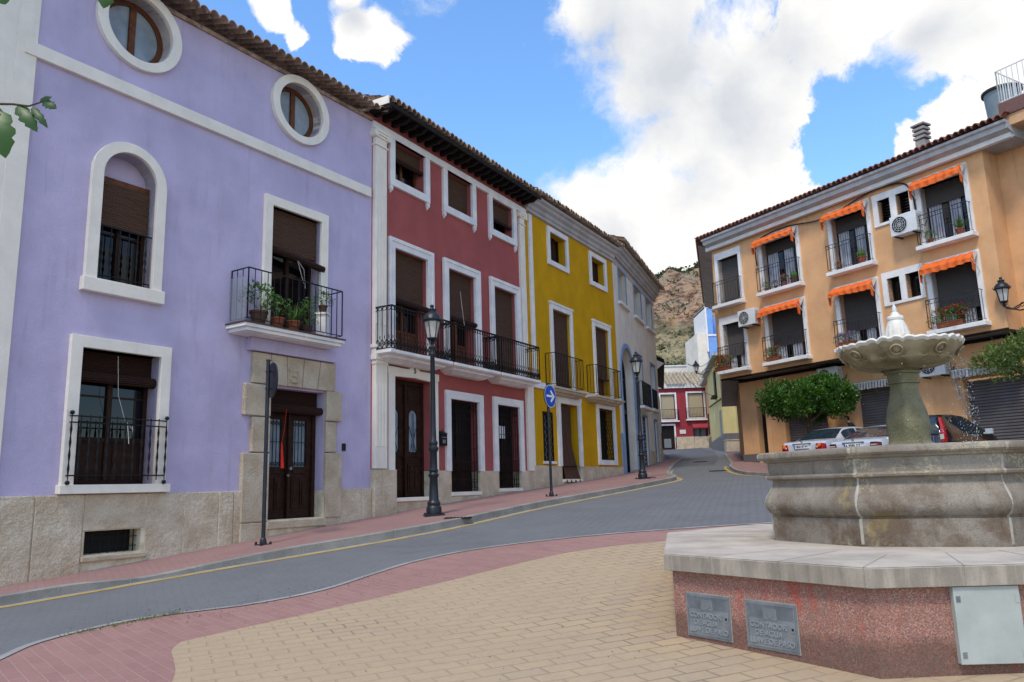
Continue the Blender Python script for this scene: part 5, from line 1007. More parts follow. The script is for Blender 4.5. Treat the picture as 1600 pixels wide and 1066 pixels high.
# awnings
names={(1,0):'orange awning over the upper window second from the left',(2,0):'orange awning over the upper window third from the left',(3,0):'orange awning over the top right window, above the potted agave',(1,1):'orange awning over the lower window right of the small air conditioner',(2,1):'orange awning over the lower window directly left of the fountain bowl',(3,1):'orange awning over the lower right window, above the red geraniums'}
for k,r in AWN:
    a,b=UC[k]; z1=Z[r][1]; p=FO.W((a+b)/2,0,z1); e=empty('awning',p,math.atan2(FO.d.y,FO.d.x)); tag(e,names[(k,r)],'awning','orange awnings on the apartment block')
    h=(b-a)/2+.13; sg=-1
    mb=MB(); n=40; vs=[]; rn=random.Random(k*7+r)
    pr=[(.05,.27),(.16,.255),(.32,.16),(.45,.05),(.50,-.02)]
    for i in range(n+1):
        x=-h+2*h*i/n
        for w_,z in pr: vs.append((x,-w_-.012*math.sin(i*1.1+rn.random()),z+.012*math.sin(i*.9)))
    m_=len(pr); mb.add(vs,[(i*m_+q,(i+1)*m_+q,(i+1)*m_+q+1,i*m_+q+1) for i in range(n) for q in range(1)],0); mb.add(vs,[(i*m_+q,(i+1)*m_+q,(i+1)*m_+q+1,i*m_+q+1) for i in range(n) for q in range(1,m_-1)],1)
    vs=[]
    for i in range(n+1):
        x=-h+2*h*i/n; ph=math.sin(i*.98+k); vs+=[(x,-.50-.012*ph,-.02),(x,-.51-.03*ph,-.15-.018*abs(math.sin(i*.49+r))-.03*math.sin(i*.11+k*2))]
    mb.add(vs,[(2*i,2*i+2,2*i+3,2*i+1) for i in range(n)],1)
    for s_ in (-h,h):  # side cheeks
        mb.add([(s_,-.05,.27),(s_,-.2,.25),(s_,-.36,.14),(s_,-.50,-.02),(s_,-.49,-.34),(s_,-.38,-.42),(s_,-.32,-.10),(s_,-.15,.10)],[(0,1,7),(1,2,6,7)],0); mb.add([(s_,-.36,.14),(s_,-.50,-.02),(s_,-.49,-.40),(s_,-.36,-.46),(s_,-.30,-.10)],[(0,1,2,3,4)],1)
    mb.build('canopy',['white_canvas','orange_canvas'],e)
    mb=MB(); mb.tube([(-h,-.04,.26),(h,-.04,.26)],.03,8); mb.tube([(-h,-.46,-.04),(h,-.46,-.04)],.012,6)
    for s_ in (-h,h): mb.tube([(s_,-.02,-.45),(s_,-.49,-.03)],.013,6)
    mb.build('arms','white_enamel',e)
for i,(a,b,zt,zb,lab) in enumerate(((2.42,4.95,5.18,4.90,'striped scalloped canvas valance over the garage left of the fountain pedestal'),(6.45,8.6,5.14,4.86,'striped scalloped canvas valance over the large garage door at the right edge'))):
    p=FO.W((a+b)/2,GWw,zt); e=empty('valance',p,math.atan2(FO.d.y,FO.d.x)); tag(e,lab,'awning','striped valances over the garages'); h=(b-a)/2
    mb=MB(); vs=[]; n=60
    for q in range(n+1): x=-h+2*h*q/n; vs+=[(x,-.05,0),(x,-.32,-.08),(x,-.34-.01*math.sin(q),-.30-.05*abs(math.sin(q*math.pi/6)))]
    mb.add(vs,[(3*q+j,3*q+3+j,3*q+4+j,3*q+1+j) for q in range(n) for j in range(2)]); mb.build('cloth','striped_canvas',e)
    mb=MB(); mb.tube([(-h,-.32,-.08),(h,-.32,-.08)],.02,6); mb.tube([(-h,-.03,-.9),(-h+.02,-.32,-.1)],.012,5); mb.build('arms','white_enamel',e)
    if i==1: mb=MB(); mb.tube([(-h+.05,-.3,-.2),(-h+.12,-.18,-.9),(-h+.28,-.1,-1.45)],.022,6); mb.tube([(-h+.28,-.1,-1.45),(-h+.31,-.1,-1.58)],.045,6); mb.build('winding_strap','galvanised',e)
# air conditioners
def aircon(name_label,u,w_,z,sz=1.0,side=False):
    e=empty('air_conditioner',FO.W(u,w_,z),math.atan2(FO.d.y,FO.d.x)+(0 if not side else 0)); tag(e,name_label,'air conditioner','air conditioning units on the apartment block')
    W_,D_,H_=.84*sz,.32*sz,.62*sz; mb=MB(); mb.box(-W_/2,W_/2,-D_-.08,-.08,0,H_); b_=mb.build('casing','white_enamel',e,bevel=.02)
    cx,cz,r=-W_*.13,H_/2,H_*.40; y=-D_-.085
    mb=MB(); 
    ringp=[(cx+r*math.cos(k/20*6.283),y,cz+r*math.sin(k/20*6.283)) for k in range(21)]; mb.add([(cx,y+.002,cz)]+ringp[:20],[(0,k+1,(k+1)%20+1) for k in range(20)]); mb.build('fan_opening','black_plastic',e)
    mb=MB()
    for rr in (.25,.5,.75,1.0): mb.tube([(cx+r*rr*math.cos(k/16*6.283),y-.012,cz+r*rr*math.sin(k/16*6.283)) for k in range(17)],.006,4,cap=False)
    for k in range(10): a=k/10*6.283; mb.tube([(cx,y-.012,cz),(cx+r*math.cos(a),y-.012,cz+r*math.sin(a))],.004,4)
    mb.build('fan_guard','white_enamel',e)
    mb=MB()
    for k in range(9): mb.box(W_/2,W_/2+.004,-D_-.02,-.14,.1+k*.05*sz,.12+k*.05*sz)
    mb.build('side_vents','galvanised',e)
    mb=MB(); 
    for x in (-W_*.35,W_*.35): mb.box(x-.02,x+.02,-D_-.1,0,-.05,-.005)
    mb.tube([(W_/2+.02,-.15,H_*.3),(W_/2+.1,-.12,H_*.2),(W_/2+.12,-.02,H_*.5)],.018,6); mb.build('bracket','grey_iron',e); return e
aircon('white air conditioner beside the small louvred windows, highest on the orange facade',6.12,.02,9.85,1.15)
aircon('white air conditioner left of the lower second awning, between two window columns',-1.28,.02,8.05,1.1)
aircon('white air conditioner on the shaded ground floor wall above the round orange tree',1.62,GWw,5.2,1.1)
aircon('white air conditioner seen behind the falling water right of the fountain pedestal',5.85,GWw,4.98,1.1)
# cables
cb=MB(); pts=[(-.75,.10,10.55),(-.72,.16,11.2),(-.45,.12,11.65),(.8,.10,11.78),(2.4,.10,11.55),(3.4,.10,11.62),(4.8,.10,11.9),(6.0,.10,11.80),(6.35,.10,11.3),(6.4,.08,10.6)]
cb.fr=FO; cb.tube(smooth_line(pts,6),.028,6); 
e=FO.empty('facade_cable'); tag(e,'black cable looping along the top of the orange facade under the cornice','cable'); cb.build('cable','black_plastic',e)
# things on the small balconies
gr='potted plants on the apartment balconies'
for u,w_,z,kd,sz,pm,fl,lab in ((-.30,.16,9.31,'bush',.2,'terracotta',None,'small green plant in a terracotta pot, far left of the upper second balcony'),
  (.18,.16,9.31,'bush',.17,'dark_pot','violet_flower','small pot with lilac flowers on the upper second balcony'),(.62,.16,9.31,'bush',.24,'terracotta','pink_flower','bright pink flowering plant in the middle of the upper second balcony'),
  (1.12,.16,9.31,'cactus',.34,'dark_pot',None,'barrel cactus at the right end of the upper second balcony'),
  (3.2,.16,9.31,'bush',.16,'terracotta','pink_flower','tiny pink-flowered pot at the left of the upper third balcony'),(4.2,.16,9.31,'cactus',.36,'terracotta',None,'large round cactus at the right of the upper third balcony'),
  (6.85,.16,9.31,'bush',.22,'terracotta',None,'low yellow-green plant in a terracotta pot below the highest air conditioner'),(7.85,.16,9.31,'spiky',.30,'terracotta',None,'spiky agave in a terracotta pot on the top right balcony')):
    pot('potted_plant',lab,FO.W(u,w_,z),kd,sz,gr,int(u*10)+40,pm,fl)
for u,z,fl,sz,tr,lab in ((-3.0,6.37,'red_flower',.36,.4,'trough of red and pink geraniums hanging at the leftmost lower balcony by the lane'),(-.15,6.37,'red_flower',.28,.3,'trough of dark red geraniums at the left of the lower second balcony'),(3.3,6.37,'violet_flower',.26,.35,'violet-flowered trough on the balcony left of the fountain bowl'),(7.2,6.37,'red_flower',.36,.42,'large trough of deep red geraniums spilling over the lower right balcony')):
    pot('flower_trough',lab,FO.W(u,.27,z),'trail',sz,'flower troughs on the apartment balconies',int(u*10)+70,'terracotta',fl,trough=tr,rz=math.atan2(FO.d.y,FO.d.x))
# water tank
e=empty('water_tank',FO.W(8.9,-1.6,13.0)); tag(e,'grey round water tank on the roof beside the brick terrace','water tank')
mb=MB(); mb.lathe([(.48,0),(.55,1.25),(.60,1.26),(.60,1.34),(.55,1.34),(.50,1.30),(0,1.32)],n=28); mb.build('drum','tank_grey',e,smooth=True); MB().lathe([(.605,1.25),(.615,1.25),(.615,1.33),(.605,1.33)],n=28).build('rim','black_plastic',e)
# brick block at the right edge
FK=Fr(FO.W(9.85,-.55,0).to_tuple()[:2],(.5069,-.8620),1.8); KB=FK.empty('brick_building'); tag(KB,'dark brick building with a railed roof terrace at the right edge','building')
mb=MB(FK); mb.box(.35,9,-8,-.1,0,12.6); mb.build('wall','brick_wall',KB)
mb=MB(FK); mb.box(-.15,9,-8,.85,12.25,12.62); mb.build('slab','peach_plaster',KB,bevel=.02); mb=MB(FK); mb.box(-.2,9,-8,.9,12.62,13.05); mb.build('parapet','brick_wall',KB)
railing(FK,KB,[(-.15,-4),(-.15,.85),(8.9,.85)],13.1,14.15,.16,.014,.022,'white_enamel')
mb=MB(FK); mb.box(.9,1.5,-1.2,-.6,13.0,14.3); mb.box(.3,.6,-2.0,-1.7,13,13.8); mb.build('chimney','brick_wall',KB)
mb=MB(FK); mb.tube([(.10,.0,12.2),(.10,.0,2.0)],.06,8); 
for z in (4,6,8,10,11.5): mb.tube([(.10,0,z-.04),(.10,0,z+.04)],.075,8)
mb.build('drainpipe','grey_moulding',KB)
wi=rsurround(FK,KB,1.6,2.9,8.5,10.6,.1,-.02,'trim_white',w0=-.1) if 0 else None
# ================= FOUNTAIN
Cx,Cy=4.12,8.25; ZP=1.0
fe=empty('fountain',(Cx,Cy,G(Cx,Cy))); tag(fe,'stone fountain with scalloped upper bowl, octagonal basin and pink plinth in the square','fountain')
zb=G(Cx,Cy); FZ=lambda z:z-zb
def poly_extrude(pts,z0,z1,mb,mi=0):
    n=len(pts); vs=[(x-Cx,y-Cy,FZ(z0)) for x,y in pts]+[(x-Cx,y-Cy,FZ(z1)) for x,y in pts]
    mb.add(vs,[(i,(i+1)%n,n+(i+1)%n,n+i) for i in range(n)]+[tuple(range(n)),tuple(range(n,2*n))],mi)
C0=(1.87,10.09);C1=(1.27,7.09);C2=(2.38,5.54)
# octagon with long and short sides, mirrored about the centre
def mir(p): return (2*Cx-p[0],2*Cy-p[1])
oct_=[C2,(5.55,5.54),(6.95,6.75),(6.97,9.41)]
OCT=[C1,C2,(5.1,5.62),(6.37,6.41),mir(C1),mir(C2),(3.14,10.88),C0]
OCT=[C1,C2,(5.3,5.50),(6.75,6.7),mir(C1),mir(C2),(3.4,11.45),C0]
def inset(P,d):
    n=len(P); out=[]
    for i in range(n):
        a=Vector(P[i-1]);b=Vector(P[i]);c=Vector(P[(i+1)%n]); n1=Vector(((b-a).y,-(b-a).x)).normalized(); n2=Vector(((c-b).y,-(c-b).x)).normalized(); m_=(n1+n2).normalized(); out.append(tuple(b-m_*d/max(.4,m_.dot(n1))))
    return out
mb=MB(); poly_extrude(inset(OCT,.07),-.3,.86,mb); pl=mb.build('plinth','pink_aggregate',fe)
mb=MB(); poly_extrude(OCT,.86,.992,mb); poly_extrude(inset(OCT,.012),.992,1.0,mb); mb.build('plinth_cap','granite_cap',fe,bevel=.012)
# joints of the cap slabs
mb=MB()
for (a,b),ks in zip(((C1,C2),(C2,(5.3,5.5)),(C0,C1)),((.27,.62,.98),(.22,.45,.7),(.3,.65))):
    for k in ks:
        p=Vector((a[0]+(b[0]-a[0])*k,a[1]+(b[1]-a[1])*k)); q=Vector((Cx,Cy)); d=(q-p).normalized(); n_=Vector((-d.y,d.x))*.004; r_=p+d*1.0
        p=p-d*.003
        mb.add([(p.x-n_.x-Cx,p.y-n_.y-Cy,FZ(.87)),(p.x+n_.x-Cx,p.y+n_.y-Cy,FZ(.87)),(p.x+n_.x-Cx,p.y+n_.y-Cy,FZ(1.0015)),(p.x-n_.x-Cx,p.y-n_.y-Cy,FZ(1.0015)),(r_.x+n_.x-Cx,r_.y+n_.y-Cy,FZ(1.0015)),(r_.x-n_.x-Cx,r_.y-n_.y-Cy,FZ(1.0015))],[(0,1,2,3),(3,2,4,5)])
mb.build('cap_joints','kerb_stone',fe)
# basin: octagonal sweep with softened corners
def octr(a):
    k=(a-R_(22.5)) % (math.pi/4)-math.pi/8  # corners at multiples of 45
    k=((a) % (math.pi/4))-math.pi/8
    r=math.cos(math.pi/8)/math.cos(k); return r*.93+.07*.975
R0=1.60
PRF=[(-.10,0),(-.095,.02),(-.092,.24),(-.115,.243),(-.112,.256),(-.075,.275),(-.045,.31),(-.03,.35),(-.032,.39),(-.055,.44),(-.09,.49),(-.118,.535),(-.13,.575),(-.13,.600),(-.085,.604),(-.068,.612),(-.062,.63),(-.072,.645),(-.092,.650),(-.088,.770),(-.092,.775),(-.060,.780),(-.050,.788),(-.052,.800),(-.012,.806),(.008,.822),(.012,.845),(.002,.868),(-.03,.88),(-.20,.88),(-.24,.86),(-.25,.60),(-.35,.45)]
bs=MB(); n=160; vs=[]
for dr_,z in PRF:
    for k in range(n):
        a=2*math.pi*k/n; r=(R0+dr_)*octr(a); vs.append((r*math.cos(a),r*math.sin(a),FZ(ZP+z)))
m_=len(PRF); bs.add(vs,[(i*n+k,i*n+(k+1)%n,(i+1)*n+(k+1)%n,(i+1)*n+k) for i in range(m_-1) for k in range(n)]); bso=bs.build('basin','basin_stone',fe,smooth=True)
# mortar joints at the corners
for c in range(8):
    mb=MB(); a0=R_(45*c)+.004; wd=.0105
    vs=[]
    for dr_,z in PRF[1:28]:
        for s_ in (-1,0,1):
            a=a0+s_*wd/1.5*(1.0+.35*math.sin(z*31)); r=(R0+dr_+.004)*octr(a); vs.append((r*math.cos(a),r*math.sin(a),FZ(ZP+z)))
    mb.add(vs,[(3*i+q,3*i+q+1,3*i+q+4,3*i+q+3) for i in range(26) for q in range(2)]); mb.build('basin_joint','joint_mortar',bso)
wt=MB(); nn_=64; wt.add([(0,0,FZ(ZP+.70))]+[((R0-.23)*octr(2*math.pi*k/nn_)*math.cos(2*math.pi*k/nn_),(R0-.23)*octr(2*math.pi*k/nn_)*math.sin(2*math.pi*k/nn_),FZ(ZP+.70)) for k in range(nn_)],[(0,k+1,(k+1)%nn_+1) for k in range(nn_)]); o=wt.build('basin_water','water_surface',fe)
# pedestal (rounded square baluster)
def sq(a,z): 
    c=abs(math.cos(a-R_(20)));s_=abs(math.sin(a-R_(20))); return 1/((c**4+s_**4)**.25)*.94
PP=[(.30,1.3),(.30,1.86),(.27,1.88),(.27,1.92),(.235,1.945),(.225,1.97),(.228,2.02),(.238,2.10),(.236,2.18),(.216,2.28),(.184,2.38),(.160,2.46),(.150,2.53),(.155,2.56),(.185,2.565),(.185,2.585),(.165,2.59),(.17,2.66),(.20,2.67),(.205,2.69),(.19,2.70),(.20,2.72),(.24,2.75)]
mb=MB(); mb.lathe([(r*.79 if z>1.93 else r*.86,FZ(z)) for r,z in PP],n=48,rf=sq); mb.build('pedestal','algae_stone',fe,smooth=True)
# upper bowl: moulded scalloped rim
sc=lambda a,z: 1.0
BP=[(.20,2.81),(.34,2.825),(.45,2.85),(.50,2.872),(.515,2.885),(.53,2.90),(.56,2.925),(.60,2.96),(.635,3.0),(.655,3.03),(.675,3.045),(.685,3.06),(.675,3.078),(.63,3.075),(.50,3.05),(.2,3.03)]
mb=MB(); n=144; vs=[]
BP=[(r if r<.21 else .2+(r-.2)*.85,z-.10) for r,z in BP]
for r,z in BP:
    for k in range(n):
        a=2*math.pi*k/n; rr=r; zz=z; lob=abs(math.sin(a*8))
        if .30<r<.50 and z<2.83: rr=r*(1+.05*lob); zz=z+.014*(1-lob)
        if z>2.92 and r>.56: f=abs(math.sin(a*16)); zz=z+.022*(f**.8)*(1+.4*math.sin(a*5))-.006; rr=r*(1+.012*f)
        vs.append((rr*math.cos(a),rr*math.sin(a),FZ(zz)))
m_=len(BP); mb.add(vs,[(i*n+k,i*n+(k+1)%n,(i+1)*n+(k+1)%n,(i+1)*n+k) for i in range(9) for k in range(n)],0); mb.add(vs,[(i*n+k,i*n+(k+1)%n,(i+1)*n+(k+1)%n,(i+1)*n+k) for i in range(9,m_-1) for k in range(n)],1)
bw=mb.build('bowl',['ochre_marble','white_marble'],fe,smooth=True)
mb=MB()
for k in range(65): pass
ptsr=[]
for k in range(97):
    a=2*math.pi*k/96; lob=abs(math.sin(a*8)); r=.466*(1+.05*lob); ptsr.append((r*math.cos(a),r*math.sin(a),FZ(2.79+.02*(lob))))
mb.tube(ptsr,.013,6,cap=False); mb.build('scalloped_moulding','ochre_marble',bw,smooth=True)
for k in range(8):
    a=R_(45*k+16); r=.548; c=Vector((r*math.cos(a),r*math.sin(a),FZ(2.865))); nrm=Vector((math.cos(a)*.75,math.sin(a)*.75,-.62)).normalized(); tx=Vector((-math.sin(a),math.cos(a),0)); ty=nrm.cross(tx)
    mb=MB()
    mb.tube([tuple(c+(tx*math.cos(q/20*6.283)+ty*math.sin(q/20*6.283))*.055+nrm*.012) for q in range(21)],.011,6,cap=False)
    mb.tube([tuple(c-nrm*.02),tuple(c+nrm*.006),tuple(c+nrm*.02)],[.04,.04,.01],14); mb.tube([tuple(c),tuple(c+nrm*.03)],[.016,.010],8)
    for q in range(8):
        b_=q/8*6.283; p_=c+(tx*math.cos(b_)+ty*math.sin(b_))*.027+nrm*.012; mb.tube([tuple(p_-nrm*.01),tuple(p_+nrm*.006)],[.011,.006],6)
    mb.build('rosette','ochre_marble',bw,smooth=True)
# finial with acanthus leaves
FPp=[(.13,3.03),(.165,3.05),(.17,3.08),(.15,3.12),(.13,3.16),(.122,3.22),(.108,3.28),(.088,3.33),(.078,3.35),(.088,3.355),(.092,3.375),(.08,3.395),(.055,3.40),(.045,3.42),(.03,3.44),(0,3.45)]
mb=MB(); mb.lathe([(r*.93,FZ(z-.10)) for r,z in FPp],n=40,rf=lambda a,z:1+.05*math.cos(14*a)*(1 if z<FZ(3.23) else 0)); fi=mb.build('finial','white_marble',fe,smooth=True)
mb=MB(); rn=random.Random(9)
for q in range(10):
    a=q/10*6.283
    for h_,r_,s_ in ((2.96,.165,1),(3.01,.15,.8)):
        for j in range(5):
            b_=a+(j-2)*.085+(.3 if h_>3.0 else 0); z=h_+.05*math.cos((j-2)*.7); p=Vector((r_*math.cos(b_),r_*math.sin(b_),FZ(z))); o_=Vector((math.cos(b_),math.sin(b_),.25))
            mb.tube([tuple(p-Vector((0,0,.03))),tuple(p+o_*.008),tuple(p+o_*.022+Vector((0,0,.012)))],[.016*s_,.015*s_,.006],6)
mb.build('carved_leaves','white_marble',fi,smooth=True)
mb=MB(); mb.lathe([(.018,FZ(3.34)),(.026,FZ(3.36)),(.018,FZ(3.40)),(.004,FZ(3.43)),(0,FZ(3.435))],n=12); mb.build('water_jet','water_drops',fe,smooth=True)
# falling water
mb=MB(); rn=random.Random(12)
def drop(x,y,z,s_,st=1):
    mb.add([(x-s_,y,z),(x,y-s_,z),(x+s_,y,z),(x,y+s_,z),(x,y,z+s_*st),(x,y,z-s_*st)],[(0,1,4),(1,2,4),(2,3,4),(3,0,4),(1,0,5),(2,1,5),(3,2,5),(0,3,5)])
for lead in range(30):
    a=rn.uniform(0,6.283) if lead>12 else R_(rn.uniform(-80,20)); r=.50+rn.random()*.12; x,y=r*math.cos(a),r*math.sin(a); n_=rn.randint(16,30) if lead<=12 else rn.randint(4,9)
    for k in range(n_):
        t_=rn.random(); z=FZ(2.83)-t_*1.05; x2=x*(1+.10*t_)+rn.gauss(0,.03*(.3+t_)); y2=y*(1+.10*t_)+rn.gauss(0,.03*(.3+t_)); drop(x2,y2,z,rn.uniform(.0018,.0042),rn.uniform(1,2.6))
for k in range(0):
    a=R_(rn.uniform(-70,-5)); r=.60; x,y=r*math.cos(a),r*math.sin(a); z0=FZ(2.80); p=[(x+rn.gauss(0,.004),y+rn.gauss(0,.004),z0-j*.03) for j in range(rn.randint(3,7))]; mb.tube(p,[.003]*(len(p)-1)+[.0015],5)
for k in range(260):
    a=rn.uniform(0,6.283); r=.30+rn.random()**2*.5; drop(r*math.cos(a),r*math.sin(a),FZ(1.86)+rn.random()**2*.22,rn.uniform(.0018,.004),1)
for k in range(60):
    a=rn.uniform(0,6.283); r=.12+rn.random()*.14; drop(r*math.cos(a),r*math.sin(a),FZ(3.0)+rn.random()*.2,rn.uniform(.002,.004),1)
o=mb.build('water_splashes','water_drops',None,loc=(Cx,Cy,zb)); tag(o,'fine water drops falling from the bowl of the fountain','water',kind='stuff')
# meter doors and cabinet on the plinth
IN=inset(OCT,.07)
def face_frame(a,b): 
    a=Vector(a);b=Vector(b); return Fr((a.x,a.y),(b-a).to_tuple(),0)
F1=face_frame(IN[0],IN[1]); F2=face_frame(IN[1],IN[2])
def meter(u0,u1,z0,z1,lab):
    e=empty('meter_door',F1.W((u0+u1)/2,0,z0),math.atan2(F1.d.y,F1.d.x)); tag(e,lab,'meter cover','water meter covers in the fountain plinth')
    W_=(u1-u0)/2; H_=z1-z0; L=MB(); L.box(-W_-.008,W_+.008,-.006,.01,-.008,H_+.008); L.build('frame','concrete',e)
    mb=MB(); mb.box(-W_,W_,-.012,.004,0,H_); mb.box(-W_+.012,W_-.012,-.016,-.011,.012,.02); mb.box(-W_+.012,W_-.012,-.016,-.011,H_-.02,H_-.012); mb.box(-W_+.012,-W_+.02,-.016,-.011,.02,H_-.02); mb.box(W_-.02,W_-.012,-.016,-.011,.02,H_-.02)
    for k in range(16): z=H_*.66+k*H_*.018; mb.box(-W_+.03,W_-.03,-.0145,-.012,z,z+.003)
    mb.box(-.065,.06,-.017,-.011,H_*.63,H_*.88)
    d=mb.build('panel','galvanised',e)
    Mx=Matrix.Identity(4)
    for i,s_ in enumerate(('CONTADOR','DE AGUA','LLAVE DE PASO')):
        text_part(s_,None,d,0,0,0,.058,'cast_letters','lettering',.004,kindloc=Matrix.Translation((-.025 if i<2 else 0,-.014,H_*(.50-.17*i))),bold=True)
    mb=MB(); mb.tube([(0,-.0175,H_*.755),(0,-.02,H_*.755)],.032,12); mb.lathe([(.0,0)],n=3) if 0 else None; mb.build('emblem','galvanised',d)
    mb=MB(); mb.box(W_-.055,W_-.012,-.018,-.011,H_*.42,H_*.56); lk=mb.build('lock_plate','galvanised',d); mb=MB(); mb.tube([(W_-.035,-.021,H_*.49),(W_-.035,-.012,H_*.49)],.010,8); mb.build('lock','black_plastic',d)
for f,(a,b,c,d,lab) in enumerate(((None,)*5,)): pass
meter(.148,.603,.343,.682,'grey water meter cover nearest the left corner of the pink plinth')
meter(.765,1.225,.336,.680,'grey water meter cover in the pink plinth, second from its left corner')
e=empty('electric_cabinet',F2.W(.745,0,.355),math.atan2(F2.d.y,F2.d.x)); tag(e,'pale grey metal cabinet door fixed on the right face of the pink plinth','cabinet')
mb=MB(); mb.box(-.222,.222,-.05,.0,0,.50); mb.build('panel','cabinet_grey',e,bevel=.004)
for z in (.06,.42):
    mb=MB(); mb.box(-.208,-.178,-.053,-.049,z-.02,z+.02); mb.tube([(-.19,-.056,z),(-.19,-.05,z)],.008,8); mb.build('lock','galvanised',e)
    mb=MB(); mb.box(.19,.22,-.053,-.049,z-.03,z+.03); mb.build('hinge','cabinet_grey',e)
# ================= lamps
def lantern(mb_metal,mb_glass,z,x=0,y=0,k=1.0):
    c=(x,y,z)
    # tapered six-sided lantern
    n=6
    mb_metal.lathe([(.03,-.16),(.05,-.10),(.03,-.06),(.10,-.02),(.125,0),(.125,.02),(.10,.025),(.0,.03)],c,n*2)
    for i in range(n):
        a=i/n*6.283; mb_metal.tube([(x+.112*math.cos(a),y+.112*math.sin(a),z+.01),(x+.19*math.cos(a),y+.19*math.sin(a),z+.40)],.012,4)
        b=a+.22; mb_metal.tube([(x+.035*math.cos(a),y+.035*math.sin(a),z-.12),(x+.09*math.cos(a),y+.09*math.sin(a),z-.06),(x+.11*math.cos(a),y+.11*math.sin(a),z)],.008,4)
    mb_metal.lathe([(.20,.39),(.225,.40),(.235,.43),(.215,.45),(.20,.50),(.165,.56),(.12,.60),(.085,.62),(.085,.65),(.10,.66),(.10,.68),(.05,.70),(.035,.73),(.05,.76),(.03,.79),(0,.80)],c,24)
    for i in range(12):
        a=i/12*6.283; p=(x+.225*math.cos(a),y+.225*math.sin(a)); mb_metal.tube([(p[0],p[1],z+.42),(p[0]*1.0+.018*math.cos(a),p[1]+.018*math.sin(a),z+.475)],[.022,.006],5)
    for i in range(8):
        a=i/8*6.283; p=(x+.09*math.cos(a),y+.09*math.sin(a)); mb_metal.tube([(p[0],p[1],z+.66),(p[0]+.01*math.cos(a),p[1]+.01*math.sin(a),z+.70)],[.014,.004],5)
    mb_glass.lathe([(.10,.02),(.18,.395)],c,n)
def lamp_post(loc,lab,rz=0):
    e=empty('street_lamp',loc,rz); tag(e,lab,'street lamp','cast-iron lamp posts on the left pavement')
    mb=MB(); mb.box(-.22,.22,-.22,.22,0,.025)
    for x in (-.18,.18):
        for y in (-.18,.18): mb.tube([(x,y,.02),(x,y,.06)],.018,6)
    P=[(.165,.02),(.17,.06),(.165,.17),(.15,.19),(.135,.21),(.145,.24),(.145,.27),(.12,.30),(.105,.34),(.088,.80),(.10,.82),(.115,.85),(.115,.88),(.095,.90),(.09,.93),(.105,.95),(.105,.98),(.085,1.0),(.08,1.36),(.095,1.38),(.115,1.42),(.115,1.46),(.09,1.48),(.085,1.52),(.10,1.54),(.10,1.58),(.072,1.62),(.062,1.9),(.05,3.5),(.062,3.52),(.062,3.56),(.05,3.58),(.048,3.66),(.06,3.68),(.06,3.72),(.04,3.74),(.035,3.78)]
    mb.lathe(P,n=24); mb.build('post','lamp_paint',e,smooth=True)
    m2=MB(); g=MB(); lantern(m2,g,3.90); ln=m2.build('lantern','lamp_paint',e,smooth=True); g.build('lantern_glass','frosted_glass',ln); return e
l1=lamp_post((-1.80,17.40,G(-1.8,17.4)+.135),'nearer tall dark lamp post on the pavement in front of the red house',R_(12))
l2=copy_tree(l1); l2.location=(4.30,27.0,G(4.3,27.0)+.13); l2['label']='farther tall dark lamp post on the pavement in front of the white house'; l2.scale=(.94,.94,.93)
# tiny lean, as in the street
# wall lantern at the right
wl=empty('wall_lamp',(15.28,23.75,6.62)); tag(wl,'black wall lantern on a scrolled iron bracket at the right edge','wall lamp')
m2=MB(); g=MB(); lantern(m2,g,.22); m2.tube([(0,0,.08),(.05,-.02,.0),(.2,-.12,-.05),(.35,-.2,.02)],.02,6)
ln=m2.build('lantern','lamp_paint',wl,smooth=True); g.build('lantern_glass','frosted_glass',ln)
mb=MB(); dx=FO.d*1.35-FO.nrm*.8; 
mb.tube([(0,0,.06),tuple(dx*.25+Vector((0,0,-.10))),tuple(dx*.6+Vector((0,0,.0))),tuple(dx+Vector((0,0,-.3)))],.022,6)
mb.tube([tuple(dx*.15+Vector((0,0,0))),tuple(dx*.4+Vector((0,0,.18))),tuple(dx*.75+Vector((0,0,.2))),tuple(dx+Vector((0,0,.25)))],.018,6)
for q,rr in ((.3,.09),(.5,.12),(.72,.14)):
    c=dx*q+Vector((0,0,.06)); dd=dx.normalized(); mb.tube([tuple(c+(dd*math.cos(k/3)+Vector((0,0,1))*math.sin(k/3))*rr*(1-k/26)) for k in range(20)],.014,5)
mb.build('bracket','black_iron',wl,smooth=True)
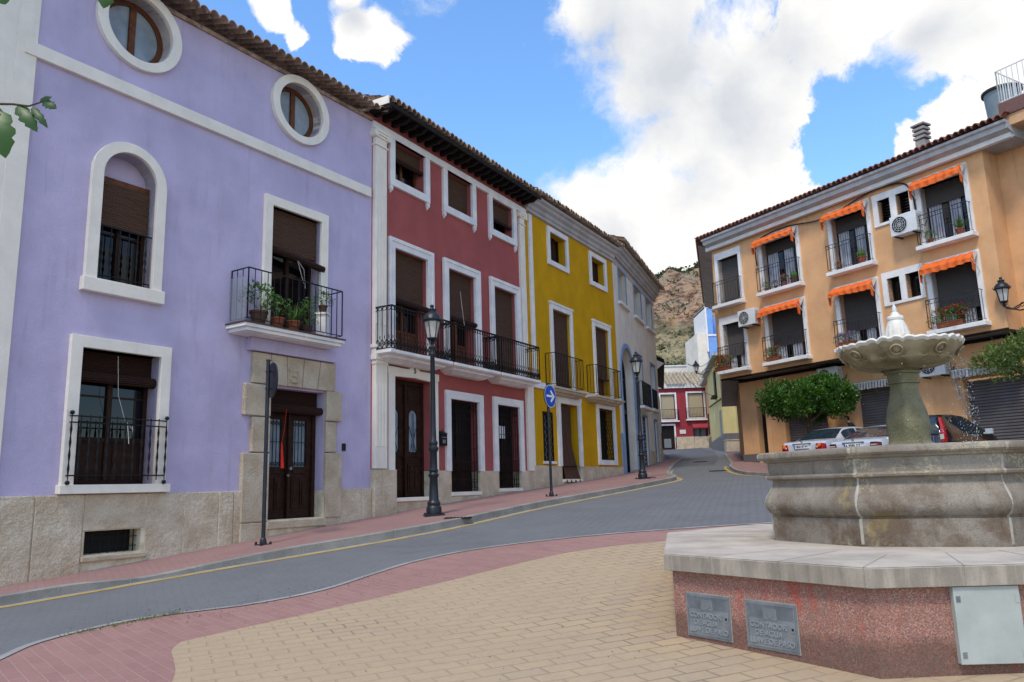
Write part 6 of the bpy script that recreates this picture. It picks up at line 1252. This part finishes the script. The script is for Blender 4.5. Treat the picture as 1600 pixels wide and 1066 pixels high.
# ================= traffic signs
def sign(loc,hgt,nb,lab,blue,r,offn=.06,zc=None):
    e=empty('traffic_sign',loc); tag(e,lab,'traffic sign'); mb=MB(); mb.tube([(0,0,0),(0,0,hgt)],.036,14); mb.tube([(0,0,hgt),(0,0,hgt+.02)],.046,14)
    mb.lathe([(.07,0),(.055,.10),(.04,.13)],n=10); mb.box(-.15,.15,-.02,.02,0,.02); mb.box(-.02,.02,-.15,.15,0,.02)
    for a in range(4): mb.tube([(.13*math.cos(a*1.5708),.13*math.sin(a*1.5708),0),(.13*math.cos(a*1.5708),.13*math.sin(a*1.5708),.06)],.022,6)
    mb.build('pole','lamp_paint',e)
    zc=zc or hgt-r-.03; n_=Vector((math.sin(R_(nb)),math.cos(R_(nb)),0)); t_=Vector((-n_.y,n_.x,0))  # n_: facing direction
    c=n_*offn+Vector((0,0,zc)); N=48
    def circ(rad,d): return [tuple(c+n_*d+t_*rad*math.cos(2*math.pi*k/N)+Vector((0,0,rad*math.sin(2*math.pi*k/N)))) for k in range(N)]
    mb=MB(); vs=circ(r,0)+circ(r,.025); mb.add(vs,[tuple(range(N)),tuple(range(N,2*N))]+[(k,(k+1)%N,N+(k+1)%N,N+k) for k in range(N)]); disc=mb.build('disc','lamp_paint' ,e)
    mb=MB(); mb.add(circ(r*.985,.027),[tuple(range(N))],0); mb.build('sign_face','white_paint',e)
    mb=MB(); mb.add(circ(r*.93,.029),[tuple(range(N))]); mb.build('sign_field','blue_sign' if blue else 'red_lens',e)
    # arrow to the right as seen from the front; right of a viewer facing the sign = -t_ mirrored
    rt=Vector((n_.y*-1,n_.x,0))*1.0
    def P(x,z,d=.031): return tuple(c+n_*d+rt*x*r+Vector((0,0,z*r)))
    mb=MB()
    if blue:
        mb.add([P(-.68,-.09),P(.30,-.09),P(.30,.09),P(-.68,.09)],[(0,1,2,3)]); mb.add([P(.72,0),P(.60,.13),P(.12,.55),P(-.05,.40),P(.38,.0),P(-.05,-.40),P(.12,-.55),P(.60,-.13)],[(0,1,2,3,4),(0,4,5,6,7)])
    else: mb.add([P(-.6,-.12),P(.6,-.12),P(.6,.12),P(-.6,.12)],[(0,1,2,3)])
    mb.build('symbol','white_paint',e)
    for z in (zc-.16,zc+.16):
        m3=MB(); m3.tube([(0,0,z-.015),(0,0,z+.015)],.046,12); m3.tube([(0,0,z),tuple(n_*offn+Vector((0,0,z)))],.012,5); m3.build('clamp','lamp_paint',e)
    return e
sign((-4.53,14.35,G(-4.53,14.35)+.13),3.32,57,'round sign seen edge-on from behind on a dark pole, before the stone doorway',False,.33,.07)
sign((.91,20.75,G(.91,20.75)+.13),2.95,122,'round blue sign with white arrow, on a dark pole before the yellow house',True,.31,.05)
# ================= cars
def car(kind,loc,head,lab,paint,paint2=None,plate=None,L=4.5,group='cars parked across the square'):
    e=empty('parked_car',loc,-R_(head)); tag(e,lab,'car',group)
    # local: +y forward, x right; rear at y=0
    if kind=='sedan': top=[(0,.84),(.04,.93),(.14,.98),(.45,1.01),(.72,1.03),(1.0,1.19),(1.32,1.37),(1.65,1.44),(2.1,1.465),(2.6,1.44),(2.95,1.33),(3.55,1.04),(4.0,.95),(4.35,.82),(4.5,.62)]; belt=.98; hw=.86; rg=(.74,1.42); wg=(2.85,3.50); sg=[(1.12,1.95),(2.03,2.95)]; wh=(.85,3.6)
    else: top=[(0,.92),(.03,1.05),(.08,1.22),(.17,1.45),(.28,1.56),(.6,1.61),(1.2,1.63),(1.9,1.60),(2.4,1.48),(3.05,1.12),(3.4,1.0),(3.75,.86),(3.9,.62)]; L=3.9; belt=1.04; hw=.85; rg=(.05,.24); wg=(2.3,3.0); sg=[(.55,1.25),(1.32,2.1),(2.18,2.6)]; wh=(.6,3.15)
    xs=sorted(set([round(v,3) for v in np.linspace(0,L,70)]+[rg[0],rg[1],wg[0],wg[1]]+[q for s_ in sg for q in s_]))
    tx=[p[0] for p in top]; tz=[p[1] for p in top]
    def cs(y):
        # smooth interpolation
        zt=sum(float(np.interp(y+d,tx,tz)) for d in (-.05,0,.05))/3; zb=min(zt-.015,belt-.0*y); c=max(0,min(1,(zt-belt)/.42)); e_=min(1,min(y,L-y)/.45); w=hw*(.86+.14*math.sin(e_*math.pi/2)); wr=w-.035-.23*c
        P=[(w*.86,.20),(w*.97,.28),(w,.45),(w*1.0,.62),(w*.99,.80),(w*.965,zb-.02 if zb>.8 else zb*.95),(w*.955,zb),(wr+.04*(1-c)*0,zb+(zt-zb)*.86),(wr*.93,zb+(zt-zb)*.96),(wr*.5,zt),(0,zt+.012)]
        return P
    rows=[cs(y) for y in xs]; m_=len(rows[0]); body=MB(); gl={'rear_window':MB(),'windscreen':MB()}; gs=[]
    for sgn in (1,-1):
        sw=[MB() for _ in sg]; gs+=sw
        for i in range(len(xs)-1):
            ym=(xs[i]+xs[i+1])/2
            for j in range(m_-1):
                q=[(sgn*rows[i][j][0],xs[i],rows[i][j][1]),(sgn*rows[i+1][j][0],xs[i+1],rows[i+1][j][1]),(sgn*rows[i+1][j+1][0],xs[i+1],rows[i+1][j+1][1]),(sgn*rows[i][j+1][0],xs[i],rows[i][j+1][1])]
                t_=body
                if j==6:
                    for si,(a_,b_) in enumerate(sg):
                        if a_<ym<b_: t_=sw[si]
                if j>=8 and rg[0]<ym<rg[1]: t_=gl['rear_window']
                if j>=8 and wg[0]<ym<wg[1]: t_=gl['windscreen']
                # wheel arches cut from the sill
                if j<=3 and any(abs(ym-w_)<.33*(1-.15*j) for w_ in wh): 
                    continue
                t_.add(q,[(0,1,2,3)])
        for y,row in ((xs[0],rows[0]),(xs[-1],rows[-1])):
            body.add([(sgn*p[0],y,p[1]) for p in row]+[(0,y,row[0][1])],[tuple(range(m_+1))])
    def merge(o):
        bm=bmesh.new(); bm.from_mesh(o.data); bmesh.ops.remove_doubles(bm,verts=bm.verts,dist=.0005); bmesh.ops.recalc_face_normals(bm,faces=bm.faces)
        for f in bm.faces: f.smooth=True
        for ed in bm.edges:
            if len(ed.link_faces)==2 and ed.calc_face_angle(0)>R_(50): ed.smooth=False
        bm.to_mesh(o.data); bm.free(); return o
    bo=merge(body.build('body',paint,e))
    for k,v in gl.items(): merge(v.build(k,'car_glass',e))
    for v in gs: merge(v.build('side_window','car_glass',e))
    w=hw
    mb=MB(); mb.box(-w*.84,w*.84,-.07,.10,.30,.58); mb.build('rear_bumper',paint2 or paint,e,bevel=.05)
    mb=MB(); mb.box(-w*.84,w*.84,L-.12,L+.06,.28,.56); mb.build('front_bumper',paint2 or paint,e,bevel=.05)
    MB().box(-w*.8,w*.8,.1,L-.1,.17,.30).build('underbody','black_plastic',e)
    for s_ in (-1,1):
        for y in wh:
            t_=MB(); t_.tube([(s_*(w-.22),y,.31),(s_*(w-.20),y,.31),(s_*(w-.03),y,.31),(s_*(w-.01),y,.31)],[.27,.31,.31,.29],24); wo=t_.build('wheel','rubber',e); r_=MB(); r_.tube([(s_*(w-.02),y,.31),(s_*(w-.003),y,.31)],[.19,.19],16); r_.tube([(s_*(w-.003),y,.31),(s_*(w+.005),y,.31)],[.05,.05],10); r_.build('rim','galvanised',wo)
        m3=MB(); yb=wg[1]-.42 if kind=='sedan' else 2.55; m3.tube([(s_*(w-.02),yb,belt+.02),(s_*(w+.10),yb,belt+.06)],.03,6); m3.box(s_*(w+.05) if s_>0 else s_*(w+.25),s_*(w+.25) if s_>0 else s_*(w+.05),yb-.06,yb+.05,belt-.0,belt+.16); m3.build('mirror','white_enamel' if kind=='hatch' else paint,e,bevel=.03)
        if kind=='sedan':
            m3=MB(); ya=-.035; x0,x1=(.50,.78)
            z0,z1=.66,.89
            m3.add([(s_*x0,ya,z0),(s_*x1,ya+.03,z0),(s_*(x1+.04),ya+.16,z0+.01),(s_*(x0+.05),ya,z1),(s_*(x1-.02),ya+.03,z1),(s_*(x1+.03),ya+.16,z1-.02),(s_*x0,.1,z0),(s_*(x0+.05),.12,z1)],[(0,1,4,3),(1,2,5,4),(0,3,7,6),(3,4,5,7),(0,1,2,6)])
            lt=m3.build('tail_light','red_lens' if 'amber' in (plate or {}) else 'dark_lens',e,bevel=.015)
            if 'amber' in (plate or {}):
                m4=MB(); m4.tube([(s_*.66,ya-.012,.83),(s_*.66,ya+.03,.83)],[.05,.06],12); m4.build('indicator','amber_lens',lt); m4=MB(); m4.tube([(s_*.59,ya-.012,.78),(s_*.59,ya+.03,.78)],[.028,.035],10); m4.build('reversing_lamp','frosted_glass',lt)
            else:
                m4=MB(); m4.box(min(s_*.56,s_*.74),max(s_*.56,s_*.74),ya-.004,ya+.02,.795,.825); m4.build('reversing_lamp','frosted_glass',lt)
        else:
            m3=MB(); pts=[(.02,.78,.845,.70,.80),(.02,1.0,.835,.73,.79),(.10,1.25,.765,.69,.72),(.20,1.48,.68,.62,.64)]
            vs=[]
            for y,z,xo,xi,xm in pts: vs+=[(s_*xi,y-.035,z),(s_*xo,y-.02,z),(s_*(xo+.012),y+.05,z)]
            m3.add(vs,[(3*i+j,3*i+j+1,3*i+j+4,3*i+j+3) for i in range(3) for j in range(2)]); lt=m3.build('tail_light','red_lens',e); m4=MB(); m4.box(min(s_*.70,s_*.80),max(s_*.70,s_*.80),-.03,.0,.86,1.0); m4.build('reversing_lamp','frosted_glass',lt)
    if kind=='hatch':
        MB().box(-.55,.55,-.06,.02,.60,.97).build('tailgate','navy_reflection',e,bevel=.03); mb=MB(); mb.tube([(0,.12,1.40),(.12,.05,1.12)],.008,5); mb.build('rear_wiper','black_plastic',e)
        mb=MB(); mb.tube([(.05,.5,1.6),(-.12,.1,1.95)],.006,4); mb.build('aerial','black_plastic',e)
    else:
        mb=MB(); mb.tube([(0,1.55,1.43),(0,1.35,1.60)],.005,4); mb.build('aerial','black_plastic',e)
        mb=MB(); mb.box(-.34,.34,-.035,.02,.885,.915); mb.build('boot_trim','galvanised',e,bevel=.008)
        mb=MB(); mb.tube([(0,-.02,.97),(0,.02,.97)],.035,14); mb.build('badge','galvanised',e)
    if plate:
        mb=MB(); mb.box(-.27,.27,-.05,-.02,.745,.865); pl_=mb.build('number_plate','white_paint',e)
        MB().box(-.27,-.23,-.053,-.049,.745,.865).build('country_band','blue_sign',pl_)
        c_=text_part(plate['t'],None,pl_,0,0,0,.105,'black_plastic','lettering',.002,kindloc=Matrix.Translation((.02,-.053,.805)),bold=True)
    return e
g_=lambda x,y:G(x,y)+.14
surf('parking_pavement',[(8.6,25.0),(9.5,20.4),(12.6,16),(20,12),(24,18),(12.8,31.5),(9.8,31)],.14,'grey_pavers')
def at_px(px,Y): return (px-806)/1240*Y
car('sedan',(9.2,25.4,g_(9.2,25.4)),57,'silver saloon with red and orange tail lights, left of the other silver saloon','silver_paint',plate={'t':'1820 BTW','amber':1})
car('sedan',(9.95,23.3,g_(9.95,23.3)),54,'silver saloon with dark red tail lights, between the first saloon and the fountain pedestal','silver_paint',plate={'t':'A 9585 DT'})
car('hatch',(11.55,22.8,g_(11.55,22.8)),52,'black tall hatchback with a long red tail light, parked right of the fountain pedestal','dark_paint','navy_reflection')
# ================= person leaning behind the silver cars
def person(loc,rz,lab):
    P={'pelvis':(0,0,.93,.15),'belly':(0,.05,1.08,.145),'chest':(0,.17,1.32,.165),'neck':(0,.27,1.49,.065),'head0':(0,.31,1.56,.075),'head1':(0,.34,1.65,.105),'head2':(0,.35,1.74,.08),
       'hl':(-.10,0,.88,.105),'kl':(-.12,.05,.48,.07),'al':(-.12,-.02,.09,.045),'tl':(-.13,.16,.035,.04),'hr':(.10,0,.88,.105),'kr':(.13,.10,.49,.07),'ar':(.13,.04,.09,.045),'tr':(.15,.22,.035,.04),
       'sl':(-.20,.20,1.41,.07),'el':(-.27,.34,1.16,.045),'wl':(-.20,.52,1.04,.032),'sr':(.20,.20,1.41,.07),'er':(.28,.33,1.15,.045),'wr':(.20,.50,1.02,.032)}
    E_=[('pelvis','belly'),('belly','chest'),('chest','neck'),('neck','head0'),('head0','head1'),('head1','head2'),('pelvis','hl'),('hl','kl'),('kl','al'),('al','tl'),('pelvis','hr'),('hr','kr'),('kr','ar'),('ar','tr'),('chest','sl'),('sl','el'),('el','wl'),('chest','sr'),('sr','er'),('er','wr')]
    for s_,w_ in ((-1,'wl'),(1,'wr')):
        x,y,z,_=P[w_]; P[w_+'p']=(x*.95,y+.08,z-.02,.03); E_.append((w_,w_+'p'))
        for k in range(4):
            a=(k-1.5)*.018; P[f'{w_}f{k}']=(x*.95+a*1.4,y+.125,z-.035,.0095); P[f'{w_}g{k}']=(x*.95+a*1.6,y+.155,z-.065,.008); E_+= [(w_+'p',f'{w_}f{k}'),(f'{w_}f{k}',f'{w_}g{k}')]
        P[w_+'t']=(x*.95-s_*.045,y+.09,z-.04,.010); E_.append((w_+'p',w_+'t'))
    keys=list(P); me=bpy.data.meshes.new('person'); me.from_pydata([P[k][:3] for k in keys],[(keys.index(a),keys.index(b)) for a,b in E_],[])
    o=bpy.data.objects.new('body',me); S.collection.objects.link(o); sk=o.modifiers.new('s','SKIN'); 
    for k,v in zip(keys,me.skin_vertices[0].data): v.radius=(P[k][3],P[k][3]); v.use_root=(k=='pelvis')
    ss=o.modifiers.new('ss','SUBSURF'); ss.levels=2; ss.render_levels=2
    dg=bpy.context.evaluated_depsgraph_get(); m2=bpy.data.meshes.new_from_object(o.evaluated_get(dg)); bpy.data.objects.remove(o)
    for mn in ('skin','dark_cloth','jeans','hair','black_plastic'): m2.materials.append(MATS[mn])
    for p in m2.polygons:
        p.use_smooth=True; c=p.center
        p.material_index = 4 if c.z<.09 else 2 if c.z<.93 else (3 if (c.z>1.66 or (c.z>1.56 and c.y<.32)) else 0) if c.z>1.49 else (0 if c.y>.47 else 1)
    e=bpy.data.objects.new('person',m2); S.collection.objects.link(e); e.location=loc; e.rotation_euler=(0,0,rz); tag(e,lab,'person')
    mb=MB(); 
    for s_ in (-1,1): mb.tube([(s_*.035,.435,1.665),(s_*.035,.45,1.665)],[.014,.008],8)
    mb.build('eyes','white_paint',e); mb=MB(); mb.tube([(0,.44,1.665),(0,.465,1.63),(0,.44,1.62)],[.01,.016,.012],6); mb.build('nose','skin',e,smooth=True)
    mb=MB(); mb.tube([(-.025,.432,1.59),(0,.44,1.588),(.025,.432,1.59)],.006,5); mb.build('mouth','dark_lens',e)
    for s_ in (-1,1): mb=MB(); mb.tube([(s_*.10,.33,1.68),(s_*.112,.335,1.65),(s_*.10,.335,1.62)],[.012,.018,.01],6); mb.build('ear','skin',e,smooth=True)
person((12.15,27.9,G(12.15,27.9)+.14),R_(60),'person in dark clothes leaning forward behind the parked silver cars')
# ================= trees
def tree(loc,lab,hz,rx,rz_,mn,seed,n=9000,lean=(0,0),crown_shape='umbrella',trunk_r=.11,lsize=.15,yk=1,group=None,inner=.55):
    rn=random.Random(seed); e=empty('tree',loc); tag(e,lab,'tree',group); mb=MB(); base=hz-rz_*.75
    top=Vector((lean[0],lean[1],base)); mb.tube([(0,0,-.1),(lean[0]*.25,lean[1]*.25,base*.3),(lean[0]*.6,lean[1]*.6,base*.7),tuple(top)],[trunk_r*1.25,trunk_r,trunk_r*.85,trunk_r*.8],12)
    ends=[]
    for k in range(9):
        a=k/9*6.283+rn.uniform(-.2,.2); r=rx*rn.uniform(.4,.75); p1=top+Vector((math.cos(a)*r*.45,math.sin(a)*r*.45*yk,rz_*.35)); p2=top+Vector((math.cos(a)*r,math.sin(a)*r*yk,rz_*rn.uniform(.5,.95))); mb.tube([tuple(top-Vector((0,0,.1))),tuple(p1),tuple(p2)],[trunk_r*.5,trunk_r*.3,trunk_r*.12],6); ends.append(p2)
        for j in range(3): q=p2+Vector((rn.gauss(0,.3),rn.gauss(0,.3)*yk,rn.uniform(.05,.3))); mb.tube([tuple(p1),tuple(q)],[trunk_r*.2,trunk_r*.06],4)
    mb.build('trunk','trunk_bark',e,smooth=True)
    # leaf clumps over an uneven umbrella
    clumps=[]
    for k in range(150):
        a=rn.uniform(0,6.283); u=rn.random()**.5; x=math.cos(a)*u*rx; y=math.sin(a)*u*rx*yk
        hgt=math.sqrt(max(0,1-u*u*.92)); z=rz_*hgt*rn.choice([1,1,1,.7,.35]) if rn.random()<.72 else rn.uniform(-.62,.1)*rz_*(.5+.5*u)
        z*=(.9+.2*math.sin(a*3+seed)); clumps.append((Vector((x+lean[0],y+lean[1],hz+z*.95)),rn.uniform(.16,.33)*min(1.2,rx/1.6)))
    lf=MB(); 
    for i in range(n):
        c,r=rn.choice(clumps); d=Vector((rn.gauss(0,1),rn.gauss(0,1),rn.gauss(0,.8))); d=d.normalized()*r*rn.uniform(.45,1)
        dirn=(d.normalized()+Vector((0,0,.35))+Vector((rn.gauss(0,.5),rn.gauss(0,.5),rn.gauss(0,.5)))).normalized(); leafq(lf,c+d,rn,lsize*rn.uniform(.6,1.1),.45,dirn)
    lf.build('crown',mn,e); return e
tree((10.95,29.1,G(10.95,29.1)),'dense round-crowned orange tree behind the silver cars, before the garages',4.36-G(10.95,29.1),1.72,.84,'orange_leaf',5,22000,(-.12,-.05),trunk_r=.10,group=None)
tree((14.75,21.7,G(14.75,21.7)),'loose olive-green tree at the right edge in front of the large garage',4.66-G(14.75,21.7),1.5,.72,'olive_leaf',8,6500,(-.1,0),trunk_r=.09,lsize=.13)
# fig tree whose leaves hang into the top left
e=empty('tree',(-3.6,1.9,G(-3.6,1.9))); tag(e,'fig tree branch with large green leaves entering at the upper left','tree')
mb=MB(); zz=G(-3.6,1.9); 
def loc_(px,py,Y):
    d=pixdir(px,py); p=EYE+d*(Y/d.y); return p-Vector((-3.6,1.9,zz))
LP=[(-40,162,3.0),(20,163,3.0),(45,166,3.0),(70,158,3.0)]
br=[loc_(*p) for p in LP]
mb.tube([(0,0,-.1),(.1,.1,1.2),(.0,.3,2.4),(.1,.5,3.6),(.3,.7,4.2)],[.16,.13,.11,.08,.04],10)
mb.tube([(.0,.3,2.4),tuple((Vector((0,.3,2.4))+br[0])/2+Vector((0,0,.1))),tuple(br[0])],[.05,.03,.007],6); mb.tube([tuple(p) for p in br],[.007,.005,.004,.003],6)
b2=[loc_(-60,-40,2.8),loc_(90,-45,2.8),loc_(170,-30,2.8),loc_(240,-25,2.8)]
mb.tube([(.1,.5,3.6),tuple(b2[0]),tuple(b2[1]),tuple(b2[2]),tuple(b2[3])],[.04,.02,.012,.008,.005],6)
b3=[loc_(-40,150,2.2),loc_(-8,168,2.2),loc_(0,180,2.2)]; mb.tube([(.0,.3,2.4),tuple(b3[0]),tuple(b3[2])],[.03,.008,.004],5)
mb.build('trunk','trunk_bark',e,smooth=True)
lf=MB(); rn=random.Random(21)
def figleaf(p,tip,L_,w_,nrm=None):
    p=Vector(p); d=(Vector(tip)-p).normalized(); nv=(nrm or Vector((.25,-1,.25))).normalized(); s_=d.cross(nv).normalized(); nv=s_.cross(d)
    prof=[(0,.05),(.04,.25),(.12,.42),(.20,.50),(.28,.46),(.36,.40),(.44,.52),(.54,.50),(.62,.36),(.70,.40),(.80,.30),(.90,.16),(1,0)]
    mid=[p+d*L_*t_+nv*(.10*L_*math.sin(t_*3)) for t_,_ in prof]; ns=len(prof)
    vs=mid+[m_+s_*w_*(hw*(1+.1*math.sin(i*2.3)))-nv*w_*hw*.35 for i,(m_,(t_,hw)) in enumerate(zip(mid,prof))]+[m_-s_*w_*hw*(1+.1*math.cos(i*2.9))-nv*w_*hw*.30 for i,(m_,(t_,hw)) in enumerate(zip(mid,prof))]
    lf.add(vs,[(i,i+1,ns+i+1,ns+i) for i in range(ns-1)]+[(i,i+1,2*ns+i+1,2*ns+i) for i in range(ns-1)])
k_=3.0/1225
for a,b,ln,wd,Y in (((28,165),(62,212),58,30,3.0),((68,158),(84,168),26,22,3.0),((50,168),(80,208),46,17,3.0),((62,158),(80,152),20,14,3.0)):
    figleaf(loc_(*a,Y),loc_(*b,Y),ln*k_*1.08,wd*k_*.8)
k_=2.2/1225; figleaf(loc_(-6,172,2.2),loc_(12,262,2.2),92*k_,44*k_); figleaf(loc_(-12,160,2.2),loc_(-60,250,2.2),90*k_,60*k_)
k_=2.8/1225
for a,b,ln,wd in (((172,-28),(160,22),52,34),((180,-30),(200,8),36,26),((212,-26),(232,4),30,26),((225,-26),(255,0),26,16),((-6,-20),(12,14),40,34),((150,-40),(120,-10),40,30)): figleaf(loc_(*a,2.8),loc_(*b,2.8),ln*k_,wd*k_)
for k in range(60):
    a=rn.uniform(0,6.28); c=Vector((-.9+rn.uniform(-1.2,.2),rn.uniform(-.8,.4),rn.uniform(3.6,5.2))); figleaf(c,c+Vector((math.cos(a),math.sin(a),-.6)),.2,.12)
lf.build('leaves','fig_leaf',e,smooth=True)
# ================= fallen leaves, weeds on the square
mb=MB(); rn=random.Random(31)
for k in range(420):
    if k<240:
        i=rn.randrange(40,len(PK)-60); p=PK[i]; x=p[0]+rn.gauss(.0,.25); y=p[1]+rn.gauss(-.1,.3); 
    else: x=rn.uniform(-3,2); y=rn.uniform(6,12)
    z=G(x,y)+.032; s_=rn.uniform(.006,.020)*(1 if k<240 else .7); a=rn.uniform(0,6.28); d=Vector((math.cos(a),math.sin(a),rn.uniform(-.1,.3))); q=Vector((-d.y,d.x,0))*.4
    c=Vector((x,y,z)); mb.add([c-d*s_,c+q*s_+Vector((0,0,.003)),c+d*s_,c-q*s_+Vector((0,0,.003))],[(0,1,2,3)])
o=mb.build('leaf_litter','dark_wood'); tag(o,'scattered dry leaf bits along the edge of the square','leaves',kind='stuff')
mb=MB()
for k in range(190):
    i=rn.uniform(0,1); x=-4.72+i*.75+rn.gauss(0,.03); y=8.35+i*1.05+rn.gauss(0,.03); x+=.06
    a=rn.uniform(0,6.28); h_=rn.uniform(.01,.035); z=G(x,y)+.03; mb.add([(x-.006,y,z),(x+.006,y,z),(x+math.cos(a)*.03,y+math.sin(a)*.03,z+h_)],[(0,1,2)])
o=mb.build('weeds','olive_leaf'); tag(o,'thin weeds growing in the kerb gap of the brick band','weeds',kind='stuff')
# cracks sealed with tar across the roadway
for P in ([(-2.6,14.3),(-1.9,13.9),(-1.2,13.95),(-.4,13.75)],[(-1.9,13.1),(-1.3,13.4),(-.5,13.3)]):
    Q=[]; rr=random.Random(len(P))
    for p in smooth_line(P,7): Q.append((p[0]+rr.gauss(0,.012),p[1]+rr.gauss(0,.012)))
    ribbon('road_crack',Q,.008,.006,'lane_dark')
# ================= overhead wires in the lane
def wire(a,b,sag,lab):
    a=Vector(a);b=Vector(b); mb=MB(); mb.tube([tuple(a+(b-a)*t_+Vector((0,0,-sag*4*t_*(1-t_)))) for t_ in np.linspace(0,1,14)],.02,5); o=mb.build('overhead_wire','black_plastic'); tag(o,lab,'wire'); return o
wire((9.6,42.5,8.0),(14.3,54.5,10.6),.5,'thin overhead wire sagging across the lane below the white terrace house')
wire((10.5,48,8.2),(15.6,60,8.1),.35,'nearly level wire crossing the lane in front of the tiled roof')
wire((19.9,19.2,14.6),tuple(FO.W(8.6,-1.5,14.2)),.3,'thin wire running from the roof tank to the brick terrace') 
wl2=empty('lane_lamp',(14.0,55.5,9.3)); tag(wl2,'small black lantern on a bracket in the narrow lane','wall lamp'); m2=MB(); g=MB(); lantern(m2,g,.1,-.9,0); m2.tube([(-.9,0,0),(-.5,0,-.15),(0,0,.1)],.03,5); m2.tube([(-.6,0,-.1),(-.3,0,.25),(0,0,.35)],.02,5); o=m2.build('lantern','black_iron',wl2); g.build('lantern_glass','frosted_glass',o)
# ================= hill
def fbm(x,y,s_):
    v=0;a=1;f=1/s_
    from mathutils import noise as N
    for k in range(6): v+=a*N.noise(Vector((x*f,y*f,3.7+k))); a*=.5; f*=2
    return v
NX,NY=260,170; vs=[];fs=[]
def hz(x,y):
    t_=(y-185)/255
    X0=x-(y-400)*.2
    ridge=119+4*math.sin(X0*.06+1)-.00022*(X0-95)**2*4
    lo=10+(ridge*.60-10)*max(0,min(1,t_/.72))**1.15; 
    up=ridge*.40*max(0,min(1,(t_-.70)/.25))**.85
    z=lo+up+fbm(x,y,60)*9*min(1,max(0,t_*1.5)) + abs(fbm(x+90,y*1.6,22))*-9*max(0,min(1,(t_-.55)*3))+fbm(x,y,12)*3.2+abs(fbm(x,y*2.2,7))*-2.6*min(1,max(0,(t_-.45)*3))
    if t_>.97: z-=(t_-.97)*120
    zmax=.281*y+1.0+ (2.2*math.sin(x*.11)+1.5*math.sin(x*.29+2))
    return min(z,zmax)
for j in range(NY):
    y=175+j*(480-175)/(NY-1)
    for i in range(NX):
        x=-160+i*(430+160)/(NX-1); vs.append((x,y,hz(x,y)))
for j in range(NY-1):
    for i in range(NX-1): fs.append((j*NX+i,j*NX+i+1,(j+1)*NX+i+1,(j+1)*NX+i))
mb=MB(); mb.add(vs,fs); o=mb.build('hill','hill_rock',None); o['kind']='structure'
for p in o.data.polygons: p.use_smooth=False
mb=MB(); rn=random.Random(17)
for k in range(7500):
    y=rn.uniform(190,452); x=y*rn.uniform(.05,.36)
    if rn.random()<.25: x=rn.uniform(-140,400)
    t_=(y-185)/255
    if k%5==0: y=rn.uniform(424,434); t_=(y-185)/255
    if .70<t_<.93 and rn.random()<.6: continue
    if fbm(x,y,35)<-.25 and rn.random()<.8: continue
    z=hz(x,y); s_=rn.uniform(.5,1.5)*(1.7 if t_>.95 else 1)
    for q in range(8):
        d=Vector((rn.gauss(0,.55),rn.gauss(0,.55),abs(rn.gauss(0,.5))))*s_; leafq(mb,Vector((x,y,z+.2))+d,rn,s_*.9,.9)
o=mb.build('scrub','scrub_leaf',None); tag(o,'dark green scrub dotted over the rocky hillside','scrub',kind='stuff')
